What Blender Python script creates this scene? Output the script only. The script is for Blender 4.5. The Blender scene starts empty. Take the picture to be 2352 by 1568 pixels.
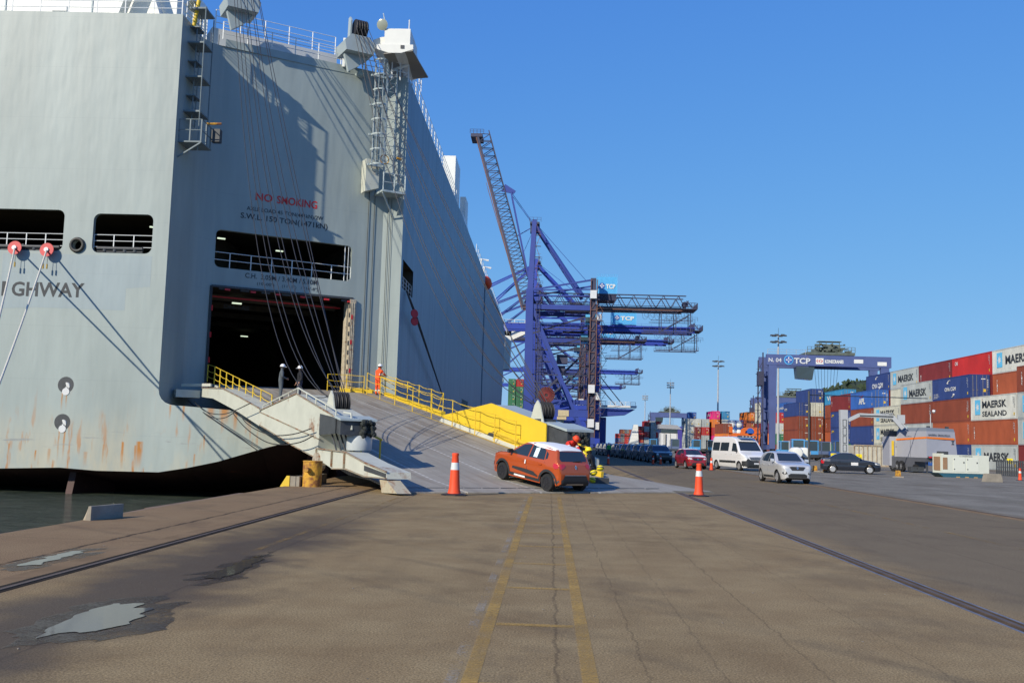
import bpy, bmesh, math, random
from mathutils import Vector as V, Matrix, noise
from mathutils.geometry import tessellate_polygon, delaunay_2d_cdt
from mathutils.bvhtree import BVHTree
random.seed(7)
S = bpy.context.scene
COL = S.collection
rad = math.radians
# ------------------------------------------------------------------ camera
CF = 2287.0                      # focal length in units of a 2352 px wide frame
def cvec(x, y): return V((x-1176.0, 784.0-y, -CF))
_y = cvec(1262, 1014).normalized(); _h = cvec(2262, 1044)
_z = _h.cross(_y); _z = (_z if _z.y > 0 else -_z).normalized(); _x = _y.cross(_z)
CM = Matrix((_x, _y, _z))
CPOS = V((0, 0, 1.70))
cd = bpy.data.cameras.new('camera'); cam = bpy.data.objects.new('camera', cd); COL.objects.link(cam)
cd.sensor_width = 36; cd.lens = CF/2352*36; cd.clip_start = .1; cd.clip_end = 12000
cam.matrix_world = Matrix.Translation(CPOS) @ CM.to_4x4()
S.camera = cam
def onp(x, y, p, n):
    d = CM @ cvec(x, y); n = V(n); return CPOS + d*((V(p)-CPOS).dot(n)/d.dot(n))
def aty(x, y, Y): return onp(x, y, (0, Y, 0), (0, 1, 0))
def atx(x, y, X): return onp(x, y, (X, 0, 0), (1, 0, 0))
def atz(x, y, z=0): return onp(x, y, (0, 0, z), (0, 0, 1))
# ------------------------------------------------------------------ sun and sky
SUN_EL, SUN_AZ = rad(28.5), rad(38)          # light travels towards +X +Y
w = bpy.data.worlds.new('World'); S.world = w; w.use_nodes = True
nt = w.node_tree; bg = nt.nodes['Background']
sk = nt.nodes.new('ShaderNodeTexSky'); sk.sky_type = 'NISHITA'; sk.sun_disc = False
sk.sun_elevation = SUN_EL; sk.sun_rotation = rad(180)+SUN_AZ
sk.air_density = 1.0; sk.dust_density = 0.0; sk.ozone_density = 4.0; sk.altitude = 0
def vm(op, a, b):
    n = nt.nodes.new('ShaderNodeVectorMath'); n.operation = op
    for i, v in enumerate((a, b)):
        if isinstance(v, tuple): n.inputs[i].default_value = v
        else: nt.links.new(v, n.inputs[i])
    return n.outputs[0]
SKS = .12      # soft shoulder on the physical sky, as the camera's own response gives
kk = (1.16*SKS, 1.99*SKS, 6.7*SKS)
nt.links.new(vm('DIVIDE', vm('MULTIPLY', sk.outputs[0], (.704, 1.58, 6.35)), vm('ADD', vm('MULTIPLY', sk.outputs[0], kk), (1., 1., 1.))), bg.inputs[0])
bg.inputs[1].default_value = 0.12
sd = bpy.data.lights.new('sun', 'SUN'); sd.energy = 5.0; sd.angle = rad(.5); sd.color = (1, .91, .76)
sun = bpy.data.objects.new('sun', sd); COL.objects.link(sun)
ld = V((math.sin(SUN_AZ)*math.cos(SUN_EL), math.cos(SUN_AZ)*math.cos(SUN_EL), -math.sin(SUN_EL)))
sun.rotation_euler = ld.to_track_quat('-Z', 'Y').to_euler()
S.view_settings.view_transform = 'Standard'; S.view_settings.look = 'None'
S.view_settings.exposure = 0.0; S.view_settings.gamma = 1
S.render.engine = 'CYCLES'; S.cycles.max_bounces = 6
# ------------------------------------------------------------------ helpers
def tag(o, label=None, cat=None, group=None, kind=None):
    if label: o['label'] = label
    if cat: o['category'] = cat
    if group: o['group'] = group
    if kind: o['kind'] = kind
    return o
def empty(name, loc=(0, 0, 0), rz=0.0, label=None, cat=None, group=None, rot=None):
    o = bpy.data.objects.new(name, None); COL.objects.link(o); o.location = loc
    o.rotation_euler = rot if rot else (0, 0, rz); o.empty_display_size = .3
    return tag(o, label, cat, group)
class MB:
    def __init__(s): s.v = []; s.f = []; s.m = []; s.cur = 0
    def mat(s, i): s.cur = i; return s
    def face(s, *pts):
        b = len(s.v); s.v += [tuple(p) for p in pts]; s.f.append(tuple(range(b, b+len(pts)))); s.m.append(s.cur)
    def raw(s, vs, fs):
        b = len(s.v); s.v += [tuple(p) for p in vs]
        for f in fs: s.f.append(tuple(b+i for i in f)); s.m.append(s.cur)
        return s
    def box(s, x0, x1, y0, y1, z0, z1):
        vs = [(x, y, z) for z in (z0, z1) for y in (y0, y1) for x in (x0, x1)]
        return s.raw(vs, [(0, 2, 3, 1), (4, 5, 7, 6), (0, 1, 5, 4), (2, 6, 7, 3), (0, 4, 6, 2), (1, 3, 7, 5)])
    def hexa(s, b, t):           # bottom quad, top quad (both ccw seen from above)
        return s.raw(list(b)+list(t), [(3, 2, 1, 0), (4, 5, 6, 7), (0, 1, 5, 4), (1, 2, 6, 5), (2, 3, 7, 6), (3, 0, 4, 7)])
    def bar(s, p, q, w, h=None, up=(0, 0, 1), w2=None, h2=None):
        p, q = V(p), V(q); h = h or w; d = (q-p)
        if d.length < 1e-6: return s
        d.normalize(); up = V(up)
        if abs(d.dot(up)) > .98: up = V((0, 1, 0)) if abs(d.y) < .9 else V((1, 0, 0))
        a = d.cross(up).normalized(); b = a.cross(d)
        w2 = w2 or w; h2 = h2 or h
        q1 = [p+a*sx*w/2+b*sy*h/2 for sx, sy in ((-1, -1), (1, -1), (1, 1), (-1, 1))]
        q2 = [q+a*sx*w2/2+b*sy*h2/2 for sx, sy in ((-1, -1), (1, -1), (1, 1), (-1, 1))]
        return s.raw(q1+q2, [(3, 2, 1, 0), (4, 5, 6, 7), (0, 1, 5, 4), (1, 2, 6, 5), (2, 3, 7, 6), (3, 0, 4, 7)])
    def tube(s, pts, r, seg=6, r2=None):
        pts = [V(p) for p in pts]; n = len(pts); rings = []; up = V((0, 0, 1))
        for i, p in enumerate(pts):
            d = (pts[min(i+1, n-1)]-pts[max(i-1, 0)])
            d = d.normalized() if d.length > 1e-9 else V((0, 0, 1))
            u_ = up if abs(d.dot(up)) < .95 else V((1, 0, 0))
            a = d.cross(u_).normalized(); b = a.cross(d)
            rr = r if r2 is None else r+(r2-r)*i/(n-1)
            rings.append([p+a*math.cos(t)*rr+b*math.sin(t)*rr for t in [2*math.pi*k/seg for k in range(seg)]])
        vs = [v for R_ in rings for v in R_]; fs = []
        for i in range(n-1):
            for k in range(seg):
                k2 = (k+1) % seg; fs.append((i*seg+k, i*seg+k2, (i+1)*seg+k2, (i+1)*seg+k))
        fs.append(tuple(range(seg-1, -1, -1))); fs.append(tuple((n-1)*seg+k for k in range(seg)))
        return s.raw(vs, fs)
    def lathe(s, prof, c=(0, 0, 0), ax=(0, 0, 1), seg=16):
        ax = V(ax).normalized(); t = V((1, 0, 0)) if abs(ax.x) < .9 else V((0, 1, 0))
        a = ax.cross(t).normalized(); b = ax.cross(a); c = V(c); vs = []; fs = []
        for r, z in prof:
            for k in range(seg):
                th = 2*math.pi*k/seg; vs.append(c+ax*z+(a*math.cos(th)+b*math.sin(th))*r)
        for i in range(len(prof)-1):
            for k in range(seg):
                k2 = (k+1) % seg; fs.append((i*seg+k, i*seg+k2, (i+1)*seg+k2, (i+1)*seg+k))
        if prof[0][0] > 1e-4: fs.append(tuple(range(seg-1, -1, -1)))
        if prof[-1][0] > 1e-4: fs.append(tuple((len(prof)-1)*seg+k for k in range(seg)))
        return s.raw(vs, fs)
    def prism(s, poly, o, ax, ay, t):       # poly in the (ax, ay) plane at o, extruded by vector t
        o, ax, ay, t = V(o), V(ax), V(ay), V(t)
        P = [o+ax*a+ay*b for a, b in poly]; n = len(P)
        tri = tessellate_polygon([[V((a, b, 0)) for a, b in poly]])
        nrm = sum((poly[i][0]*poly[(i+1) % n][1]-poly[(i+1) % n][0]*poly[i][1]) for i in range(n))
        vs = P+[p+t for p in P]; fs = []
        for a, b, c in tri: fs.append((a, b, c)); fs.append((c+n, b+n, a+n))
        for i in range(n): j = (i+1) % n; fs.append((i, j, j+n, i+n))
        return s.raw(vs, fs)
    def plate(s, outer, holes, o, ax, ay):
        o, ax, ay = V(o), V(ax), V(ay); rings = [outer]+holes
        flat = [p for r_ in rings for p in r_]
        tri = tessellate_polygon([[V((a, b, 0)) for a, b in r_] for r_ in rings])
        return s.raw([o+ax*a+ay*b for a, b in flat], [tuple(t) for t in tri])
    def build(s, name, mats, parent=None, smooth=None, recalc=True, loc=None):
        me = bpy.data.meshes.new(name); me.from_pydata(s.v, [], s.f)
        if not isinstance(mats, (list, tuple)): mats = [mats]
        for m_ in mats: me.materials.append(m_)
        for p, mi in zip(me.polygons, s.m): p.material_index = mi
        if recalc or smooth:
            bm = bmesh.new(); bm.from_mesh(me)
            bmesh.ops.remove_doubles(bm, verts=bm.verts, dist=.0004)
            if recalc: bmesh.ops.recalc_face_normals(bm, faces=bm.faces)
            bm.to_mesh(me); bm.free()
        if smooth:
            me.shade_smooth(); me.set_sharp_from_angle(angle=rad(smooth))
        o = bpy.data.objects.new(name, me); COL.objects.link(o)
        if parent: o.parent = parent
        if loc: o.location = loc
        return o
def rrect(x0, x1, z0, z1, r, n=5):
    out = []
    for cx, cz, a0 in ((x1-r, z0+r, -90), (x1-r, z1-r, 0), (x0+r, z1-r, 90), (x0+r, z0+r, 180)):
        for k in range(n+1):
            a = rad(a0+90*k/n); out.append((cx+r*math.cos(a), cz+r*math.sin(a)))
    return out
def copy_tree(o, parent=None, nolink=()):
    c = o.copy(); COL.objects.link(c)
    if parent: c.parent = parent
    for ch in list(o.children): copy_tree(ch, c)
    return c
_tx = {}
def text_mesh(s_, bold=.0):
    k = (s_, bold)
    if k not in _tx:
        cu = bpy.data.curves.new('lettering', 'FONT'); cu.body = s_; cu.offset = bold; cu.resolution_u = 3
        ob = bpy.data.objects.new('lettering', cu); COL.objects.link(ob)
        bpy.context.view_layer.update()
        me = bpy.data.meshes.new_from_object(ob.evaluated_get(bpy.context.evaluated_depsgraph_get()))
        bpy.data.objects.remove(ob); bpy.data.curves.remove(cu)
        vs = [(v.co.x, v.co.y) for v in me.vertices]; fs = [tuple(p.vertices) for p in me.polygons]
        x0 = min(v[0] for v in vs); x1 = max(v[0] for v in vs); y0 = min(v[1] for v in vs); y1 = max(v[1] for v in vs)
        _tx[k] = ([((x-x0)/(x1-x0), (y-y0)/(y1-y0)) for x, y in vs], fs); bpy.data.meshes.remove(me)
    return _tx[k]
def letter(mb, s_, o, ax, ay, w_, h_, off=.015, bold=.0):
    vs, fs = text_mesh(s_, bold); o, ax, ay = V(o), V(ax).normalized(), V(ay).normalized(); nn = ax.cross(ay)
    mb.raw([o+ax*x*w_+ay*y*h_+nn*off for x, y in vs], fs); return mb
# ------------------------------------------------------------------ materials
def mat(name, col, rough=.6, metal=0., spec=.4, var=.0, vscale=1.5, stretch=(1, 1, 1), bump=0., bscale=20, coat=0., emit=None, rust=0., rscale=1.2, coord='Object', bdist=.02):
    m = bpy.data.materials.new(name); m.use_nodes = True; N = m.node_tree.nodes; L = m.node_tree.links
    b = N['Principled BSDF']; b.inputs['Base Color'].default_value = (*col, 1); b.inputs['Roughness'].default_value = rough
    b.inputs['Metallic'].default_value = metal; b.inputs['Specular IOR Level'].default_value = spec
    if coat: b.inputs['Coat Weight'].default_value = coat; b.inputs['Coat Roughness'].default_value = .06
    if emit: b.inputs['Emission Color'].default_value = (*emit[0], 1); b.inputs['Emission Strength'].default_value = emit[1]
    if var or bump or rust:
        if coord == 'Object':
            tc = N.new('ShaderNodeTexCoord'); src = tc.outputs['Object']
        else:
            g_ = N.new('ShaderNodeNewGeometry'); src = g_.outputs['Position']
        mp = N.new('ShaderNodeMapping'); mp.inputs['Scale'].default_value = stretch; L.new(src, mp.inputs[0])
        cur = None
        if var:
            n1 = N.new('ShaderNodeTexNoise'); n1.inputs['Scale'].default_value = vscale; n1.inputs['Detail'].default_value = 6; n1.inputs['Roughness'].default_value = .65
            L.new(mp.outputs[0], n1.inputs[0])
            mr = N.new('ShaderNodeMapRange'); mr.inputs[1].default_value = .25; mr.inputs[2].default_value = .75
            mr.inputs[3].default_value = 1-var; mr.inputs[4].default_value = 1+var; L.new(n1.outputs[0], mr.inputs[0])
            mx = N.new('ShaderNodeMix'); mx.data_type = 'RGBA'; mx.blend_type = 'MULTIPLY'; mx.inputs[0].default_value = 1
            mx.inputs[6].default_value = (*col, 1); L.new(mr.outputs[0], mx.inputs[7]); cur = mx.outputs[2]
        if rust:
            n2 = N.new('ShaderNodeTexNoise'); n2.inputs['Scale'].default_value = rscale; n2.inputs['Detail'].default_value = 8; n2.inputs['Roughness'].default_value = .7
            L.new(mp.outputs[0], n2.inputs[0])
            cr = N.new('ShaderNodeMapRange'); cr.inputs[1].default_value = .72-rust*.35; cr.inputs[2].default_value = .80-rust*.25; L.new(n2.outputs[0], cr.inputs[0])
            mx2 = N.new('ShaderNodeMix'); mx2.data_type = 'RGBA'; L.new(cr.outputs[0], mx2.inputs[0])
            if cur: L.new(cur, mx2.inputs[6])
            else: mx2.inputs[6].default_value = (*col, 1)
            mx2.inputs[7].default_value = (.22, .085, .03, 1); cur = mx2.outputs[2]
        if cur: L.new(cur, b.inputs['Base Color'])
        if bump:
            n3 = N.new('ShaderNodeTexNoise'); n3.inputs['Scale'].default_value = bscale; n3.inputs['Detail'].default_value = 5
            L.new(mp.outputs[0], n3.inputs[0]); bp = N.new('ShaderNodeBump'); bp.inputs['Strength'].default_value = bump; bp.inputs['Distance'].default_value = bdist
            L.new(n3.outputs[0], bp.inputs['Height']); L.new(bp.outputs[0], b.inputs['Normal'])
    return m
class G:      # tiny node-graph helper
    def __init__(s, m): s.t = m.node_tree; s.N = s.t.nodes; s.L = s.t.links
    def put(s, sock, v):
        if isinstance(v, (int, float)): sock.default_value = v
        elif isinstance(v, tuple): sock.default_value = (*v, 1) if len(v) == 3 and len(sock.default_value) == 4 else v
        else: s.L.new(v, sock)
    def math(s, op, a, b=0., c=None):
        n = s.N.new('ShaderNodeMath'); n.operation = op; s.put(n.inputs[0], a); s.put(n.inputs[1], b)
        if c is not None: s.put(n.inputs[2], c)
        return n.outputs[0]
    def noise(s, vec, scale, det=5, rough=.6, stretch=None):
        if stretch:
            mp = s.N.new('ShaderNodeMapping'); mp.inputs['Scale'].default_value = stretch; s.L.new(vec, mp.inputs[0]); vec = mp.outputs[0]
        n = s.N.new('ShaderNodeTexNoise'); n.inputs['Scale'].default_value = scale; n.inputs['Detail'].default_value = det; n.inputs['Roughness'].default_value = rough
        s.L.new(vec, n.inputs[0]); return n.outputs[0]
    def ramp(s, v, a, b, lo=0., hi=1.):
        n = s.N.new('ShaderNodeMapRange'); s.put(n.inputs[0], v)
        for i, x in zip((1, 2, 3, 4), (a, b, lo, hi)): n.inputs[i].default_value = x
        return n.outputs[0]
    def mix(s, f, a, b, mode='MIX'):
        n = s.N.new('ShaderNodeMix'); n.data_type = 'RGBA'; n.blend_type = mode; s.put(n.inputs[0], f); s.put(n.inputs[6], a); s.put(n.inputs[7], b); return n.outputs[2]
    def pos(s):
        g = s.N.new('ShaderNodeNewGeometry'); x = s.N.new('ShaderNodeSeparateXYZ'); s.L.new(g.outputs['Position'], x.inputs[0]); return g.outputs['Position'], x.outputs
    def bump(s, h, st, dist):
        b = s.N.new('ShaderNodeBump'); b.inputs['Strength'].default_value = st; b.inputs['Distance'].default_value = dist; s.put(b.inputs['Height'], h); return b.outputs[0]
def hull_mat(name, base, rustband=True):
    m = mat(name, base, .45, spec=.35 if rustband else .3); g = G(m); b = g.N['Principled BSDF']; P, (x, y, z) = g.pos()
    c = g.mix(1., base, g.ramp(g.noise(P, .35, 4, .6, (1, 1, .25)), .3, .7, .90, 1.08), 'MULTIPLY')
    c = g.mix(1., c, g.ramp(g.noise(P, 1.6, 6, .7, (1, 1, .12)), .3, .75, .93, 1.05), 'MULTIPLY')
    seam = g.math('LESS_THAN', g.math('ABSOLUTE', g.math('SUBTRACT', g.math('FRACT', g.math('DIVIDE', z, 2.75)), .5)), .004)
    c = g.mix(g.math('MULTIPLY', seam, .25), c, (.2, .24, .24))
    if rustband:
        low = g.ramp(z, 3.2, -.6)
        lo2 = g.math('MULTIPLY', low, g.ramp(g.noise(P, .55, 6, .65, (1, 1, .35)), .45, .62))
        c = g.mix(g.math('MULTIPLY', lo2, .55), c, (.52, .45, .30))
        st = g.math('MULTIPLY', g.ramp(z, 4.0, 0.), g.ramp(g.noise(P, 2.6, 4, .55, (1, 1, .13)), .565, .64))
        st = g.math('MULTIPLY', st, g.ramp(g.noise(P, .9, 3, .5, (1, 1, .6)), .42, .52))
        c = g.mix(g.math('MULTIPLY', st, .85), c, (.40, .17, .045))
        wobx = g.math('ADD', x, g.math('MULTIPLY', g.math('SUBTRACT', g.noise(P, 3., 4, .7, (1, 1, .3)), .5), .12))
        for cx, wd, zt_, zb_, st_ in ((-24.92, .06, 3.45, 2.5, .8), (-24.70, .05, 3.45, 2.6, .7), (-24.95, .05, 1.5, -.1, .8), (-24.66, .06, 1.5, 0, .8), (-21.62, .09, 1.05, -.35, 1.), (-20.75, .20, 1.1, -.35, 1.), (-20.95, .08, .9, -.4, .8), (-22.6, .05, .9, -.2, .6), (-26.1, .06, .5, -.1, .9), (-27.5, .05, .8, .2, .8), (-28.3, .07, .7, -.2, .7), (-23.5, .12, .5, -.3, .5), (-25.4, .10, .6, -.3, .5),
                                      (-17.9, .06, .55, -.25, .7), (-17.45, .05, 1.5, .6, .8), (-19.3, .06, 3.0, 2.2, .7), (-18.6, .08, 2.95, 2.1, .8), (-17.2, .25, 2.95, 2.2, .7), (-16.5, .3, 2.9, 2.0, .9), (-15.9, .12, 2.9, 1.7, .9), (-15.2, .3, 2.85, 2.0, .8), (-14.4, .15, 2.8, 1.5, .9), (-13.6, .12, 2.7, 1.7, .8), (-13.0, .2, 2.6, 1.9, .9)):
            k = g.ramp(g.math('ABSOLUTE', g.math('SUBTRACT', wobx, cx)), wd, wd*.35)
            k = g.math('MULTIPLY', k, g.math('MULTIPLY', g.ramp(z, zt_+.02, zt_-.03), g.ramp(z, zb_, zb_+(zt_-zb_)*.7)))
            k = g.math('MULTIPLY', k, g.ramp(g.noise(P, 7, 5, .7, (1, 1, .2)), .18, .48))
            c = g.mix(g.math('MULTIPLY', k, st_), c, (.40, .17, .035))
        c = g.mix(g.math('MULTIPLY', g.ramp(z, 1.9, 1.2), g.math('MULTIPLY', g.ramp(z, .2, 1.0), g.ramp(g.noise(P, 1.1, 5, .7, (.35, .35, 3.5)), .60, .66))), c, (.26, .28, .27))
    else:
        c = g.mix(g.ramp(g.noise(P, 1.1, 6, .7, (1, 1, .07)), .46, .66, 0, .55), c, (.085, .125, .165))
    g.put(b.inputs['Base Color'], c)
    h = g.math('ADD', g.noise(P, .9, 2, .5, (1.3, 1.3, .28)), g.math('MULTIPLY', g.noise(P, 1.1, 1, .5, (1, 1, .6)), .4))
    g.put(b.inputs['Normal'], g.bump(h, .55, .055))
    return m
M = {}
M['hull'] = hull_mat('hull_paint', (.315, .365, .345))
M['hullside'] = hull_mat('hull_side_shade_paint', (.165, .23, .29), False)  # same hull paint, made darker and bluer: the side's shade is in the colour
M['boot'] = mat('boot_topping_paint', (.055, .020, .017), .6, var=.3, vscale=.6, rust=.3)
M['white'] = mat('ship_white_paint', (.72, .72, .66), .45, var=.07, vscale=.8, rust=.06)
M['rail'] = mat('white_rail_paint', (.66, .68, .66), .5)
M['grey'] = mat('grey_deck_paint', (.36, .42, .42), .5, var=.1, vscale=1.2, rust=.14)
M['ladder'] = mat('ladder_shade_paint', (.17, .21, .22), .6, var=.2, vscale=3)  # darkened hull colour, wall shadow painted into the ladder and platform
M['lgrey'] = mat('light_grey_plate', (.50, .51, .43), .5, var=.12, vscale=1.2, rust=.36, rscale=.9, bump=.2, bscale=2)
M['black'] = mat('black_rubber', (.02, .02, .022), .6)
M['dark'] = mat('dark_steel', (.05, .055, .06), .5, var=.3, vscale=4)
M['netting'] = mat('black_netting', (.03, .035, .032), .85, var=.6, vscale=14, bump=1, bscale=30)
M['cable'] = mat('greased_cable', (.022, .02, .02), .5, spec=.5)
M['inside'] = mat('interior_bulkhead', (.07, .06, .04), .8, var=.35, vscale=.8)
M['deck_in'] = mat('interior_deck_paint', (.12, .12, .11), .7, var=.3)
M['lamp'] = mat('lit_lamp', (.8, .9, .8), .5, emit=((.85, 1, .75), .9))
M['glass_lamp'] = mat('lamp_glass', (.30, .32, .25), .2, spec=.6)
M['red'] = mat('red_paint', (.52, .025, .03), .5, var=.15)
M['txtred'] = mat('red_lettering', (.60, .03, .03), .6)
M['txtdark'] = mat('dark_lettering', (.035, .04, .045), .6)
M['yellow'] = mat('yellow_paint', (.66, .45, .03), .5, var=.1, vscale=2, rust=.06)
M['yrust'] = mat('rusty_yellow_paint', (.56, .30, .03), .75, var=.35, vscale=4, rust=.82, rscale=3, bump=.4, bscale=12)
M['rope'] = mat('white_rope', (.55, .53, .46), .9, bump=1., bscale=26)
M['brass'] = mat('brass', (.45, .3, .06), .4)
M['orange'] = mat('orange_plastic', (.78, .075, .02), .6, var=.08)
M['hivis'] = mat('orange_overall', (.80, .09, .02), .85, var=.15, vscale=10)
M['silver'] = mat('reflective_tape', (.6, .62, .6), .4)
M['skin'] = mat('skin', (.42, .22, .14), .6)
M['hair'] = mat('dark_hair', (.02, .015, .012), .8)
M['greycloth'] = mat('grey_overall', (.085, .10, .11), .85, var=.25, vscale=10)
M['blackcloth'] = mat('black_jacket', (.012, .013, .017), .8, var=.2)
M['navycloth'] = mat('navy_trousers', (.03, .035, .06), .8)
M['redcloth'] = mat('red_overall', (.62, .03, .02), .85, var=.2, vscale=9)
M['greencloth'] = mat('green_vest', (.05, .45, .08), .8)
M['helmet'] = mat('white_helmet', (.8, .8, .8), .3)
M['yhelmet'] = mat('yellow_helmet', (.8, .66, .02), .35)
M['concrete'] = mat('concrete', (.27, .24, .19), .9, var=.25, vscale=2, bump=.5, bscale=30)
M['cblue'] = mat('crane_blue_paint', (.030, .055, .25), .5, var=.12, vscale=.3, rust=.05, rscale=.3)
M['cblue2'] = mat('crane_bright_blue', (.025, .055, .34), .5, var=.1, vscale=.3)
M['cdark'] = mat('crane_dark_steel', (.045, .048, .085), .6, var=.3, vscale=.5)
M['cbrown'] = mat('weathered_crane_steel', (.15, .075, .055), .7, var=.3, vscale=.5)
M['cyan'] = mat('light_blue_paint', (.10, .42, .72), .5, var=.08)
M['logo'] = mat('logo_navy', (.03, .10, .38), .5)
M['offwhite'] = mat('off_white', (.62, .63, .62), .5, var=.08)
M['galv'] = mat('galvanised_steel', (.42, .43, .43), .45, metal=.2, var=.12, vscale=2)
def carpaint(name, col, met=.25): return mat(name, col, .32, metal=met, spec=.5, coat=.9)
M['glass'] = mat('vehicle_glass', (.022, .030, .034), .03, spec=.9)
M['glass2'] = mat('cab_glass', (.05, .075, .085), .08, spec=.8)
M['tyre'] = mat('tyre_rubber', (.018, .018, .019), .85)
M['alloy'] = mat('alloy_rim', (.5, .5, .5), .35, metal=.6)
M['brim'] = mat('black_rim', (.02, .02, .022), .25, spec=.6)
M['clad'] = mat('black_plastic', (.028, .030, .032), .6)
M['chrome'] = mat('chrome', (.7, .7, .7), .15, metal=.9)
M['hlamp'] = mat('headlight_lens', (.55, .57, .58), .12, spec=.8)
M['tlamp'] = mat('tail_light_lens', (.50, .01, .015), .15, spec=.8, coat=.6)
M['plate'] = mat('number_plate', (.6, .6, .6), .5)
M['paper'] = mat('white_film', (.80, .80, .78), .55, bump=.4, bscale=5)
# ------------------------------------------------------------------ ground, quay, water
def ground_mat():
    m = mat('apron_surface', (.2, .17, .13), .92, spec=.12); g = G(m); b = g.N['Principled BSDF']; P, (x, y, z) = g.pos()
    big = g.noise(P, .16, 5, .6); mid = g.noise(P, .9, 6, .65); fine = g.noise(P, 55, 3, .7); fin2 = g.noise(P, 130, 2, .6)
    c = g.mix(g.ramp(big, .35, .65), (.258, .180, .088), (.196, .136, .066))
    c = g.mix(g.ramp(mid, .35, .68), c, (.300, .222, .112))
    grey = g.ramp(g.math('ADD', x, g.math('MULTIPLY', g.math('SUBTRACT', mid, .5), 1.6)), 4.5, 5.6)
    c = g.mix(g.math('MULTIPLY', grey, .8), c, (.150, .120, .078))
    yard = g.ramp(g.math('ADD', x, g.math('MULTIPLY', g.math('SUBTRACT', mid, .5), 1.2)), 12.9, 13.5)
    c = g.mix(g.math('MULTIPLY', yard, .85), c, g.mix(g.ramp(g.noise(P, .5, 6, .7, (1, .35, 1)), .4, .7), (.17, .158, .125), (.28, .262, .215)))
    # edge strip beside the water rail, redder
    edge = g.ramp(x, -5.3, -5.9)
    c = g.mix(g.math('MULTIPLY', edge, .6), c, (.225, .142, .080))
    # damp dirt beside the rail
    wet = g.math('MULTIPLY', g.ramp(g.math('ADD', g.math('ABSOLUTE', g.math('ADD', x, 4.35)), g.math('MULTIPLY', g.math('SUBTRACT', g.noise(P, .8, 5), .5), 2.2)), 1.25, .35), g.ramp(y, 26, 17))
    c = g.mix(g.math('MULTIPLY', wet, .85), c, (.060, .043, .030))
    c = g.mix(g.math('MULTIPLY', g.ramp(g.noise(P, .33, 7, .72, (1, .7, 1)), .52, .60), .30), c, (.095, .070, .046))
    # aggregate speckle
    c = g.mix(1., c, g.ramp(fine, .3, .7, .38, 1.62), 'MULTIPLY')
    c = g.mix(g.math('MULTIPLY', g.ramp(fin2, .62, .68), .45), c, (.46, .42, .34))
    # tyre marks sweeping across
    for (cx, cy, R_, w_, st_) in ((-30, -14, 38.0, .10, .5), (-30, -14, 39.7, .10, .45), (-48, -20, 56.5, .12, .42), (-48, -20, 58.2, .12, .38), (60, -30, 64, .12, .4), (60, -30, 65.6, .12, .4), (45, 90, 74, .14, .35), (-34, 2, 41.2, .08, .4)):
        d = g.math('SQRT', g.math('ADD', g.math('POWER', g.math('SUBTRACT', x, cx), 2.), g.math('POWER', g.math('SUBTRACT', y, cy), 2.)))
        k = g.ramp(g.math('ABSOLUTE', g.math('SUBTRACT', d, R_)), w_*1.6, w_*.6)
        k = g.math('MULTIPLY', k, g.math('MULTIPLY', g.ramp(g.noise(P, .5, 4, .7), .38, .58), g.ramp(g.noise(P, 14, 3, .7), .25, .5)))
        c = g.mix(g.math('MULTIPLY', k, st_*.55), c, (.06, .048, .038))
    # streaks along the traffic direction
    c = g.mix(g.ramp(g.noise(P, 1.1, 5, .6, (2.4, .12, 1)), .50, .75, 0, .15), c, (.07, .052, .036))
    c = g.mix(g.ramp(g.noise(P, .45, 5, .7, (.4, 2.2, 1)), .60, .76, 0, .12), c, (.08, .062, .045))
    # joints and cracks
    wob = g.math('MULTIPLY', g.math('SUBTRACT', g.noise(P, 1.4, 6, .75), .5), .22)
    for jx, jw, st_ in ((.1, .012, .42), (2.15, .008, .38), (.78, .007, .35), (1.35, .006, .3), (-3.95, .015, .5), (-6.7, .03, .9), (3.1, .006, .3), (7.0, .012, .4)):
        k = g.ramp(g.math('ABSOLUTE', g.math('SUBTRACT', g.math('ADD', x, wob), jx)), jw*1.7, jw*.6)
        k = g.math('MULTIPLY', k, g.ramp(g.noise(P, 2.5, 5, .7), .30, .46))
        c = g.mix(g.math('MULTIPLY', k, st_), c, (.04, .028, .02))
    # transverse slab joints on the edge strip
    k = g.math('LESS_THAN', g.math('ABSOLUTE', g.math('SUBTRACT', g.math('FRACT', g.math('DIVIDE', g.math('ADD', y, wob), 6.1)), .5)), .002)
    c = g.mix(g.math('MULTIPLY', g.math('MULTIPLY', k, edge), .6), c, (.05, .035, .025))
    g.put(b.inputs['Base Color'], c)
    g.put(b.inputs['Roughness'], g.math('SUBTRACT', .9, g.math('MULTIPLY', wet, .35)))
    g.put(b.inputs['Normal'], g.bump(g.math('ADD', g.math('MULTIPLY', fine, .5), mid), .55, .012))
    return m
GX = -8.6
gm = ground_mat()
m_ = MB()
ys = [-30, 10, 30, 60, 120, 240, 500, 1100, 2600]; xs_ = [GX, 0, 13, 60, 150, 400, 1600]
for i in range(len(ys)-1):
    for j in range(len(xs_)-1):
        m_.face((xs_[j], ys[i], 0), (xs_[j+1], ys[i], 0), (xs_[j+1], ys[i+1], 0), (xs_[j], ys[i+1], 0))
tag(m_.build('ground', gm), kind='structure')
# quay wall
m_ = MB(); m_.box(GX, GX+1.2, -30, 1100, -6, -.006); tag(m_.build('quay_wall', M['concrete']), kind='structure')
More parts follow.
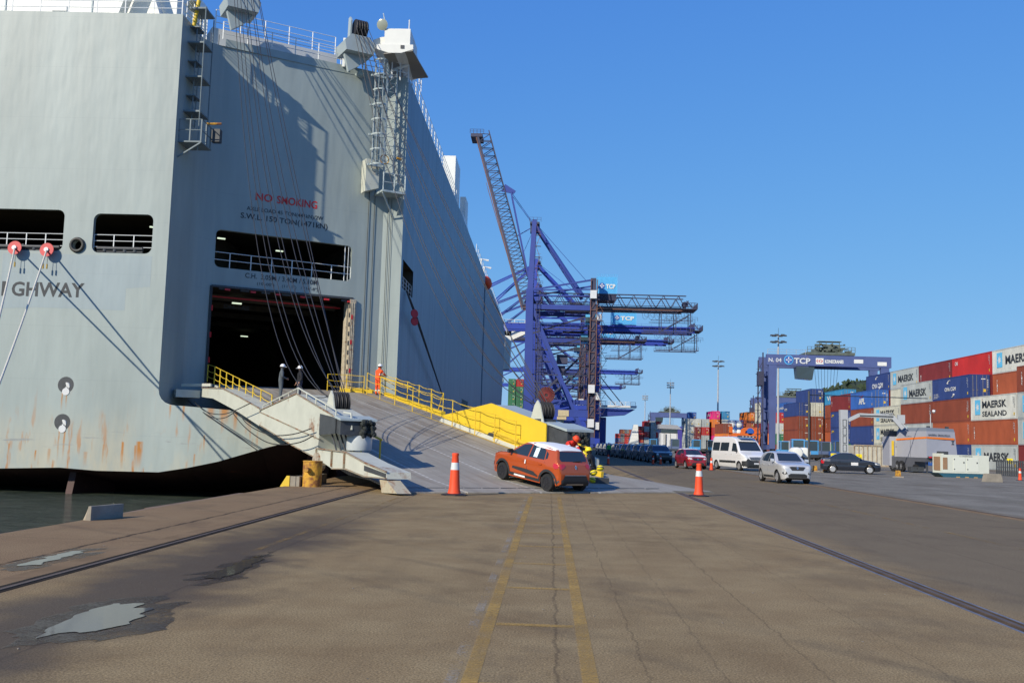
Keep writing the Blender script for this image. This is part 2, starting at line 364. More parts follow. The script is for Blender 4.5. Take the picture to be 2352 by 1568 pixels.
# broken concrete lip along the edge
m_ = MB(); rnd = random.Random(3); y0 = -12.
while y0 < 62:
    l_ = rnd.uniform(1.2, 3.6); a_ = rnd.uniform(.05, .28)
    m_.hexa([(GX-a_, y0, -.5), (GX, y0, -.5), (GX, y0+l_, -.5), (GX-a_*rnd.uniform(.4, 1), y0+l_, -.5)],
            [(GX-a_, y0, -.01-rnd.uniform(0, .04)), (GX, y0, -.008), (GX, y0+l_, -.008), (GX-a_*.8, y0+l_, -.02)])
    y0 += l_
M['edge'] = mat('worn_edge_concrete', (.19, .125, .085), .9, var=.3, vscale=2, bump=.6, bscale=25)
tag(m_.build('quay_edge', M['edge']), kind='structure')
# water
def water_mat():
    m = mat('harbour_water', (.03, .04, .03), .10, spec=.5); g = G(m); b = g.N['Principled BSDF']; P, (x, y, z) = g.pos()
    h = g.math('ADD', g.noise(P, 3.2, 5, .65, (1, 1.5, 1)), g.math('MULTIPLY', g.noise(P, .35, 3, .5), 1.2))
    g.put(b.inputs['Normal'], g.bump(h, 1., .42)); b.inputs['IOR'].default_value = 1.33
    g.put(b.inputs['Base Color'], g.mix(g.ramp(g.noise(P, 1.1, 6, .7, (.6, 1.6, 1)), .42, .62), (.040, .056, .040), (.082, .100, .076)))  # pale ripple highlights painted into the water colour by noise
    return m
m_ = MB(); m_.face((-3000, -60, -1.7), (GX+.5, -60, -1.7), (GX+.5, 9000, -1.7), (-3000, 9000, -1.7))
tag(m_.build('water', water_mat()), kind='structure')
m_ = MB(); m_.face((-3000, 2600.5, -1.72), (6000, 2600.5, -1.72), (6000, 9500, -1.72), (-3000, 9500, -1.72))
# puddles
def puddle_mat():
    m = mat('puddle_water', (.10, .09, .075), .06, spec=.6); g = G(m); P, _ = g.pos()
    g.put(g.N['Principled BSDF'].inputs['Normal'], g.bump(g.noise(P, 3, 2), .05, .01)); return m
pm = puddle_mat()
dm = mat('damp_ground', (.050, .036, .024), .35, spec=.5, var=.2, vscale=4, coord='World')
def soften(m, lo, hi):
    g = G(m); P, _ = g.pos(); N = g.N; tr = N.new('ShaderNodeBsdfTransparent'); mx = N.new('ShaderNodeMixShader')
    g.put(mx.inputs[0], g.ramp(g.math('ADD', g.math('MULTIPLY', g.noise(P, 2.0, 5, .7), .6), g.math('MULTIPLY', g.noise(P, 22, 3, .6), .4)), lo, hi)); g.L.new(tr.outputs[0], mx.inputs[1]); g.L.new(N['Principled BSDF'].outputs[0], mx.inputs[2]); g.L.new(mx.outputs[0], N['Material Output'].inputs['Surface'])
soften(dm, .36, .66)
def outline(px, seed, grow, jit):
    pts = [atz(a, b) for a, b in px]; c = sum(pts, V((0, 0, 0)))/len(pts); out = []; n = len(pts)
    pts = [p+(p-c).normalized()*grow*V((.8, 1.5, 0)).length*.6 if grow else p for p in pts]
    for i in range(n):
        a, b = pts[i], pts[(i+1) % n]
        for k in range(8):
            p = a.lerp(b, k/8); j = noise.noise(p*4.1+V((seed, 0, 0)))*jit; out.append((p.x+j, p.y+j*1.6+noise.noise(p*11)*jit*.5))
    return out
def puddle(px, seed):
    for gname, m_, gr, jt, z in (('damp_patch', dm, .42, .25, .0045), ('puddle', pm, 0, .11, .0085)):
        m = MB(); m.plate(outline(px, seed, gr, jt), [], (0, 0, z), (1, 0, 0), (0, 1, 0))
        tag(m.build(gname, m_, recalc=False), kind='structure')
puddle([(326, 1386), (330, 1408), (296, 1434), (215, 1452), (126, 1456), (84, 1468), (112, 1446), (190, 1408), (250, 1388)], 1)
puddle([(470, 1328), (500, 1312), (560, 1288), (605, 1274), (590, 1292), (545, 1316), (505, 1330)], 2)
puddle([(40, 1300), (90, 1298), (160, 1278), (200, 1264), (160, 1266), (90, 1285)], 3)
# painted lines
def wornpaint(name, col, lo, hi):
    m = mat(name, col, .8); g = G(m); P, _ = g.pos(); N = g.N
    tr = N.new('ShaderNodeBsdfTransparent'); mx = N.new('ShaderNodeMixShader')
    f = g.ramp(g.math('ADD', g.math('MULTIPLY', g.noise(P, 1.3, 5, .6), .6), g.math('MULTIPLY', g.noise(P, 26, 3, .6), .4)), lo, hi)
    g.put(mx.inputs[0], f); g.L.new(tr.outputs[0], mx.inputs[1]); g.L.new(N['Principled BSDF'].outputs[0], mx.inputs[2])
    g.L.new(mx.outputs[0], N['Material Output'].inputs['Surface']); return m
yw = wornpaint('worn_yellow_line', (.48, .30, .075), .34, .72); ww = wornpaint('worn_white_line', (.40, .36, .29), .48, .72)
yf = wornpaint('faded_yellow_line', (.36, .22, .06), .47, .72)
def line(name, x0, x1, y0, y1, m, z=.004):
    b = MB(); n = max(1, int((y1-y0)/3))
    for i in range(n):
        a, c = y0+(y1-y0)*i/n, y0+(y1-y0)*(i+1)/n; b.face((x0, a, z), (x1, a, z), (x1, c, z), (x0, c, z))
    return tag(b.build(name, m, recalc=False), kind='structure')
line('yellow_lane_line', -.58, -.46, -2, 31, yw); line('white_lane_line', -.70, -.61, -2, 31, ww)
line('yellow_lane_line', .28, .40, -2, 31.5, yw)
b = MB()
for k in range(12):
    y = 4.75+2.33*k; b.face((-.45, y, .004), (.27, y, .004), (.27, y+.12, .004), (-.45, y+.12, .004))
tag(b.build('yellow_cross_lines', yw, recalc=False), kind='structure')
line('yellow_lane_line', -4.28, -4.18, 14, 33, yf); line('yellow_lane_line', 8.62, 8.74, 18, 190, yf)
line('yellow_lane_line', 3.75, 3.85, 42, 190, yf)
# crane rails
def rail(label, x, blue=False, y1=900, gap=.11):
    t = empty('crane_rail', (x, 0, 0), 0, label, 'rail', 'steel rails let into the quay apron')
    b = MB(); b.box(-gap, gap, -25, y1, -.02, .0035); b.build('rail_slot', mat('rail_slot_dirt', (.035, .028, .022) if not blue else (.10, .07, .042), .95, spec=.05, var=.4, vscale=3), t)
    b = MB(); b.box(-.03, .03, -25, y1, -.01, .012); b.build('rail_head', mat('rail_steel', (.12, .085, .06), .6, metal=.2, var=.3, vscale=3, rust=.2), t)
    if blue:
        e = mat('worn_steel_edge', (.13, .15, .21), .6, metal=.1, var=.4, vscale=4)
        b = MB(); b.box(-gap-.022, -gap, -25, y1, -.01, .008); b.box(gap, gap+.022, -25, y1, -.01, .008); b.build('edge_strip', e, t)
    else:
        b = MB(); b.box(-.40, -gap-.02, -25, y1, -.01, .006); b.build('edge_strip', mat('concrete_edge', (.22, .150, .085), .95, spec=.08, var=.25, vscale=1.5, bump=.4), t)
rail('dark slotted rail nearest the water, left of the puddles', -5.66, gap=.10)
rail('blue edged rail with brown filled groove running past the right cone', 4.74, True)
rail('thin dark rail farthest from the water, at the edge of the grey yard', 12.9, False, 900, .07)
# ------------------------------------------------------------------ quay furniture
def kerb(label, x0, x1, y, h, l):
    t = empty('quay_kerb', (x0, y, 0), 0, label, 'kerb', 'concrete kerb blocks on the quay edge')
    b = MB(); b.prism([(0, 0), (.35, 0), (.35, h), (.22, h)], (0, 0, 0), (1, 0, 0), (0, 0, 1), (0, l, 0)); b.build('kerb_block', M['concrete'], t)
    b = MB(); b.prism([(0, 0), (.35, 0), (.35, h), (.22, h)], (0, -.03, 0), (1, 0, 0), (0, 0, 1), (0, .028, 0)); b.build('kerb_end', M['yrust'] if 'yellow' in label else M['concrete'], t)
t = empty('quay_kerb', (-8.6, 18.35, 0), -.22, 'grey concrete kerb block at the water edge, left foreground', 'kerb', 'concrete kerb blocks on the quay edge')
b = MB(); b.prism([(0, -.3), (.18, -.3), (.18, .26), (.12, .26)], (0, 0, 0), (1, 0, 0), (0, 0, 1), (0, .95, 0)); b.build('kerb_block', M['concrete'], t)
b = MB(); b.prism([(-.14, -.3), (.0, -.3), (.11, .25), (.05, .10)], (0, 0.02, 0), (1, 0, 0), (0, 0, 1), (0, .5, 0)); b.build('kerb_end', mat('pale_concrete', (.40, .34, .25), .9, var=.2), t)
t = empty('quay_kerb', (-8.75, 32.6, 0), -.12, 'concrete kerb block with yellow painted end, left of the bollard', 'kerb', 'concrete kerb blocks on the quay edge')
b = MB(); b.prism([(.18, -.3), (.5, -.3), (.5, .33), (.26, .33)], (0, 0, 0), (1, 0, 0), (0, 0, 1), (0, 3, 0)); b.box(.28, .62, .02, 2.0, 0, .33); b.build('kerb_block', M['concrete'], t)
b = MB(); b.prism([(-.02, -.02), (.30, -.02), (.30, .34), (.20, .34)], (0, -.03, 0), (1, 0, 0), (0, 0, 1), (0, .028, 0)); b.build('kerb_end', M['yellow'], t)
bp_ = atz(716, 1117)
t = empty('mooring_bollard', bp_, 0, 'rusty yellow steel mooring bollard on the quay edge', 'bollard')
b = MB(); b.lathe([(.315, 0), (.31, .02), (.31, .80), (.325, .81), (.325, .84), (.30, .845)], seg=28); b.build('post', M['yrust'], t, 40)
b = MB(); b.lathe([(.085, -.04), (.085, .16), (.07, .18)], (-.05, -.30, .55), (-.25, -1, 0), 16); b.build('peg', M['yrust'], t, 40)
# cones
def cone(loc, h, label, mesh=None):
    t = empty('traffic_cone', loc, random.uniform(0, 3), label, 'cone', 'orange traffic cones on the apron')
    k = h
    b = MB(); b.lathe([(.165*k, .03*k), (.13*k, .16*k), (.115*k, .42*k), (.105*k, .60*k)], seg=20); b.lathe([(.088*k, .77*k), (.075*k, .93*k), (.085*k, .955*k), (.08*k, .99*k), (.03*k, 1.0*k)], seg=20); b.build('cone_body', M['orange'], t, 50)
    b = MB(); b.lathe([(.107*k, .60*k), (.090*k, .77*k)], seg=20); b.build('reflective_band', M['silver'], t, 50)
    b = MB(); b.lathe([(.31*k, 0), (.31*k, .025*k), (.24*k, .04*k), (.16*k, .05*k)], seg=8); b.build('cone_base', M['black'], t, 30)
cone(atz(1043, 1137), 1.28, 'tall orange cone with one white band left of the orange hatchback')
cone(atz(1605, 1139), 1.12, 'orange cone with one white band beside the blue edged rail')
for px, py, hh, lb in ((1634, 1080, .9, 'orange cone between the red hatchback and the white van'), (1517, 1058+8, .8, 'small orange cone in front of the shaded row of dark cars'), (1500, 1066, .75, 'small cone at the left front of the shaded car row'), (1397, 1066, .8, 'distant cone at the right end of the ramp'),
                       (2343, 1103, .85, 'orange cone at the far right beside the steel barriers')):
    cone(atz(px, py), hh, lb)
# ------------------------------------------------------------------ the car carrier
UX = V((.852, .524, 0)).normalized(); NX = V((UX.y, -UX.x, 0)); ZZ = V((0, 0, 1))
PB = V((-10.53, 59.6, 0)); D0 = PB-UX*6
TY = 50.0; EX = -19.95; SX = -9.3; TOP = 23.6
ship = empty('car_carrier_ship', (-30, 120, 0), 0, 'huge pale grey-green car carrier moored with its stern ramp down', 'ship')
shipM = Matrix.Translation((30, -120, 0))
def sbuild(b, name, m, parent=None, **k):       # world-space geometry under the ship or one of its parts
    off = V((30, -120, 0)) if parent is None else V((30, -120, 0))
    b.v = [tuple(V(p)+off) for p in b.v]; return b.build(name, m, parent or ship, **k)
def T(t, z, out=0): return PB-UX*t+NX*out+ZZ*z        # point on the door wall
AT = (PB.x-UX.x*11.15, PB.y-UX.y*11.15)
# --- transom plate
botc = [(-60, .2), (-45, -.15), (-33, -.45), (-27.9, -.48), (-24.8, -.34), (-22.9, -.44), (-19.7, -.42), (-18.2, -.15), (-16.7, .2), (-14.5, .90), (-12.6, 1.45), (-11.8, 1.75)]
outer = botc+[(-11.8, 2.55), (-13.3, 2.62), (-14.6, 2.72), (-19.2, 2.98)]+[(EX+.75-.75*math.cos(rad(a)), 3.75-.75*math.sin(rad(a))) for a in (80, 60, 40, 20, 0)]+[(EX, TOP), (-60, TOP+.3)]
W1 = rrect(-29.6, -25.5, 10.76, 12.94, .35); W2 = rrect(-23.95, -20.8, 10.73, 12.79, .35)
ring = lambda cx, cz, r, n=24: [(cx+r*math.cos(2*math.pi*k/n), cz+r*math.sin(2*math.pi*k/n)) for k in range(n)]
HO = ring(-24.71, 11.1, .27); BO1 = ring(-24.78, 3.85, .42); BO2 = ring(-24.82, 1.95, .42); W0 = rrect(-36, -31.5, 10.8, 13, .35)
b = MB(); b.plate(outer, [W0, W1, W2, HO, BO1, BO2], (0, TY, 0), (1, 0, 0), (0, 0, 1))
for hole, dep in ((W0, .25), (W1, .25), (W2, .25), (HO, .3)):
    for i in range(len(hole)):
        a, c = hole[i], hole[(i+1) % len(hole)]; b.face((a[0], TY, a[1]), (c[0], TY, c[1]), (c[0], TY+dep, c[1]), (a[0], TY+dep, a[1]))
# corner wall (shaded), a quarter round where it meets the door wall
A = V((AT[0], AT[1], 0)); wallp = [V((EX, TY, 0)), V((EX, A.y-.9, 0))]
c0 = V((EX, A.y-.9, 0)); c2 = A+UX*1.1; c1 = V((EX, A.y-.1, 0))
for k in range(1, 7):
    s_ = k/6; wallp.append(c0*(1-s_)**2+c1*2*s_*(1-s_)+c2*s_*s_)
tw = 11.15-1.1
for i in range(len(wallp)-1):
    p, q = wallp[i], wallp[i+1]; zt0 = TOP if i == 0 else TOP; b.face(p+ZZ*2.9, q+ZZ*2.9, q+ZZ*TOP, p+ZZ*TOP)
# door wall
DL, DR = 10.04, 1.7
win = rrect(-9.95, -1.9, 10.88, 13.02, .3)
b.plate([(-tw, 10.3), (0, 10.3), (0, 24.05), (-tw, 24.05)], [win], PB, UX, ZZ)
for t0, t1, z0, z1 in ((tw, DL, 2.9, 10.3), (DR, 0, 2.9, 10.3), (DL, DR, 2.9, 4.3), (DL, DR, 9.8, 10.3)): b.face(T(t0, z0), T(t1, z0), T(t1, z1), T(t0, z1))
for hole, dep in ((win, .3),):
    for i in range(len(hole)):
        a, c = hole[i], hole[(i+1) % len(hole)]; P0, P1 = PB+UX*a[0]+ZZ*a[1], PB+UX*c[0]+ZZ*c[1]; b.face(P0, P1, P1-NX*dep, P0-NX*dep)
# strip facing aft between the door wall and the ship's side
b.face((PB.x, 59.6, 2.5), (SX, 59.6, 2.5), (SX, 59.6, 23.9), (PB.x, 59.6, 23.9))
# recess floor (platform) above the lower stern
plat = [(EX-.2, TY+.02), (-11.8, TY+.02), (-10.4, 51.6), (-9.6, 55), (SX, 59.6), (PB.x, PB.y), (A.x, A.y), (EX, A.y)]
b.raw([(x, y, 2.98-.055*(x+20)) for x, y in plat], [tuple(range(8))])
sbuild(b, 'stern_plating', M['hull'], recalc=False)
# lower stern rounding into the side
b = MB(); lows = [(-11.8, TY, 1.75, 2.55), (-11.1, 50.6, 1.95, 2.5), (-10.4, 51.7, 2.0, 2.45), (-9.8, 54, 1.9, 2.4), (SX, 59.6, 1.2, 2.5)]
for p, q in zip(lows, lows[1:]): b.face((p[0], p[1], p[2]), (q[0], q[1], q[2]), (q[0], q[1], q[3]), (p[0], p[1], p[3]))
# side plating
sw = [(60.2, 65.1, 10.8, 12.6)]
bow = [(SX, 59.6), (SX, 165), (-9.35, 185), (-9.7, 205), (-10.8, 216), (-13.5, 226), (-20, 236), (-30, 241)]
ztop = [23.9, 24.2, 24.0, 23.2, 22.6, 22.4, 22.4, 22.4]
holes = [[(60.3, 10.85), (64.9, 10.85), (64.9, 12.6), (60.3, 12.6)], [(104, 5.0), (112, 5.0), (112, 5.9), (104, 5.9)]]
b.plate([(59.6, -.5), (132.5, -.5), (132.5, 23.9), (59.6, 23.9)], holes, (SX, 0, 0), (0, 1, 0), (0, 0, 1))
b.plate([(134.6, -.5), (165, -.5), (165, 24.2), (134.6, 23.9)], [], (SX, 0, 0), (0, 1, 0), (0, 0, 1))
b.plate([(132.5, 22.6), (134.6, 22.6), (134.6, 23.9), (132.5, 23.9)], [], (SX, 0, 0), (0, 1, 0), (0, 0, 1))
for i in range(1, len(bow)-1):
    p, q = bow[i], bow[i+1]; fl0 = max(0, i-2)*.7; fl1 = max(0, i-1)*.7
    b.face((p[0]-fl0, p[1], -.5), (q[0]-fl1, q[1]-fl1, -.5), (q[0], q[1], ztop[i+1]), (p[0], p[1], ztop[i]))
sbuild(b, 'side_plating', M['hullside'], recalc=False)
b = MB(); b.box(SX-1.2, SX-.8, 132.4, 134.7, -.5, 22.7); b.face((SX, 132.5, -.5), (SX-.9, 132.5, -.5), (SX-.9, 132.5, 22.6), (SX, 132.5, 22.6)); b.face((SX, 134.6, -.5), (SX-.9, 134.6, -.5), (SX-.9, 134.6, 22.6), (SX, 134.6, 22.6)); sbuild(b, 'boarding_recess', mat('recess_paint', (.16, .22, .27), .6), recalc=False)
b = MB(); b.box(SX-3, SX-.02, 103, 113, 4.2, 4.6); b.box(SX-3, SX-2.8, 103, 113, 4.2, 6.2); sbuild(b, 'shell_door_recess', M['dark'])
# underwater body and rudder
b = MB()
for p, q in zip(botc, botc[1:]):
    b.face((p[0], TY, p[1]), (q[0], TY, q[1]), (q[0]*.98-1, TY+5, q[1]*.3-1.3), (p[0]*.98-1, TY+5, p[1]*.3-1.4))
    b.face((q[0]*.98-1, TY+5, q[1]*.3-1.3), (p[0]*.98-1, TY+5, p[1]*.3-1.4), (p[0]*.98-1, TY+16, -3), (q[0]*.98-1, TY+16, -3))
low2 = [(-11.8, TY, 1.75), (-11.1, 50.6, 1.95), (-10.4, 51.7, 2.0), (-9.8, 54, 1.9), (SX, 59.6, 1.2), (SX, 80, -.5), (SX, 216, -.5)]
for p, q in zip(low2, low2[1:]): b.face(p, q, (q[0]-.6, q[1]+2, -3), (p[0]-2.6, p[1]+5, -3))
b.box(-60, SX-1.5, TY+15, 215, -4, -1.0)
sbuild(b, 'underwater_hull', M['boot'], recalc=False)
b = MB(); b.prism([(0, -3), (.6, -.2), (3.5, -.2), (3.5, -3)], (-24.9, TY+.6, 0), (.25, 1, 0), (0, 0, 1), (.35, 0, 0)); sbuild(b, 'rudder', M['boot'])
# top decks (closed body so that no light leaks in)
b = MB()
b.face((-60, TY, TOP-.02), (EX, TY, TOP-.02), (EX, A.y, TOP-.02), (A.x+1, A.y+.5, TOP-.02), (PB.x, PB.y, TOP-.02), (SX, 59.6, TOP-.02), (SX, 165, TOP), (-13, 222, 22.3), (-30, 240, 22.3), (-60, 240, 22.3))
sbuild(b, 'weather_deck', M['grey'], recalc=False)
# --- mooring decks behind the openings
def room(corners, z0, z1, name, m, skipfront=True):
    b = MB(); n = len(corners); P = [V((x, y, 0)) for x, y in corners]
    b.raw([p+ZZ*z0 for p in P], [tuple(range(n))]); b.raw([p+ZZ*z1 for p in P], [tuple(range(n))])
    for i in range(1 if skipfront else 0, n):
        p, q = P[i], P[(i+1) % n]; b.face(p+ZZ*z0, q+ZZ*z0, q+ZZ*z1, p+ZZ*z1)
    return sbuild(b, name, m, recalc=False)
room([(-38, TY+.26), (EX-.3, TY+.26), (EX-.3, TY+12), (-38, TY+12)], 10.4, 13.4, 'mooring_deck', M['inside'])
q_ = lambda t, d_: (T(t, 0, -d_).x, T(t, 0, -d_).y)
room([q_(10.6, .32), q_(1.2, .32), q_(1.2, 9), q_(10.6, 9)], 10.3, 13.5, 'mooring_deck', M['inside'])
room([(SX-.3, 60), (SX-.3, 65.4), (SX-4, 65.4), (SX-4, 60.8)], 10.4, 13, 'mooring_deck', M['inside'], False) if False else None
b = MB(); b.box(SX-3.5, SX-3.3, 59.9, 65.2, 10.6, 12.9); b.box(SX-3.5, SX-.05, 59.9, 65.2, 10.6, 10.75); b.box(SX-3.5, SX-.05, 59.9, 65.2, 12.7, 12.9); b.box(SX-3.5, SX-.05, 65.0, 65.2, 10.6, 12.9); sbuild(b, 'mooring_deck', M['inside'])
# car deck behind the stern door
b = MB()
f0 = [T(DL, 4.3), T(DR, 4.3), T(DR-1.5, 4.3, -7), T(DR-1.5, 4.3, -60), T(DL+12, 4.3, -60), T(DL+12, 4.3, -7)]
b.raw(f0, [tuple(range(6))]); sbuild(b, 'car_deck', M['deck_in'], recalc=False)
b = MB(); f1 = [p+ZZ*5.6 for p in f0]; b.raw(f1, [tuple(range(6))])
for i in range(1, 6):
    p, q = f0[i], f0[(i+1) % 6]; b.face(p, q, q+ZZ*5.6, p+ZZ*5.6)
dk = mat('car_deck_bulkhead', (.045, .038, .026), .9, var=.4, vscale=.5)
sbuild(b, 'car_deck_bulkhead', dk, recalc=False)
b = MB()
for d_ in (3.2, 7, 12, 18): b.bar(T(DL, 9.6, -d_), T(DR, 9.6, -d_), .25, .35)
b.cur = 1; b.bar(T(DL-.2, 9.42, -1.6), T(DR+.2, 9.42, -1.6), .06, .08)
sbuild(b, 'deck_beam', [M['inside'], M['red']])
# door lining: weathered cream frame on the right, frame on the left
b = MB(); b.bar(T(DR+.02, 4.3, .0), T(DR+.02, 9.8, .0), .36, .30, up=NX); b.bar(T(DR+.22, 4.3, -.5), T(DR+.22, 9.7, -.5), .1, .5, up=NX)
b.cur = 1
for k in range(9):
    z = 4.8+k*.56; b.bar(T(DR+.20, z, .1), T(DR+.20, z+.26, .1), .07, .16, up=NX)
b.cur = 2
for z in (5.4, 7.1, 8.6): b.bar(T(DR+.08, z, .17), T(DR+.08, z+.26, .17), .08, .10, up=NX)
b.cur = 3
b.cur = 0
for o_ in (-.05, .07, .16): b.tube([T(DR+o_, 4.4, .18), T(DR+o_, 9.6, .18)], .022)
sbuild(b, 'door_frame', [mat('weathered_cream_paint', (.45, .40, .30), .6, var=.35, vscale=5, rust=.5, rscale=6), M['dark'], M['red'], M['yrust']])
b = MB(); b.bar(T(DL, 4.3, .03), T(DL, 9.8, .03), .12, .12); b.bar(T(DL, 9.80, .03), T(DR, 9.86, .03), .10, .12)
for k in range(7): b.cur = 0; b.bar(T(9.6-k*1.2, 9.70, -.1), T(9.1-k*1.2, 9.70, -.1), .12, .1)
b.cur = 1
for k in range(6): b.bar(T(9.3-k*1.45, 9.66, .02), T(9.0-k*1.45, 9.66, .02), .1, .1)
for z in (5.5, 6.9, 8.4): b.bar(T(DL-.08, z, .05), T(DL-.08, z+.3, .05), .1, .1)
sbuild(b, 'door_head', [M['dark'], M['red']])
# lit lamps on deck ceilings
rl = random.Random(5)
lmp = [(T(9.2, 12.9, -2.0)), (T(5.4, 12.8, -3.2)), V((-22.0, TY+3, 12.75)), V((-26.9, TY+4.5, 12.6))]
for p in lmp:
    b = MB(); b.bar(p-UX*.22, p+UX*.22, .12, .07); sbuild(b, 'deck_lamp', M['lamp'])
for k in range(15):
    d_ = 4+k*3.4; t_ = rl.uniform(1.5, 10.5+min(8, d_*.2)); p = T(t_, 9.45, -d_)
    b = MB(); b.bar(p-UX*.28, p+UX*.28, .14, .08); sbuild(b, 'deck_lamp', M['lamp'])
# --- rails
def railing(b, pts, h=1.05, n=3, post=1.6, r=.028, lean=None):
    for p, q in zip(pts, pts[1:]):
        p, q = V(p), V(q); L_ = (q-p).length; k = max(1, round(L_/post))
        for j in range(k+1):
            a = p.lerp(q, j/k); b.bar(a, a+ZZ*h, r*1.9, r*1.3)
        for i in range(n): b.tube([p+ZZ*(h*(i+1)/n), q+ZZ*(h*(i+1)/n)], r*.8, 5)
    return b
b = railing(MB(), [(-60, TY+.12, TOP), (EX-.1, TY+.12, TOP), (EX-.1, A.y-.5, TOP)], 1.1, 3, 1.55); sbuild(b, 'top_railing', M['rail'])
b = railing(MB(), [T(10.2, 24.05, -.12), T(.3, 24.05, -.12)], 1.05, 3, 1.45); sbuild(b, 'top_railing', M['rail'])
b = railing(MB(), [(SX-.1, 59.8, 23.95), (SX-.1, 92, 24.0)], 1.1, 3, 1.8); sbuild(b, 'top_railing', M['rail'])
b = railing(MB(), [(-29.6, TY+.2, 10.76), (-25.5, TY+.2, 10.76)], .95, 3, 1.1, .025); sbuild(b, 'opening_rail', M['rail'])
b = railing(MB(), [(-23.95, TY+.2, 10.76), (-20.8, TY+.2, 10.76)], .95, 3, 1.1, .025); sbuild(b, 'opening_rail', M['rail'])
b = railing(MB(), [T(10.28, 10.9, -.1), T(1.9, 10.9, -.1)], .85, 2, 1.25, .026)
b.tube([T(2.3, 10.9, -.1), T(2.3, 13.0, -.1)], .03); b.tube([T(2.1, 10.9, -.05), T(2.1, 13.0, -.05)], .02); sbuild(b, 'opening_rail', M['rail'])
b = railing(MB(), [(SX-.1, 60.3, 10.85), (SX-.1, 64.9, 10.85)], .8, 3, 1.1, .025); sbuild(b, 'opening_rail', M['rail'])
# fairlead rollers inside the transom openings, the oval hawse pipe, recessed bitts
for x0, x1 in ((-29.3, -25.7), (-23.7, -21.3)):
    b = MB(); b.tube([(x0, TY+.1, 10.98), (x1, TY+.1, 10.98)], .10, 10); b.tube([(x0, TY+.1, 10.80), (x1, TY+.1, 10.80)], .05, 8)
    for k in range(4): b.lathe([(.10, 0), (.10, .2)], (x0+.4+k*(x1-x0-.8)/3, TY+.1, 10.78), (0, 0, 1), 10)
    sbuild(b, 'roller_fairlead', M['dark'])
b = MB()
for k in range(24):
    a0, a1 = 2*math.pi*k/24, 2*math.pi*(k+1)/24
    b.tube([(-24.71+.32*math.cos(a0), TY-.06, 11.1+.32*math.sin(a0)), (-24.71+.32*math.cos(a1), TY-.06, 11.1+.32*math.sin(a1))], .09, 8)
sbuild(b, 'hawse_pipe', mat('worn_black_steel', (.05, .05, .045), .5, rust=.35, rscale=5), smooth=60)
for cz, cx in ((3.85, -24.78), (1.95, -24.82)):
    b = MB(); b.lathe([(.42, 0), (.42, .30), (.0, .30)], (cx, TY, cz), (0, 1, 0), 24); sbuild(b, 'bitt_pocket', M['dark'], recalc=False)
    b = MB(); b.tube([(cx+.03, TY+.12, cz-.40), (cx+.03, TY+.12, cz-.1)], .13, 12); b.lathe([(.0, -.02), (.19, .0), (.2, .06), (.13, .12)], (cx+.03, TY+.02, cz-.06), (.3, 1, .2), 14)
    b.lathe([(.19, -.03), (.19, .08)], (cx+.03, TY-.0, cz-.34), (0, 1, 0), 14); sbuild(b, 'recessed_bitt', M['offwhite'], smooth=50)
# repainted rectangle and lettering
bl = hull_mat('repainted_hull', (.285, .345, .355), True)
b = MB(); b.plate([(-28.6, 7.7), (-26.6, 7.8), (-22.0, 7.75), (-22.0, 8.9), (-20.75, 9.0), (-20.75, 10.6), (-28.6, 10.6)], [], (0, TY-.004, 0), (1, 0, 0), (0, 0, 1)); sbuild(b, 'repainted_patch', bl, recalc=False)
b = MB(); x_ = -27.98
letter(b, 'GHWAY', (-28.0, TY, 8.36), (1, 0, 0), ZZ, 3.82, .76, .012, .022); letter(b, 'HI', (-29.55, TY, 8.36), (1, 0, 0), ZZ, 1.22, .76, .012, .022)
sbuild(b, 'ship_name_lettering', M['txtdark'], recalc=False)
b = MB(); letter(b, 'NO', T(7.86, 14.97), UX, ZZ, .98, .46, .012, .02); sbuild(b, 'warning_lettering', M['txtred'], recalc=False); b = MB(); letter(b, 'SMOKING', T(6.62, 14.97), UX, ZZ, 2.42, .46, .012, .02); sbuild(b, 'warning_lettering', M['txtred'], recalc=False)
b = MB(); letter(b, 'AXLE LOAD 45 TON(441kN)/2W', T(8.33, 14.27), UX, ZZ, 4.55, .30, .012, .012); sbuild(b, 'load_limit_lettering', M['txtdark'], recalc=False)
b = MB(); letter(b, 'S.W.L. 150 TON(1471kN)', T(8.65, 13.74), UX, ZZ, 5.15, .42, .012, .016); sbuild(b, 'load_limit_lettering', M['txtdark'], recalc=False)
b = MB(); letter(b, 'C.H.  3.05M / 3.40M / 5.10M', T(8.2, 10.44), UX, ZZ, 4.25, .29, .012, .012)
letter(b, "(10'-00\")     (11'-1\")   / (16'-8\")", T(7.5, 10.05), UX, ZZ, 3.6, .22, .012, .006); sbuild(b, 'load_limit_lettering', M['txtdark'], recalc=False)
b = MB(); letter(b, 'DH-1AS', T(8.6, 8.95, -3.0), UX, ZZ, 1.5, .25, .012, .01); sbuild(b, 'deck_lettering', M['dark'], recalc=False)
# vertical guide cables and weld lines on the door wall
b = MB()
for t_ in (10.9, 10.45, .98, .60): b.tube([T(t_, 3.4, .05), T(t_, 24.2, .05)], .018, 5)
for x in (-10.22, -10.02): b.tube([(x, 59.5, 3.4), (x, 59.5, 16.2)], .016, 5)
sbuild(b, 'guide_cable', M['cable'])
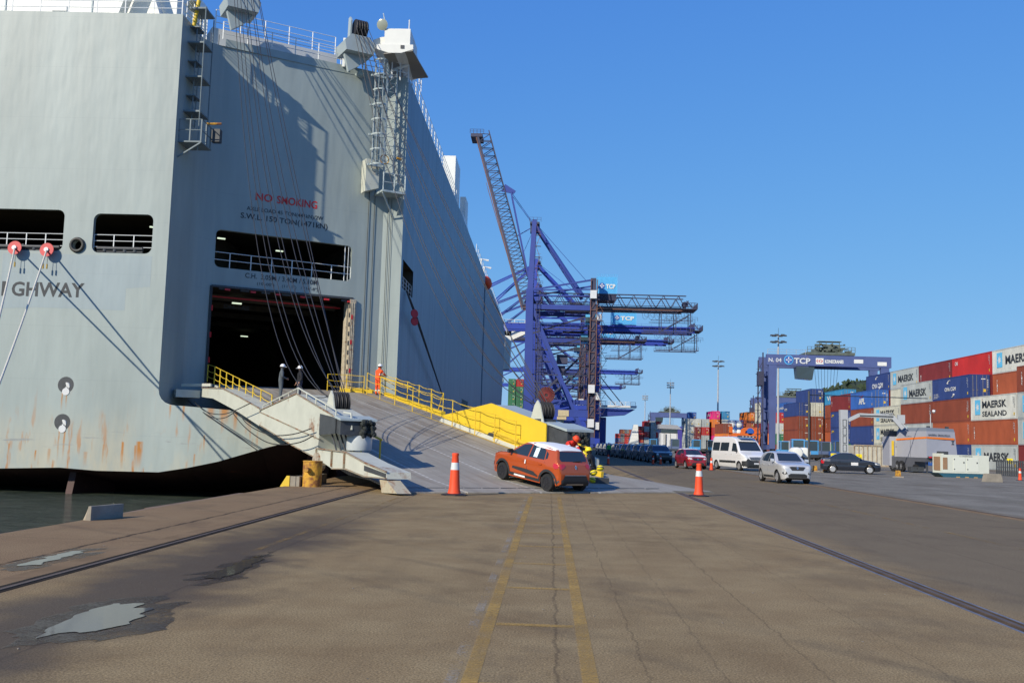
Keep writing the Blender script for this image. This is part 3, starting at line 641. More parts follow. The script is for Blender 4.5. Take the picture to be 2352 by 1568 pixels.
# --- white superstructure above
b = MB(); b.box(-60, -21.6, 53.2, 58, TOP, 27.5)
for x in (-45, -38, -31.5, -26.5): b.cur = 1; b.box(x, x+.08, 53.15, 53.2, TOP, 27.5); b.cur = 0
b.prism([(0, 0), (.22, 0), (1.5, 3.9), (1.28, 3.9)], (-25.0, 52.2, TOP), (1, 0, 0), (0, 0, 1), (0, .8, 0)); b.prism([(0, 0), (.2, 0), (-1.2, 3.9), (-1.4, 3.9)], (-22.0, 52.2, TOP), (1, 0, 0), (0, 0, 1), (0, .8, 0))
b.box(-28.9, -28.1, 52.0, 52.3, TOP+.0, 24.6); b.box(-28.0, -27.2, 51.8, 52.1, TOP+.9, 24.8)
sbuild(b, 'accommodation_block', [M['white'], M['grey']])
b = MB(); b.prism([(10.6, 0), (3.0, 0), (3.0, 1.5), (10.6, 1.5)], T(0, TOP, -1.3), -UX, ZZ, -NX*3); sbuild(b, 'bulwark', mat('pale_grey_bulwark', (.55, .56, .54), .5, var=.06, vscale=.8))
b = railing(MB(), [T(10.4, TOP+1.5, -1.4), T(3.1, TOP+1.5, -1.4)], 1.15, 3, 1.5); sbuild(b, 'bulwark_railing', M['rail'])
# bulges, casing and boats along the top of the side
deckb = [(90, 94, 24.9, 1.5), (101, 107, 25.2, 1.6), (150, 165, 24.6, 1.2), (167, 176, 25.0, 1.4), (178, 190, 24.4, 1.2)]
for y0_, y1_, zt_, dx in deckb:
    b = MB(); b.hexa([(SX-dx-.6, y0_, 23.9), (SX-.05, y0_, 23.9), (SX-.05, y1_, 23.9), (SX-dx-.6, y1_, 23.9)], [(SX-dx-.6, y0_, zt_+.4), (SX-.35, y0_+.5, zt_), (SX-.35, y1_-.5, zt_), (SX-dx-.6, y1_, zt_+.4)])
    sbuild(b, 'vent_housing', M['white'])
p1 = atx(1047, 358, -10.2); p0 = aty(1018, 358, p1.y)
b = MB(); b.box(p0.x, -10.2, p1.y, p1.y+5, 23.6, p1.z); b.box(-10.2, -9.6, p1.y+6, p1.y+9, 23.6, 27.4); sbuild(b, 'funnel_casing', M['white'])
b = railing(MB(), [(SX-.1, 118, 24.0), (SX-.1, 205, 23.6)], 1.1, 2, 3); sbuild(b, 'top_railing', M['rail'])
b = MB(); bw = [(SX+.1, 196, 20.5), (SX+.1, 200, 20.5)]
b.hexa([(SX-6, 205, 16), (SX+.6, 205, 16.4), (SX+.6, 209, 16.4), (SX-6, 209, 16)], [(SX-6, 205, 24), (SX+.8, 205, 23.2), (SX+.8, 209, 23.2), (SX-6, 209, 24)]); sbuild(b, 'forward_block', M['white'])
pb = atx(1124, 650, SX+.4)
b = MB(); b.lathe([(.05, -2.6), (.6, -2.1), (.85, -.9), (.85, .8), (.7, 1.8), (.2, 2.6)], (SX-.1, pb.y, pb.z+.0), (0, 1, 0), 12); sbuild(b, 'lifeboat', M['orange'], smooth=50)
b = MB(); b.tube([(SX-.8, pb.y-3, 23.5), (SX-.6, pb.y-3, pb.z+2.8), (SX+.4, pb.y-3, pb.z+2.6)], .15); b.tube([(SX-.8, pb.y+3, 23.5), (SX-.6, pb.y+3, pb.z+2.8), (SX+.4, pb.y+3, pb.z+2.6)], .15); sbuild(b, 'davit', M['white'])
CY = 57.5
# --- left sheave head with lamp, ladder column, small platform on the dark wall
def sheave_head(t, z, out, name, sc_, left):
    o = lambda dt, dz, do: T(t+dt*sc_, z+dz*sc_, out+do*sc_); UXs, ZZs, NXs = UX*sc_, ZZ*sc_, NX*sc_
    b = MB()
    b.prism([(-1.1, -.6), (1.1, -.6), (1.25, .15), (.7, .7), (-.7, .7), (-1.25, .15)], o(0, 0, -1.6), -UXs, ZZs, NXs*2.3)
    b.prism([(-.25, -1.4), (.6, -2.0), (1.0, -.6), (-.9, -.6)], o(0, 0, -.4), -UXs, ZZs, NXs*.35)
    b.prism([(-.2, .4), (.35, .4), (.5, 2.0), (.2, 2.35), (-.1, 2.3)], o(.55, 0, -.3), NXs, ZZs, -UXs*.12) 
    hd = sbuild(b, name, M['grey'])
    b = MB()
    for k in range(5): b.lathe([(.62*sc_, 0), (.66*sc_, .03), (.66*sc_, .09), (.62*sc_, .12)], o(.38-k*.2, 1.45, .15), UX, 20)
    sbuild(b, 'sheave', M['black'], hd)
    return o
hL = sheave_head(9.5, 25.9, .9, 'ramp_winch_head', .78, True)
hR = sheave_head(2.45, 25.0, .8, 'ramp_winch_head', .78, False)
b = railing(MB(), [T(3.0, 24.05, .02), T(1.6, 24.05, .02)], 1.1, 2, 1.4, .04); b.bar(T(3.0, 23.9, .05), T(3.0, 25.7, .05), .16); sbuild(b, 'winch_platform_rail', M['rail'])
def floodlight(p, dirv, r=.42):
    b = MB(); p = V(p); d = V(dirv).normalized(); b.lathe([(.1, -.55), (r*.55, -.38), (r*.9, -.1), (r, .0)], p, d, 20); b.cur = 1; b.lathe([(r*.98, 0.0), (.0, .10)], p, d, 20)
    b.cur = 0; b.tube([p-d*.5, p-d*.5+ZZ*.35, p-d*.5+ZZ*.9-NX*.3], .035); sbuild(b, 'floodlight', [M['grey'], M['glass_lamp']], smooth=40, recalc=False)
pl_ = aty(442, 14, 51.5); floodlight(pl_, (.35, -.6, -.75), .33)
pl_ = aty(878, 57, CY-.1); floodlight(pl_, (-.1, -.8, -.2), .34)
pl_ = T(2.0, 23.55, .45); floodlight(pl_, (.6, -.6, -.1), .22)
# ladder column with hoops on the dark wall (left) and the tower (right)
def ladder(b, p, z0, z1, ax, w_=.45):
    for s_ in (-1, 1): b.tube([p+ax*s_*w_/2+ZZ*z0, p+ax*s_*w_/2+ZZ*z1], .03, 5)
    z = z0
    while z < z1: b.tube([p-ax*w_/2+ZZ*z, p+ax*w_/2+ZZ*z], .018, 4); z += .33
pw = V((EX+.35, A.y-2.3, 0)); YY = V((0, 1, 0))
b = MB(); ladder(b, pw, 18.0, 24.6, YY, .5)
for k in range(7): z = 18.6+k*.95; b.box(EX, EX+.9, A.y-2.9, A.y-1.5, z, z+.09) if k % 2 == 0 else b.box(EX, EX+.5, A.y-2.7, A.y-1.7, z, z+.06)
b.tube([(EX+.75, A.y-1.2, 17.0), (EX+.75, A.y-1.2, 24.4)], .035); b.tube([(EX+.9, A.y-2.9, 16.5), (EX+.9, A.y-2.9, 24.4)], .03)
sbuild(b, 'wall_ladder', M['ladder'])
b = railing(MB(), [(EX, A.y-3.3, 16.9), (EX+1.2, A.y-3.3, 16.9), (EX+1.2, A.y-1.9, 16.9)], 1.15, 2, .6, .035); b.box(EX, EX+1.25, A.y-3.35, A.y-1.8, 16.8, 16.88); b.bar((EX, A.y-3.3, 16.0), (EX+1.2, A.y-3.3, 16.8), .07); sbuild(b, 'wall_platform', M['ladder'])
b = MB(); b.box(EX+1.35, EX+1.8, A.y-2.2, A.y-1.8, 17.2, 17.9); b.cur = 1; b.tube([(EX+1.1, A.y-2.4, 18.1), (EX+1.9, A.y-2.3, 18.15)], .06); sbuild(b, 'valve_box', [M['dark'], M['yrust']])
b = MB(); b.tube([(EX+.15, TY+1.2, 23.4), (EX+.25, TY+1.2, 24.1), (EX+.35, TY+1.2, 24.9)], .11, 10); sbuild(b, 'vent_pipe', M['yellow'], smooth=40)
b = railing(MB(), [(EX+.05, TY+.4, 23.6), (EX+.05, TY+3.4, 23.6)], 1.2, 3, 1, .03); sbuild(b, 'top_railing', M['rail'])
# right tower
pt_ = T(.55, 0, .75)
b = MB()
ladder(b, T(1.0, 0, .95), 17.6, 24.2, UX, .5)
for k in range(8):       # safety hoops
    z = 17.9+k*.92; c = T(1.0, z, 1.0); pts = [c+UX*.42*math.cos(rad(a))+NX*.62*math.sin(rad(a)) for a in range(0, 181, 20)]
    for p, q in zip(pts, pts[1:]): b.bar(p, q, .03, .09)
    if k % 2 == 0: b.bar(c-UX*.55, c+UX*.5, .12, .12)
for a in (20, 55, 90, 125, 160): b.tube([T(1.0, 17.9, 1.0)+UX*.42*math.cos(rad(a))+NX*.62*math.sin(rad(a)), T(1.0, 24.3, 1.0)+UX*.42*math.cos(rad(a))+NX*.62*math.sin(rad(a))], .02, 4)
for dt in (.45, -.15): b.tube([T(dt, 17.5, .9), T(dt, 24.2, .9)], .05, 6)
for k in range(12):
    z = 17.6+k*.56; b.tube([T(.45, z, .9), T(-.15, z, .9)], .025, 4); b.tube([T(.45, z, .9), T(-.15, z+.56, .9)], .02, 4)
sbuild(b, 'caged_ladder', M['grey'])
b = MB(); b.box(-10.45, -10.3, 59.0, 59.5, 17, 23.5); sbuild(b, 'ladder_backplate', M['grey']) if False else None
b = MB(); c = T(1.05, 0, .8); b.prism([(-.5, 16.9), (.35, 16.9), (.35, 18.3), (-.5, 18.3)], c, UX, ZZ, -NX*.75); b.prism([(-.5, 16.3), (.35, 16.6), (.35, 16.9), (-.5, 16.9)], c, UX, ZZ, -NX*.7)
sbuild(b, 'control_box', M['lgrey'])
b = MB(); b.prism([(0, 0), (1.5, 0), (1.5, .12), (0, .12)], T(.75, 16.25, .2), UX, ZZ, NX*1.4); b.bar(T(.7, 16.2, 1.5), T(-.6, 14.9, .3), .08); b.bar(T(-.6, 16.2, 1.5), T(-.75, 15.0, .2), .08)
railing(b, [T(.7, 16.3, 1.55), T(-.7, 16.3, 1.55)], 1.1, 2, .7, .035); sbuild(b, 'tower_platform', M['grey'])
b = MB()
for k in range(9):
    a0, a1 = rad(k*40), rad(k*40+40); c = T(.55, 18.3, 1.2); b.tube([c+UX*.28*math.cos(a0)+ZZ*.28*math.sin(a0), c+UX*.28*math.cos(a1)+ZZ*.28*math.sin(a1)], .03, 5)
b.tube([T(-.2, 18.5, 1.3), T(-.5, 18.45, 1.3)], .07, 6); sbuild(b, 'hose_reel', M['yrust'])
# white control cabin on the right corner
k0, k1, k2 = aty(884, 66, CY), aty(943, 66, CY), aty(943, 121, CY); k3 = aty(884, 104, CY); kL = aty(858, 92, CY+.6)
b = MB()
b.box(k0.x, k1.x, CY, CY+3.0, k3.z, k0.z)
b.prism([(kL.x+.35, k2.z+.15), (k0.x+.3, k2.z-.08), (k1.x-.5, k2.z-.08), (k1.x+.22, k2.z+.15), (k1.x+.22, k3.z), (kL.x+.35, k3.z)], (0, CY-.12, 0), (1, 0, 0), ZZ, (0, 4.6, 0))
b.prism([(kL.x, k3.z), (k0.x, k3.z), (k0.x, k0.z-.25), (k0.x-.35, k0.z-.3), (kL.x, kL.z)], (0, CY+.6, 0), (1, 0, 0), ZZ, (0, 2.2, 0))
b.bar(aty(878, 57, CY)+V((0, .35, -.1)), (k0.x+.2, CY+.6, k0.z-.1), .09, .09)
sbuild(b, 'control_cabin', mat('cabin_white_paint', (.70, .70, .64), .45, var=.05))
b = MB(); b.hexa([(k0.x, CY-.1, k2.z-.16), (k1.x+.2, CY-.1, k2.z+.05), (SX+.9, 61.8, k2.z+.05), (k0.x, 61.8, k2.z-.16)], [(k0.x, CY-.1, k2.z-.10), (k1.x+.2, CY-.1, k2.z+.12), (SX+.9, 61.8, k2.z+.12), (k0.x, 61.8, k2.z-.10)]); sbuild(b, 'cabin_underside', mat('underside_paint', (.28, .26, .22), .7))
kv = aty(920, 108, CY-.14); b = MB(); b.box(kv.x, kv.x+.22, CY-.16, CY-.13, kv.z-.1, kv.z+.1); sbuild(b, 'cabin_vent', M['dark'])
b = MB(); b.bar(T(.35, 23.9, .4), T(.35, 24.6, .4), .3, .3); b.tube([T(.35, 23.9, .4), T(-.2, 24.3, .6), T(-.9, 24.6, .9)], .09, 8); sbuild(b, 'cabin_bracket', M['white'], smooth=40)
b = railing(MB(), [T(.2, 23.5, .9), T(-.9, 23.5, .9), T(-.9, 23.5, -.5)], 1.1, 2, .6, .035); b.tube([(k1.x-.1, CY+.1, k0.z), (k1.x-.1, CY+.1, k0.z+.6)], .04); sbuild(b, 'cabin_railing', M['rail'])
b = railing(MB(), [T(-1.0, 25.3, 1.3), (SX+.15, 61, 25.0), (SX+.15, 64, 24.6)], .8, 2, 1, .03); sbuild(b, 'cabin_railing', M['rail'])
b = MB(); b.prism([(0, 0), (.9, 0), (.8, .22), (.1, .22)], (k0.x+.1, CY+.5, k0.z), (1, 0, 0), ZZ, (0, .8, 0)); sbuild(b, 'roof_hatch', M['cyan'])
# ------------------------------------------------------------------ stern ramp
def R(s, w_, z): return D0+NX*s+UX*w_+ZZ*z
PROF = [(-.3, 4.33), (1.2, 4.18), (23.0, .68), (25.4, .32), (28.0, .05)]
def rz(s):
    for (a, za), (c, zc) in zip(PROF, PROF[1:]):
        if s <= c: return za+(zc-za)*(s-a)/(c-a)
    return .05
def ramp_mat():
    m = mat('ramp_deck_steel', (.25, .255, .24), .8, spec=.25); g = G(m); b = g.N['Principled BSDF']; P, _ = g.pos()
    def lin(v, k):       # dot product with a horizontal direction
        n = g.N.new('ShaderNodeVectorMath'); n.operation = 'DOT_PRODUCT'; g.L.new(P, n.inputs[0]); n.inputs[1].default_value = v; return g.math('SUBTRACT', n.outputs[1 if len(n.outputs) > 1 else 0], k)
    s = lin(tuple(NX), D0.dot(NX)); w_ = lin(tuple(UX), D0.dot(UX))
    rot = g.N.new('ShaderNodeCombineXYZ'); g.put(rot.inputs[0], w_); g.put(rot.inputs[1], s)
    c = g.mix(g.ramp(g.noise(rot.outputs[0], .8, 6, .65, (1, .3, 1)), .35, .68), (.235, .215, .175), (.37, .345, .29))
    c = g.mix(g.ramp(g.noise(rot.outputs[0], 1.6, 6, .7, (2.4, .14, 1)), .46, .66, 0, .7), c, (.15, .105, .07))
    low = g.ramp(s, 15, 21)
    # anti-skid bars across the ramp
    fr = g.math('ABSOLUTE', g.math('SUBTRACT', g.math('FRACT', g.math('MULTIPLY', s, 4.2)), .5))
    barm = g.ramp(fr, .30, .38)
    c = g.mix(g.math('MULTIPLY', g.math('MULTIPLY', barm, g.ramp(s, 12, 22)), .62), c, (.055, .05, .045))
    c = g.mix(g.math('MULTIPLY', low, .30), c, (.42, .40, .34))
    for wl in (-1.9, .9, 3.2):
        k = g.ramp(g.math('ABSOLUTE', g.math('SUBTRACT', w_, wl)), .06, .03)
        dash = g.ramp(g.math('FRACT', g.math('MULTIPLY', s, 3.1)), .2, .35)
        c = g.mix(g.math('MULTIPLY', g.math('MULTIPLY', k, dash), .6), c, (.62, .60, .54))
    k = g.ramp(g.math('ABSOLUTE', g.math('SUBTRACT', w_, 4.85)), .07, .045); c = g.mix(g.math('MULTIPLY', g.math('MULTIPLY', k, g.ramp(s, 19.5, 19.3)), .85), c, (.55, .36, .03))
    g.put(b.inputs['Base Color'], c)
    g.put(b.inputs['Normal'], g.bump(g.math('ADD', g.math('MULTIPLY', barm, .6), g.noise(P, 8, 4)), .5, .02))
    return m
rm = ramp_mat()
b = MB(); ss = [-.3, 1.2]+[1.2+21.8*k/8 for k in range(1, 9)]+[25.4, 27.2]
def wl_(s): return -3.9 if s < 22 else -3.9-.35*(s-22)/6
def wr_(s): return 6.0 if s < 20 else 6.0+.5*(s-20)/8
tb = []
for s in ss: tb.append((R(s, wl_(s), rz(s)), R(s, wr_(s), rz(s)), R(s, wr_(s), rz(s)-.35 if s < 24 else rz(s)-.05), R(s, wl_(s), rz(s)-.35 if s < 24 else rz(s)-.05)))
for p, q in zip(tb, tb[1:]): b.face(p[0], q[0], q[1], p[1]); b.face(p[1], q[1], q[2], p[2]); b.face(p[3], p[2], q[2], q[3]); b.face(p[0], p[3], q[3], q[0])
b.face(*tb[0]); b.face(*reversed(tb[-1]))
ramp = sbuild(b, 'stern_ramp', rm, recalc=False)
def rbuild(b, name, m, **k): return sbuild(b, name, m, ramp, **k)
# folding flaps at the foot
for w0, w1, s1 in ((-4.22, -1.9, 28.0), (-1.86, .45, 28.05), (.49, 2.8, 27.95), (2.84, 4.7, 28.0), (4.74, 6.55, 27.9)):
    b = MB(); s0 = 27.22; b.hexa([R(s1, w0, .005), R(s1, w1, .005), R(s0, w1, rz(s0)-.06), R(s0, w0, rz(s0)-.06)], [R(s1, w0, .045), R(s1, w1, .045), R(s0, w1, rz(s0)+.0), R(s0, w0, rz(s0)+.0)]); rbuild(b, 'foot_flap', rm)
b = MB()
for k in range(16): a_ = random.uniform(-.05, .05); b.bar(R(27.25+a_, -4.2+k*.66, .13), R(27.22, -3.6+k*.66, .13), .05, .03)
rbuild(b, 'flap_hinge', M['dark'])
# side step of the ramp right of the car (raised plate)
b = MB(); b.hexa([R(22.5, 6.0, .3), R(22.5, 7.0, .0), R(27.6, 8.6, .0), R(27.6, 6.5, .0)], [R(22.5, 6.0, .62), R(22.5, 6.9, .5), R(27.6, 8.5, .05), R(27.6, 6.5, .08)]); rbuild(b, 'side_flap', rm)
# left girder
def gird(poly, w0, w1, name, m, wt=None):
    b = MB(); b.prism(poly, D0+UX*w0, NX, ZZ, UX*(w1-w0)); return rbuild(b, name, m)
LG = [(2.2, 3.98), (1.9, 3.53), (5.0, 3.36), (10.1, 2.64), (13.85, 2.0), (13.95, 2.72), (10.3, 3.3), (6.9, 3.80), (4, 3.95)]
gird(LG, -4.7, -3.92, 'upper_girder', M['lgrey'])
gird([(13.85, 2.03), (18.94, 1.24), (22.14, .80), (21.75, 1.1), (21.9, 1.7), (22.6, 1.85), (23.5, 1.85), (23.5, 2.31), (18.96, 3.22), (13.95, 2.64)], -4.72, -3.5, 'main_girder', M['lgrey'])
gird([(21.66, 1.2), (22.14, .78), (23.38, .55), (24.69, .60), (26.45, .43), (28.25, .44), (28.2, .64), (26.4, .86), (24.62, 1.14)], -4.7, -3.9, 'lower_girder', M['lgrey'])
gird([(27.7, .40), (28.25, .40), (29.1, .06), (27.9, .02)], -4.7, -4.25, 'foot_bracket', mat('rusty_foot_plate', (.42, .38, .27), .7, var=.25, vscale=2, rust=.55, rscale=2))
b = MB()
for s0 in (21.7, 23.35, 24.6): b.box(0, 0, 0, 0, 0, 0) if False else b.bar(R(s0, -4.74, .62), R(s0, -4.74, 1.18), .06, .05, up=NX)
for (a, za), (c, zc) in (((21.6, 1.22), (24.65, 1.16)), ((24.65, 1.16), (26.4, .88)), ((26.4, .88), (28.25, .66)), ((23.4, .56), (24.7, .61)), ((24.7, .61), (26.45, .44)), ((26.45, .44), (28.25, .46)),
                         ((14, 2.05), (18.94, 1.25)), ((18.94, 1.25), (22.1, .82)), ((13.95, 2.66), (18.96, 3.24)), ((18.96, 3.24), (23.5, 2.33)), ((2.2, 4.0), (6.9, 3.82)), ((6.9, 3.82), (10.3, 3.32)), ((10.3, 3.32), (13.9, 2.74)), ((13.9, 2.6), (21.9, 1.55))):
    b.bar(R(a, -4.72, za), R(c, -4.72, zc), .07, .035)
rbuild(b, 'rusty_flange', mat('rusty_flange', (.30, .27, .2), .7, var=.3, vscale=3, rust=.75, rscale=3))
b = MB(); b.hexa([R(26.4, -4.72, .62), R(28.2, -4.72, .48), R(28.2, -4.1, .48), R(26.4, -4.1, .62)], [R(26.4, -4.72, .78), R(28.2, -4.72, .60), R(28.2, -4.1, .60), R(26.4, -4.1, .78)]); rbuild(b, 'dark_slot', M['dark'])
b = MB(); b.lathe([(.32, -.05), (.32, .25)], R(21.8, -4.75, .75), UX, 16); rbuild(b, 'roller', mat('rusty_roller', (.4, .36, .28), .6, rust=.6, rscale=5))
# mounting arm at the top left, links
b = MB(); b.hexa([R(.4, -6.0, 3.45), R(.4, -4.75, 3.45), R(2.2, -4.75, 3.45), R(2.2, -6.0, 3.45)], [R(.4, -6.0, 3.85), R(.4, -4.75, 3.85), R(2.2, -4.75, 3.85), R(2.2, -6.0, 3.85)]); b.bar(R(1.6, -5.6, 4.1), R(2.6, -4.3, 4.15), .18, .15); rbuild(b, 'hinge_arm', M['lgrey'])
# walkway kerb with brackets beside the handrail
b = MB()
for k in range(10):
    s0 = 2.2+k*1.12; b.bar(R(s0, -3.98, rz(s0)+.02), R(s0+.85, -3.98, rz(s0+.85)+.02), .10, .26)
    b.cur = 1; b.prism([(0, -.15), (.28, -.15), (.14, .16)], R(s0+.88, -4.1, rz(s0+.9)), NX, ZZ, UX*.2); b.cur = 0
rbuild(b, 'walkway_kerb', [M['lgrey'], mat('bracket_brown', (.12, .09, .06), .8, var=.3)])
def handrail(b, pts, h, n=3, r=.028, sag=.05, posts=True):
    for p in pts:
        if posts: b.tube([p, p+ZZ*h], r, 6)
    for i in range(n):
        hh = h*(i+1)/n
        for p, q in zip(pts, pts[1:]):
            a, c = p+ZZ*hh, q+ZZ*hh; sg = 0 if (i == n-1 and sag < .06) else sag
            b.tube([a, a.lerp(c, .33)-ZZ*sg, a.lerp(c, .66)-ZZ*sg, c], r*.62, 5)
    return b
def prof_left(s): return rz(s)+.18
b = handrail(MB(), [R(s, -4.0, rz(s)+.15) for s in (.2, 1.9, 3.2, 4.6, 6.0, 7.3, 8.6, 9.9, 11.3, 13.1)], .95, 3, .03, .05); b.tube([R(13.1, -4.0, rz(13.1)+.9), R(12.6, -3.6, rz(12.6))], .03); rbuild(b, 'left_handrail', M['yellow'])
b = handrail(MB(), [R(s, 4.85, rz(s)) for s in (1.5, 3.6, 5.8, 8.2, 10.6, 13.0, 15.4, 17.3, 19.2)], 1.25, 3, .026, .06)
b.bar(R(3.6, 4.85, rz(3.6)+1.27), R(8.2, 4.85, rz(8.2)+1.27), .07, .05); rbuild(b, 'right_handrail', M['yellow'])
b = handrail(MB(), [R(s, 6.0, rz(s)+.2) for s in (-.2, 1.5, 3.1, 4.8, 6.4, 8.0, 9.5)], 1.0, 3, .026, .06); b.tube([R(9.5, 6.0, rz(9.5)+1.2), R(8.9, 6.0, rz(8.9)+.2)], .025); rbuild(b, 'right_handrail', M['yellow'])
b = handrail(MB(), [R(.2, 2.9, 4.25), R(.4, 4.0, 4.25), R(.9, 4.9, 4.2)], 1.0, 3, .026, .05); rbuild(b, 'right_handrail', M['yellow'])
b = MB(); b.hexa([R(1.7, 5.85, rz(1.7)-.1), R(9.6, 5.85, rz(9.6)-.1), R(9.6, 6.1, rz(9.6)-.1), R(1.7, 6.1, rz(1.7)-.1)], [R(1.7, 5.85, rz(1.7)+.2), R(9.6, 5.85, rz(9.6)+.25), R(9.6, 6.1, rz(9.6)+.25), R(1.7, 6.1, rz(1.7)+.2)])
for w0 in (3.6, 4.35, 5.05): b.bar(R(.3, w0, 4.35), R(.55, w0+.6, 4.35), .25, .25)
rbuild(b, 'yellow_kerb', mat('bright_yellow_paint', (.70, .48, .025), .5, var=.06, vscale=2, rust=.03))
# right girder, inner face painted yellow
RG = [(11.2, 2.85), (11.2, 2.45), (15.9, rz(15.9)-.05), (16.2, 2.0), (16.7, 2.05), (20.2, 1.42), (21.15, 1.45), (21.15, 2.43), (16.3, 3.36)]
RG2 = [(11.2, 2.85), (11.2, 2.45), (21.1, 1.42), (21.15, 1.45), (21.15, 2.43), (16.3, 3.36)]
gird(RG, 5.17, 5.22, 'yellow_side_plate', mat('yellow_side_plate_paint', (.72, .50, .03), .5, var=.05, vscale=1.5))
gird([(16.0, rz(16.0)+.06), (16.25, 2.02), (16.9, 2.10), (19.6, 1.58), (19.6, 1.45), (17.3, 1.78), (17.0, rz(17))], 5.12, 5.165, 'dark_slot', M['dark'])
gird([(11.4, 2.80), (11.4, 2.45), (21.05, 1.45), (21.1, 2.38), (16.3, 3.30)], 5.25, 6.45, 'right_girder', M['grey'])
b = MB(); b.hexa([R(11.3, 4.95, rz(11.3)), R(21.3, 4.95, rz(21.3)), R(21.3, 5.2, rz(21.3)), R(11.3, 5.2, rz(11.3))], [R(11.3, 5.1, rz(11.3)+.15), R(21.3, 5.1, rz(21.3)+.12), R(21.3, 5.2, rz(21.3)+.12), R(11.3, 5.2, rz(11.3)+.15)]); rbuild(b, 'girder_base_strip', M['lgrey'])
b = MB(); b.tube([R(16.9, 5.08, rz(16.9)+.05), R(17.0, 5.08, rz(17)+.42), R(20.9, 5.08, rz(20.9)+.36), R(20.9, 5.08, rz(20.9))], .09, 8); b.face(R(17.0, 5.1, rz(17)+.38), R(20.9, 5.1, rz(20.9)+.34), R(20.9, 5.1, rz(20.9)), R(17, 5.1, rz(17))); rbuild(b, 'yellow_guard', M['yellow'], recalc=False)
gird([(21.15, 1.5), (22.6, 1.35), (22.6, 2.1), (21.15, 2.38)], 5.3, 6.4, 'end_block', M['dark'])
gird([(21.2, 2.40), (22.7, 2.12), (22.7, 2.22), (21.2, 2.48)], 5.2, 6.5, 'end_plate', M['grey'])
gird([(21.16, .9), (23.4, .62), (23.4, 1.1), (21.16, 1.45)], 5.3, 6.3, 'end_base', M['lgrey'])
# left end block with netting and grey drum
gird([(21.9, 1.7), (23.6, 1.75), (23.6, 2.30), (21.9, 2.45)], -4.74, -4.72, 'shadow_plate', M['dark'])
gird([(23.5, 1.78), (24.0, 1.72), (24.0, 2.2), (23.5, 2.28)], -4.7, -3.5, 'end_block', M['dark'])
gird([(23.3, 2.33), (24.1, 2.20), (24.1, 2.27), (23.3, 2.40)], -4.75, -3.42, 'end_plate', M['grey'])
def lumps(c, rx, n, r_, seed, name='tangled_netting'):
    rnd = random.Random(seed); b = MB()
    for k in range(n):
        p = c+UX*rnd.uniform(-rx, rx)+ZZ*rnd.uniform(-.28, .28)+NX*rnd.uniform(-.1, .12); r = r_*rnd.uniform(.6, 1.2)
        b.lathe([(.0, -r), (r*.7, -r*.7), (r, 0), (r*.7, r*.7), (0, r)], p, (rnd.uniform(-1, 1), rnd.uniform(-1, 1), rnd.uniform(-1, 1)), 7)
    rbuild(b, name, M['netting'])
lumps(R(24.02, -3.72, 1.95), .22, 60, .085, 1); lumps(R(22.7, 5.85, 1.75), .35, 60, .11, 2)
b = MB(); b.lathe([(.42, 0), (.44, .03), (.44, .5), (.42, .53)], R(23.6, -3.85, 1.20), ZZ, 24); rbuild(b, 'grey_drum', mat('grey_drum_paint', (.42, .45, .45), .35, var=.1), smooth=40)
def blocksheave(s, w0, z, r):
    b = MB(); b.prism([(-r*1.5, -.45), (r*1.3, -.45), (r*.55, .75*r), (0, r*1.25), (-r*.55, .75*r)], R(s, w0-.08, z), NX, ZZ, UX*.05); blk = rbuild(b, 'sheave_cheek', M['lgrey'])
    b = MB()
    for k in range(4): b.lathe([(.0, 0), (r*.9, .0), (r, .02), (r*.92, .06), (r, .10), (r*.9, .12), (0, .12)], R(s, w0+k*.15, z+.05), UX, 28)
    rbuild(b, 'sheave', M['black'], smooth=30)
    b = MB(); b.bar(R(s+.1, w0-.1, z-.33), R(s+.1, w0+.65, z-.33), .5, .12); rbuild(b, 'sheave_base', M['dark'])
blocksheave(21.5, -4.15, 2.82, .40); blocksheave(19.9, 5.55, 2.92, .42)
b = MB()
for k in range(5): b.tube([R(22.6, -4.55+.16*k, 1.9), R(23.2, -4.5+.16*k, 1.12)], .035, 6)
rbuild(b, 'hydraulic_rod', M['dark'])
# handrail along the top of the left girder
b = MB(); gl = [(14.2, 2.80), (18.96, 3.40), (23.4, 2.50)]
for (a, za), (c, zc) in zip(gl, gl[1:]):
    b.tube([R(a, -4.66, za+.06), R(c, -4.66, zc+.06)], .03, 6)
    for k in range(5): s0 = a+(c-a)*k/4; z0_ = za+(zc-za)*k/4; b.tube([R(s0, -4.66, z0_+.06), R(s0, -4.66, z0_-.16)], .03, 5)
b.tube([R(23.3, -4.35, 2.5), R(23.9, -4.3, 2.45), R(24.0, -4.3, 1.9)], .04, 6); rbuild(b, 'grab_rail', M['lgrey'])
# small yellow stanchions either side of the foot
for w0, s0, s1, zz in ((-2.55, 20.4, 22.3, .86), (5.55, 21.9, 23.6, 1.0)):
    b = MB(); b.tube([R(s0, w0, rz(s0)), R(s0, w0, rz(s0)+zz)], .035); b.tube([R(s1, w0, rz(s1)), R(s1, w0, rz(s1)+zz*.92)], .035); b.tube([R(s0-.25, w0, rz(s0)+zz+.02), R(s1+.1, w0, rz(s1)+zz*.92)], .04); b.tube([R(s0, w0, rz(s0)+.55), R(s0, w0-.35, rz(s0))], .03)
    rbuild(b, 'stanchion', M['yellow'])
b = MB(); b.bar(R(23.6, 5.45, .66), R(24.8, 5.5, .50), .12, .26); rbuild(b, 'yellow_edge', M['yellow'])
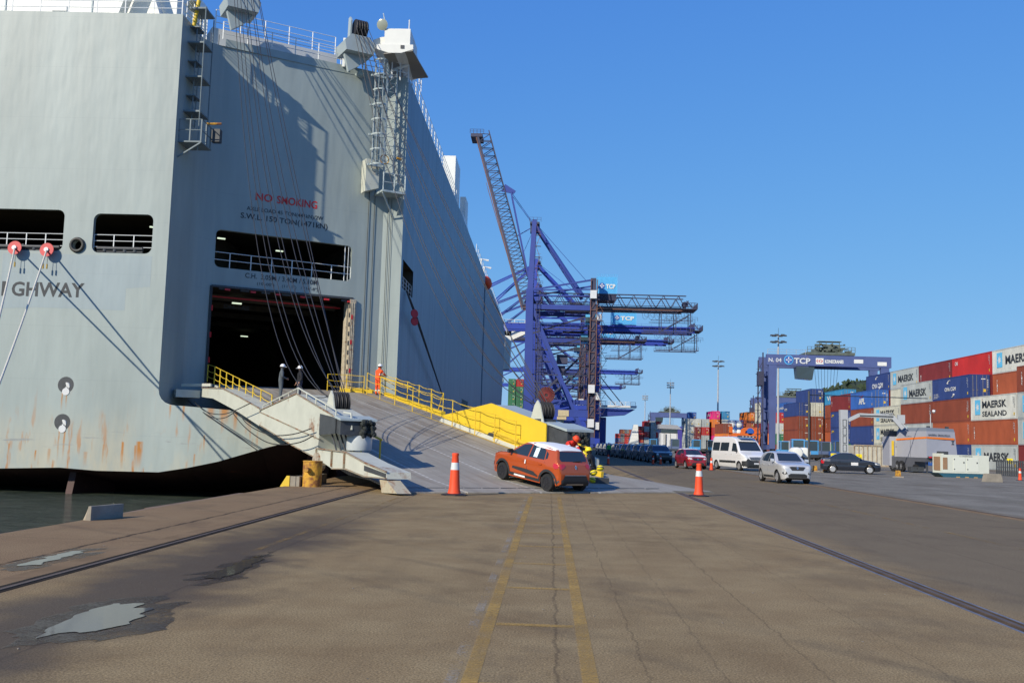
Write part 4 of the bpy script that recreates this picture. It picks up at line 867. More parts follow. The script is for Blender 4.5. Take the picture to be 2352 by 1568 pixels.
# hoist cables from the winch heads to the ramp sheaves
def cable(p, q, sag, r, n=14):
    p, q = V(p), V(q); return [p.lerp(q, k/n)-ZZ*sag*4*(k/n)*(1-k/n)+NX*0 for k in range(n+1)]
b = MB(); rnd = random.Random(11)
for k in range(9):
    top = hL(.9-k*.24, 1.7, .6) if k % 2 else hL(.8-k*.22, .9, .75); bot = R(21.45+(k % 2)*.35-.15, -4.13+k*.065, 3.15-(k % 3)*.12)
    b.tube(cable(top, bot, .3+(8-k)*.78, .02, 24), .018, 5)
sbuild(b, 'hoist_cables', M['cable'])
b = MB()
for k in range(9):
    top = hR(.55-k*.16, 1.5, .6) if k % 2 else hR(.5-k*.15, .7, .75); bot = R(19.9+(k % 2)*.3-.1, 5.55+k*.065, 3.25-(k % 3)*.12)
    b.tube(cable(top, bot, .3+(8-k)*.55, .02, 24), .018, 5)
sbuild(b, 'hoist_cables', M['cable'])
# loose cables draped from the girder to the stern
b = MB()
loose = [((110, 410), (245, 520), (400, 605), (520, 600), (640, 540), (720, 640), (830, 720), (1010, 785), (1230, 775), (1420, 715)), ((190, 430), (300, 560), (500, 690), (700, 830), (860, 950)),
         ((600, 560), (700, 680), (820, 780), (960, 860), (1110, 885), (1300, 860), (1440, 790)), ((230, 470), (300, 530), (420, 565), (560, 550), (780, 450))]
for i, L_ in enumerate(loose):
    pts = []
    for px, py in L_:
        X_, Y_ = (440+px/4.2)/1.088, (900+py/4.2)/1.088; pts.append(onp(X_, Y_, D0+UX*(-4.95-.1*i), UX))
    # smooth
    sm = []
    for j in range(len(pts)-1):
        p0_, p1_, p2_, p3_ = pts[max(j-1, 0)], pts[j], pts[j+1], pts[min(j+2, len(pts)-1)]
        for k in range(4):
            u_ = k/4; sm.append(.5*((2*p1_)+(p2_-p0_)*u_+(2*p0_-5*p1_+4*p2_-p3_)*u_*u_+(3*p1_-p0_-3*p2_+p3_)*u_**3))
    sm.append(pts[-1]); b.tube(sm, .022, 5)
rbuild(b, 'loose_cable', M['cable'])
# ------------------------------------------------------------------ mooring ropes with red rat guards
def mooring(name_l, px0, px1, lab2):
    p0_ = aty(px0[0], px0[1], TY-.25); q0 = aty(px1[0], px1[1], 37.0); end = q0+(q0-p0_)*.45
    end.z = max(end.z, .3)
    t = empty('mooring_rope', p0_, 0, name_l, 'rope', 'white mooring ropes from the stern openings')
    b = MB(); b.tube([V((0, 0, 0))+(end-p0_)*k/20-ZZ*.6*4*(k/20)*(1-k/20)*.5 for k in range(21)], .045, 8); b.tube([(0, 0, 0), (0, .8, .3)], .045); b.build('rope', M['rope'], t, 60)
    d = (end-p0_).normalized(); b = MB(); c = V((0, 0, 0))+d*.12
    r_ = empty('rat_guard', p0_, 0, lab2, 'rat guard', 'red rat guards on the mooring ropes')
    b.lathe([(.0, -.02), (.36, -.02), (.36, .02), (.0, .02)], c, (0, -1, .1), 24); b.build('disc', M['red'], r_)
    b = MB(); b.lathe([(.12, .02), (.12, .09), (.0, .09)], c, (0, -1, .1), 12); b.build('hub', M['rail'], r_)
    b = MB(); b.tube([c+V((.08, -.03, -.2)), c+V((.1, -.05, -.75))], .012); b.tube([c+V((-.08, -.03, -.2)), c+V((-.1, -.05, -.75))], .012); b.cur = 1; b.tube([c+V((.1, -.05, -.75)), c+V((.1, -.05, -1.0))], .04); b.tube([c+V((-.1, -.05, -.75)), c+V((-.1, -.05, -1.0))], .04); b.build('weights', [M['dark'], M['brass']], r_)
mooring('right thick white mooring rope slanting down across the ship name', (108, 572), (0, 868), 'right red rat guard disc below the left mooring opening')
mooring('left white mooring rope near the picture edge', (34, 568), (-10, 752), 'left red rat guard disc below the left mooring opening')
# side rope with two red discs, from the side opening down to the quay
t = empty('mooring_rope', (SX, 61.5, 10.8), 0, 'dark mooring lines from the side opening down to the ramp girder', 'rope', 'dark mooring lines at the ship side')
e0 = V((0, 0, 0)); e1 = atx(1015, 905, SX+.5)-V((SX, 61.5, 10.8))
b = MB()
for k in range(3): b.tube([V((0.1, k*.3, 0)), atx(950+k*2, 716, SX+.5)-V((SX, 61.5, 10.8)), e1+V((0, k*.12, 0))], .035, 6)
b.build('rope', M['cable'], t)
for py, lb in ((720, 'upper red disc on the dark side mooring line'), (738, 'lower red disc on the dark side mooring line')):
    p = atx(952, py, SX+.62); r_ = empty('rat_guard', p, 0, lb, 'rat guard', 'red rat guards on the side line')
    b = MB(); b.lathe([(0, -.03), (.27, -.03), (.27, .03), (0, .03)], (0, 0, 0), (.7, -.7, .1), 20); b.build('disc', M['red'], r_)
# ------------------------------------------------------------------ vehicles
def interp(tab, x):
    if x <= tab[0][0]: return tab[0][1]
    for (a, b_), (c, d) in zip(tab, tab[1:]):
        if x <= c: return b_+(d-b_)*(x-a)/(c-a)
    return tab[-1][1]
HATCH = dict(L=3.68, W=1.60, H=1.47, belt=.98, wr=.30, wx=(.72, 3.14), tum=.17,
    top=[(0, .50), (.02, .66), (.07, .82), (.16, .88), (.5, .95), (.9, 1.0), (1.02, 1.04), (1.3, 1.24), (1.62, 1.42), (1.95, 1.475), (2.5, 1.49), (3.05, 1.45), (3.28, 1.40), (3.40, 1.22), (3.52, 1.02), (3.60, .95), (3.66, .72), (3.68, .5)],
    bot=[(0, .30), (.06, .22), (.3, .20), (3.4, .22), (3.62, .28), (3.68, .34)],
    plan=[(0, .66), (.05, .80), (.18, .91), (.5, .98), (1.0, 1.0), (3.0, 1.0), (3.4, .97), (3.6, .90), (3.68, .80)],
    side=[[(1.10, 1.0), (1.16, 1.05), (1.62, 1.36), (1.90, 1.41), (2.02, 1.41), (2.02, 1.0)], [(2.08, 1.0), (2.08, 1.41), (2.60, 1.40), (2.80, 1.32), (2.88, 1.02)], [(2.92, 1.04), (2.85, 1.30), (2.98, 1.24), (3.02, 1.08)]],
    ws=[(-.60, 1.04), (.60, 1.04), (.50, 1.40), (-.50, 1.40)], rw=[(-.56, 1.06), (.56, 1.06), (.60, 1.14), (.50, 1.36), (-.50, 1.36), (-.60, 1.14)])
SUVS = dict(L=4.31, W=1.82, H=1.69, belt=1.12, wr=.345, wx=(.84, 3.51), tum=.15,
    top=[(0, .60), (.02, .76), (.08, .95), (.2, 1.0), (.6, 1.08), (1.1, 1.14), (1.2, 1.18), (1.55, 1.42), (1.85, 1.60), (2.2, 1.68), (3.0, 1.69), (3.7, 1.62), (3.95, 1.48), (4.15, 1.15), (4.25, .9), (4.31, .6)],
    bot=[(0, .38), (.06, .28), (.3, .25), (4.0, .28), (4.25, .36), (4.31, .42)],
    plan=[(0, .72), (.06, .86), (.2, .94), (.6, 1.0), (3.6, 1.0), (4.1, .94), (4.31, .82)],
    side=[[(1.35, 1.16), (1.80, 1.54), (2.25, 1.60), (2.25, 1.16)], [(2.32, 1.16), (2.32, 1.60), (3.0, 1.60), (3.1, 1.16)], [(3.18, 1.18), (3.12, 1.56), (3.55, 1.45), (3.7, 1.25)]],
    ws=[(-.68, 1.20), (.68, 1.20), (.58, 1.58), (-.58, 1.58)], rw=[(-.62, 1.2), (.62, 1.2), (.54, 1.5), (-.54, 1.5)])
SEDAN = dict(L=4.29, W=1.74, H=1.53, belt=1.02, wr=.31, wx=(.80, 3.43), tum=.17,
    top=[(0, .52), (.02, .66), (.1, .80), (.25, .86), (.7, .95), (1.15, 1.02), (1.3, 1.07), (1.7, 1.33), (2.05, 1.50), (2.4, 1.53), (2.9, 1.51), (3.25, 1.38), (3.65, 1.13), (3.78, 1.11), (4.2, 1.07), (4.25, .98), (4.29, .55)],
    bot=[(0, .32), (.06, .24), (.3, .2), (4.0, .22), (4.25, .3), (4.29, .36)],
    plan=[(0, .68), (.06, .83), (.2, .93), (.6, .99), (3.6, 1.0), (4.1, .93), (4.29, .80)],
    side=[[(1.42, 1.05), (1.90, 1.40), (2.22, 1.44), (2.22, 1.05)], [(2.29, 1.05), (2.29, 1.44), (2.85, 1.42), (3.1, 1.22), (3.1, 1.05)], [(3.16, 1.07), (3.16, 1.20), (3.38, 1.10)]],
    ws=[(-.64, 1.10), (.64, 1.10), (.53, 1.46), (-.53, 1.46)], rw=[(-.6, 1.14), (.6, 1.14), (.5, 1.42), (-.5, 1.42)])
VAN = dict(L=5.55, W=2.07, H=2.50, belt=1.35, wr=.34, wx=(.87, 4.55), tum=.075,
    top=[(0, .62), (.02, .80), (.08, 1.0), (.2, 1.12), (.55, 1.26), (.85, 1.38), (.95, 1.44), (1.3, 1.86), (1.6, 2.18), (1.9, 2.38), (2.4, 2.48), (3.5, 2.5), (5.3, 2.49), (5.47, 2.40), (5.53, 2.0), (5.55, .8)],
    bot=[(0, .35), (.06, .26), (.3, .24), (5.3, .28), (5.55, .36)],
    plan=[(0, .72), (.06, .85), (.25, .94), (.6, .99), (1, 1), (5.2, 1.0), (5.45, .98), (5.55, .93)],
    side=[[(1.10, 1.42), (1.52, 1.98), (2.05, 2.02), (2.05, 1.40)], [(2.6, 1.42), (2.6, 2.05), (3.95, 2.05), (3.95, 1.42)], [(4.1, 1.42), (4.1, 2.05), (5.25, 2.05), (5.25, 1.42)]],
    ws=[(-.84, 1.47), (.84, 1.47), (.74, 2.14), (-.74, 2.14)], rw=[(-.7, 1.4), (.7, 1.4), (.68, 2.0), (-.68, 2.0)])
def body_geo(sp):
    L, W = sp['L'], sp['W']; ar = sp['wr']+.065
    xs = set([0, .02, .05, .10, .18, .3, L, L-.02, L-.06, L-.12, L-.2, L-.3])
    xs |= {x for x, _ in sp['top']}
    x = .3
    while x < L-.3: xs.add(round(x, 3)); x += .11
    for wx in sp['wx']:
        for k in range(-10, 11): xs.add(round(wx+ar*math.sin(rad(k*9)), 4))
        xs |= {wx-ar-.004, wx+ar+.004}
    xs = sorted(x for x in xs if 0 <= x <= L); belt = sp['belt']; roof = max(z for _, z in sp['top'])
    vs, fs, ms = [], [], []; NR = 0
    for x in xs:
        zt = interp(sp['top'], x); zb = interp(sp['bot'], x); hw = W/2*interp(sp['plan'], x); arch = 0
        for wx in sp['wx']:
            if abs(x-wx) < ar: zb = max(zb, sp['wr']+math.sqrt(max(ar*ar-(x-wx)**2, 0))-.01)
        zb = min(zb, zt-.12)
        def g_(z):
            f = 1-.05*max(0, (.60-z)/.35)**2-.03*max(0, (z-.72)/(belt-.72))**1.5*(1 if z <= belt else 1)
            f += .014*math.exp(-((z-belt*.86)/.045)**2)-.012*math.exp(-((z-belt*.62)/.07)**2)
            if z > belt: f -= sp['tum']*(z-belt)/(roof-belt)-.0
            return f
        rc = min(.09, (zt-zb)*.35); zs = zt-rc; half = []
        for k in range(17):
            z = zb+(zs-zb)*k/16; half.append((hw*g_(z), z))
        w1 = hw*g_(zs)
        for a in (30, 60, 90): half.append((w1-rc*1.1*(1-math.cos(rad(a))), zs+rc*math.sin(rad(a))))
        wl2 = half[-1][0]
        for f in (.66, .33, 0): half.append((wl2*f, zt+.022*(1-f*f)*min(1, hw)))
        ringp = [(-a, z) for a, z in half]+[(a, z) for a, z in reversed(half[:-1])]
        NR = len(ringp); vs += [(a, L/2-x, z) for a, z in ringp]
    for i in range(len(xs)-1):
        for k in range(NR-1):
            fs.append((i*NR+k, (i+1)*NR+k, (i+1)*NR+k+1, i*NR+k+1)); ms.append(0)
        fs.append((i*NR+NR-1, (i+1)*NR+NR-1, (i+1)*NR, i*NR)); ms.append(1)
    fs.append(tuple(range(NR))); ms.append(0); n0 = (len(xs)-1)*NR; fs.append(tuple(n0+k for k in range(NR-1, -1, -1))); ms.append(0)
    return vs, fs, ms
def patch(bvh, poly, mode, L, name, m, parent, off=.006, step=.11, thick=0):
    P2 = []
    n = len(poly)
    for i in range(n):
        a, c = V(poly[i]), V(poly[(i+1) % n]); k = max(1, int((c-a).length/step))
        for j in range(k): P2.append(a.lerp(c, j/k))
    nb = len(P2); x0 = min(p.x for p in P2); x1 = max(p.x for p in P2); y0 = min(p.y for p in P2); y1 = max(p.y for p in P2)
    def inside(q):
        c = False
        for i in range(nb):
            a, d = P2[i], P2[(i+1) % nb]
            if (a.y > q.y) != (d.y > q.y) and q.x < (d.x-a.x)*(q.y-a.y)/(d.y-a.y)+a.x: c = not c
        return c
    pts = list(P2); x = x0+step/2
    while x < x1:
        y = y0+step/2
        while y < y1:
            q = V((x, y))
            if inside(q) and min((q-p).length for p in P2) > step*.4: pts.append(q)
            y += step
        x += step
    r = delaunay_2d_cdt([V((p.x, p.y)) for p in pts], [(i, (i+1) % nb) for i in range(nb)], [], 1, 1e-5)
    vs = []; miss = set()
    for p in r[0]:
        a, b_ = p
        if mode in 'LR':
            s = -1 if mode == 'L' else 1; o, d = V((s*4, L/2-a, b_)), V((-s, 0, 0))
        elif mode == 'F': o, d = V((a, 8, b_)), V((0, -1, 0))
        elif mode == 'B': o, d = V((a, -8, b_)), V((0, 1, 0))
        else: o, d = V((a, L/2-b_, 6)), V((0, 0, -1))
        h = bvh.ray_cast(o, d)
        if h[0] is None:
            o2 = V((o.x*.9, o.y, o.z)) if mode in 'FBT' else V((o.x, o.y*.98, o.z*.97)); h = bvh.ray_cast(o2, d)
        if h[0] is None: miss.add(len(vs)); vs.append(o+d*3); continue
        nn = h[1] if h[1].dot(d) < 0 else -h[1]; vs.append(h[0]+nn*off)
    b = MB(); b.raw(vs, [f for f in r[2] if not miss.intersection(f)])
    if not b.f: return None
    return b.build(name, m, parent, smooth=60)
def make_wheels(sp, t, rim, tyre_w=.19, spokes=5):
    r = sp['wr']
    for wx in sp['wx']:
        for s in (-1, 1):
            x = s*(sp['W']/2-tyre_w/2-.015); y = sp['L']/2-wx; ax = V((s, 0, 0))
            b = MB(); b.lathe([(r*.62, -tyre_w/2), (r*.94, -tyre_w/2), (r, -tyre_w*.3), (r, tyre_w*.3), (r*.95, tyre_w/2), (r*.66, tyre_w/2), (r*.64, tyre_w*.3)], (0, 0, 0), ax, 24)
            wh = b.build('wheel', M['tyre'], t, 40, loc=(x, y, r))
            b = MB(); b.lathe([(r*.66, tyre_w*.46), (r*.60, tyre_w*.40), (r*.58, tyre_w*.1), (0, tyre_w*.1)], (0, 0, 0), ax, 20); b.cur = 1
            b.lathe([(r*.66, tyre_w*.47), (r*.60, tyre_w*.50), (r*.59, tyre_w*.42)], (0, 0, 0), ax, 20)
            for k in range(spokes):
                a = 2*math.pi*k/spokes+.3; d = V((0, math.cos(a), math.sin(a))); p0_ = ax*tyre_w*.42; b.bar(p0_+d*r*.08, p0_+d*r*.62, .075*r/.3, .03, up=ax, w2=.05*r/.3)
            b.lathe([(r*.16, tyre_w*.35), (r*.14, tyre_w*.5), (0, tyre_w*.5)], (0, 0, 0), ax, 12); b.build('rim', [M['dark'], rim], wh, 30)
def make_car(name, label, sp, pm_, loc, rot, cat='car', group=None, rim=None, kind='hatch', lod=0):
    t = empty(name, loc, 0, label, cat, group, rot=rot); L, W = sp['L'], sp['W']
    vs, fs, ms = body_geo(sp); bvh = BVHTree.FromPolygons([V(v) for v in vs], fs)
    b = MB(); b.v = vs; b.f = fs; b.m = ms; body = b.build('body', [pm_, M['clad']], t, 33)
    for mode in 'LR':
        for i, q in enumerate(sp['side']):
            m = M['glass']
            if kind == 'van' and mode == 'R' and i == 0: m = M['glass']
            patch(bvh, q, mode, L, 'side_window', m, t)
        if kind in ('hatch', 'hatch_clad', 'suv'):
            for wx in sp['wx']:      # wheel arch cladding
                ar = sp['wr']+.06; arc = [(wx+(ar+.085)*math.cos(rad(a)), sp['wr']+(ar+.085)*math.sin(rad(a))) for a in range(-8, 189, 14)]; arci = [(wx+ar*math.cos(rad(a)), sp['wr']+ar*math.sin(rad(a))) for a in range(188, -9, -14)]
                arc = [(x, max(z, .27)) for x, z in arc]; arci = [(x, max(z, .27)) for x, z in arci]
                if kind != 'hatch' or True: patch(bvh, arc+arci, mode, L, 'arch_trim', M['clad'] if kind == 'hatch_clad' else pm_, t, .014, .06)
            patch(bvh, [(sp['wx'][0]+.42, .26), (sp['wx'][1]-.42, .26), (sp['wx'][1]-.42, .36), (sp['wx'][0]+.42, .36)], mode, L, 'sill_trim', M['clad'], t, .012)
        if kind == 'hatch_clad':
            patch(bvh, [(1.28, .50), (1.30, .58), (2.0, .585), (2.42, .56), (2.66, .46), (2.66, .41), (2.2, .44), (1.6, .48)], mode, L, 'door_trim', M['clad'], t, .016)
        if kind == 'van':
            patch(bvh, [(1.35, .55), (4.0, .55), (4.0, .72), (1.35, .72)], mode, L, 'side_trim', M['clad'], t, .012)
        if kind != 'van' or True:
            dl = M['dark']; sx = -1 if mode == 'L' else 1
            for xx in ((2.05, 2.92) if kind.startswith('hatch') else (2.28, 3.12)):
                if kind != 'van' and xx < L: patch(bvh, [(xx, .40), (xx+.012, .40), (xx+.012, sp['belt']-.02), (xx, sp['belt']-.02)], mode, L, 'door_gap', dl, t, .003, .2)
            for xx in ((1.86, 2.74) if kind.startswith('hatch') else (2.05, 2.95)):
                h = bvh.ray_cast(V((sx*4, L/2-xx, sp['belt']-.13)), V((-sx, 0, 0)))[0]
                if h: b = MB(); b.bar(h+V((sx*.02, -.09, 0)), h+V((sx*.02, .09, 0)), .03, .035); b.build('door_handle', pm_, t)
        sx = -1 if mode == 'L' else 1; mx = sp['side'][0][0][0]+.10
        h = bvh.ray_cast(V((sx*4, L/2-mx, sp['belt']+.02)), V((-sx, 0, 0)))[0]
        if h:
            b = MB(); c = h+V((sx*.10, .02, .07)); b.hexa([c+V((-.09, -.03, -.07)), c+V((.09, -.03, -.06)), c+V((.08, .07, -.05)), c+V((-.09, .07, -.06))], [c+V((-.09, -.03, .07)), c+V((.08, -.03, .08)), c+V((.07, .06, .06)), c+V((-.09, .06, .06))]); b.bar(h, c-V((0, 0, .04)), .04, .04); b.build('wing_mirror', M['clad'] if 'clad' in kind or kind == 'van' else pm_, t)
    ws = patch(bvh, sp['ws'], 'F', L, 'windscreen', M['glass'], t)
    rw = patch(bvh, sp['rw'], 'B', L, 'rear_window', M['glass'], t)
    b = MB()
    for s in (-1, 1):
        pass
    z = lambda a, c=0: a
    w2 = W/2
    if kind.startswith('hatch'):
        patch(bvh, [(-.40, .78), (-.34, .70), (-.28, .62), (.28, .62), (.34, .70), (.40, .78), (.30, .80), (-.30, .80)], 'F', L, 'grille', M['clad'], t)
        for s in (-1, 1):
            patch(bvh, [(s*.42, .72), (s*.46, .80), (s*.70, .83), (s*.74, .78), (s*.66, .69)], 'F', L, 'headlight', M['hlamp'], t, .01)
            patch(bvh, [(s*.50, .46), (s*.54, .56), (s*.68, .56), (s*.72, .50), (s*.64, .42)], 'F', L, 'fog_light', M['clad'], t, .01)
            patch(bvh, [(s*.50, .86), (s*.44, .94), (s*.50, .985), (s*.72, .96), (s*.77, .90), (s*.76, .80), (s*.62, .80)], 'B', L, 'tail_light', M['tlamp'], t, .012, .07)
            patch(bvh, [(3.36, .98), (3.40, .86), (3.56, .82), (3.60, .90), (3.50, .97)], 'L' if s < 0 else 'R', L, 'tail_light', M['tlamp'], t, .012, .07)
        patch(bvh, [(-.50, .26), (-.46, .42), (-.34, .48), (.34, .48), (.46, .42), (.50, .26)], 'F', L, 'front_bumper', M['clad'], t)
        patch(bvh, [(-.76, .28), (-.76, .44), (-.55, .48), (-.48, .62), (.48, .62), (.55, .48), (.76, .44), (.76, .28)], 'B', L, 'rear_bumper', M['clad'], t, .012)
        patch(bvh, [(-.48, .615), (-.46, .635), (.46, .635), (.48, .615)], 'B', L, 'bumper_line', M['alloy'], t, .02)
        patch(bvh, [(-.40, .31), (-.36, .345), (.36, .345), (.40, .31)], 'B', L, 'bumper_line', M['alloy'], t, .02)
        for md, zc in (('F', .735), ('B', .885)):
            q = [(0, zc+.075), (.052, zc), (0, zc-.075), (-.052, zc)]; qi = [(0, zc+.035), (.02, zc), (0, zc-.035), (-.02, zc)]
            b1 = patch(bvh, q, md, L, 'emblem', M['chrome'], t, .02, .05); patch(bvh, qi, md, L, 'emblem', M['dark'], t, .026, .03)
    elif kind == 'suv':
        patch(bvh, [(-.48, .92), (-.42, .74), (.42, .74), (.48, .92)], 'F', L, 'grille', M['dark'], t)
        for s in (-1, 1): patch(bvh, [(s*.52, .76), (s*.50, .92), (s*.80, .94), (s*.80, .78)], 'F', L, 'headlight', M['hlamp'], t, .01)
        patch(bvh, [(-.7, .34), (-.6, .60), (.6, .60), (.7, .34)], 'F', L, 'front_bumper', M['clad'], t)
        for s in (-1, 1): b = MB(); b.bar((s*.62, L/2-1.95, 1.73), (s*.62, L/2-3.6, 1.69), .04, .05); b.build('roof_rail', M['alloy'], t)
    elif kind == 'sedan':
        for s in (-1, 1):
            patch(bvh, [(s*.45, .66), (s*.45, .80), (s*.78, .82), (s*.78, .68)], 'F', L, 'headlight', M['hlamp'], t, .01)
            patch(bvh, [(s*.55, .72), (s*.55, 1.0), (s*.80, .98), (s*.80, .72)], 'B', L, 'tail_light', M['tlamp'], t, .01)
            patch(bvh, [(4.02, .98), (4.06, .70), (4.22, .70), (4.22, .96)], 'L' if s < 0 else 'R', L, 'tail_light', M['tlamp'], t, .01)
            patch(bvh, [(.10, .80), (.12, .68), (.42, .72), (.46, .84)], 'L' if s < 0 else 'R', L, 'headlight', M['hlamp'], t, .01)
    elif kind == 'van':
        patch(bvh, [(-.62, 1.03), (-.48, .80), (.48, .80), (.62, 1.03)], 'F', L, 'grille', M['dark'], t)
        for k in range(3): patch(bvh, [(-.56+k*.03, .985-k*.06), (.56-k*.03, .985-k*.06), (.56-k*.03, 1.0-k*.06), (-.56+k*.03, 1.0-k*.06)], 'F', L, 'grille_bar', M['alloy'], t, .015)
        patch(bvh, [(-.95, .32), (-.95, .62), (-.72, .92), (-.50, .80), (-.46, .78), (.46, .78), (.50, .80), (.72, .92), (.95, .62), (.95, .32)], 'F', L, 'front_bumper', M['clad'], t, .012)
        for s in (-1, 1):
            patch(bvh, [(s*.66, .98), (s*.72, 1.20), (s*.86, 1.24), (s*.92, 1.05), (s*.90, .88)], 'F', L, 'headlight', M['hlamp'], t, .016)
            patch(bvh, [(.05, .40), (.05, .74), (.45, .72), (.45, .36)], 'L' if s < 0 else 'R', L, 'front_bumper', M['clad'], t, .012)
        patch(bvh, [(-.26, .50), (.26, .50), (.26, .61), (-.26, .61)], 'F', L, 'number_plate', M['plate'], t, .03)
    make_wheels(sp, t, rim or M['alloy'], .19 if sp is not VAN else .22)
    return t, bvh
def heading(dx, dy, pitch=0.):     # local +Y (car front) to the world direction (dx, dy)
    return (pitch, 0, math.atan2(-dx, dy))
# orange hatchback driving up the ramp
cr_ = D0+NX*27.55+UX*1.95; cf_ = D0+NX*25.15+UX*1.55
zr_, zf_ = .06, .36
dv = (cf_-cr_); pit = math.atan2(zf_-zr_, 2.42); mid = (cr_+cf_)/2
t, bvh = make_car('hatchback_car', 'orange hatchback with white film on roof and bonnet driving up the ship ramp', HATCH, carpaint('orange_car_paint', (.56, .098, .016), .35), V((mid.x, mid.y, (zr_+zf_)/2))+V((0, 0, -.0)), heading(dv.x, dv.y, pit), kind='hatch_clad', rim=M['brim'])
L_ = HATCH['L']
patch(bvh, [(-.56, 1.68), (.56, 1.68), (.60, 2.4), (.60, 3.22), (.5, 3.30), (-.5, 3.30), (-.60, 3.22), (-.60, 2.4)], 'T', L_, 'roof_film', M['paper'], t, .012)
patch(bvh, [(-.66, .12), (.66, .12), (.70, .5), (.66, .95), (-.66, .95), (-.70, .5)], 'T', L_, 'bonnet_film', M['paper'], t, .012)
patch(bvh, [(2.30, 1.04), (2.28, 1.34), (2.48, 1.35), (2.50, 1.04)], 'L', L_, 'window_sticker', mat('sticker_paper', (.62, .80, .84), .6), t, .012)
patch(bvh, [(1.40, .27), (1.42, .33), (2.0, .33), (2.0, .27)], 'L', L_, 'sill_film', M['paper'], t, .02)
patch(bvh, [(1.97, .76), (1.97, .88), (2.02, .88), (2.02, .76)], 'L', L_, 'handle_film', M['paper'], t, .05)
b = MB(); b.bar((-.05, -L_/2+.18, 1.05), (.30, -L_/2+.16, 1.08), .03, .03); b.build('rear_wiper', M['clad'], t)
# silver, red hatchbacks, van, sedan, row of dark cars
def ground_car(px0, px1, *a, **k): pass
p_ = V((11.95, 51.4, 0)); t, bvh = make_car('hatchback_car', 'silver hatchback driving towards the camera on the quay road', HATCH, carpaint('silver_car_paint', (.60, .60, .585), .35), p_, heading(.12, -1), kind='hatch', rim=M['alloy']); t.scale = (1.02, 1, 1.05)
p_ = V((10.75, 76.6, 0)); t, bvh = make_car('hatchback_car', 'red hatchback with white bonnet following the silver car', HATCH, carpaint('red_car_paint', (.36, .015, .02), .3), p_, heading(.16, -1), kind='hatch', rim=M['alloy'])
patch(bvh, [(-.66, .16), (.66, .16), (.70, .5), (.66, .95), (-.66, .95), (-.70, .5)], 'T', L_, 'bonnet_film', M['paper'], t, .012); patch(bvh, [(-.56, 1.68), (.56, 1.68), (.60, 3.22), (-.60, 3.22)], 'T', L_, 'roof_film', M['paper'], t, .012)
vt, bvh = make_car('passenger_van', 'white passenger van with grey bumper between the red and silver hatchbacks', VAN, carpaint('white_van_paint', (.70, .70, .69), .0), V((14.35, 76.3, 0)), heading(.30, -1), cat='van', kind='van', rim=M['alloy'])
b = MB(); b.hexa([(-.7, .95, 2.46), (.7, .95, 2.46), (.7, 1.35, 2.44), (-.7, 1.35, 2.44)], [(-.66, 1.0, 2.58), (.66, 1.0, 2.58), (.66, 1.3, 2.56), (-.66, 1.3, 2.56)]); b.cur = 1
for k in range(4): b.box(-.5+k*.28, -.38+k*.28, 1.33, 1.36, 2.49, 2.54)
b.build('light_bar', [M['dark'], M['white']], vt)
b = MB(); lx = -1.045
for (y_, z_, r_) in ((.55, .95, .32),):
    for k in range(10): a0, a1 = rad(-20+k*22), rad(-20+k*22+16); b.tube([(lx, y_+r_*math.cos(a0), z_+r_*math.sin(a0)), (lx, y_+r_*math.cos(a1), z_+r_*math.sin(a1))], .012, 4)
    b.bar((lx, y_-.25, z_-.25), (lx, y_+.25, z_-.25), .02, .04); b.bar((lx, y_, z_-.25), (lx, y_, z_+.42), .02, .035); b.bar((lx, y_-.12, z_-.22), (lx, y_-.12, z_+.2), .02, .03); b.bar((lx, y_+.12, z_-.22), (lx, y_+.12, z_+.2), .02, .03)
b.build('side_emblem', M['clad'], vt)
st, bvh = make_car('sedan_car', 'dark blue-grey sedan parked side-on beside the white ribbed container', SEDAN, carpaint('dark_sedan_paint', (.022, .027, .040), .4), V((22.7, 76.6, 0)), heading(.97, -.22), kind='sedan', rim=M['alloy'])
patch(bvh, [(1.62, .62), (1.62, .84), (2.12, .84), (2.12, .62)], 'R', 4.29, 'door_sign', M['plate'], st, .02)
suvcols = [(.018, .020, .028), (.10, .10, .11), (.03, .03, .04), (.16, .16, .16), (.02, .025, .05), (.22, .22, .22), (.03, .03, .035), (.05, .05, .07), (.14, .14, .15), (.02, .02, .03), (.05, .05, .06)]
ordn = ['nearest', 'second', 'third', 'fourth', 'fifth', 'sixth', 'seventh', 'eighth', 'ninth', 'tenth', 'last']
proto = None
for i in range(11):
    y = 96.4+5.6*i; x = 10.55-.043*(y-96)
    lab = 'dark sport utility car in the shaded row behind the ship, %s car of the row' % ordn[i]
    if proto is None:
        proto, _ = make_car('sport_utility_car', lab, SUVS, carpaint('suv_paint', suvcols[0], .3), (x, y, 0), heading(.1, -1), group='dark cars queued in the ship shadow', kind='suv', rim=M['alloy']); bodyme = [c for c in proto.children if c.name.startswith('body')][0].data
    else:
        c = copy_tree(proto); c.location = (x, y, 0); c['label'] = lab; bd = [q for q in c.children if q.name.startswith('body')][0]; bd.data = bodyme.copy(); bd.data.materials[0] = carpaint('suv_paint', suvcols[i], .3)
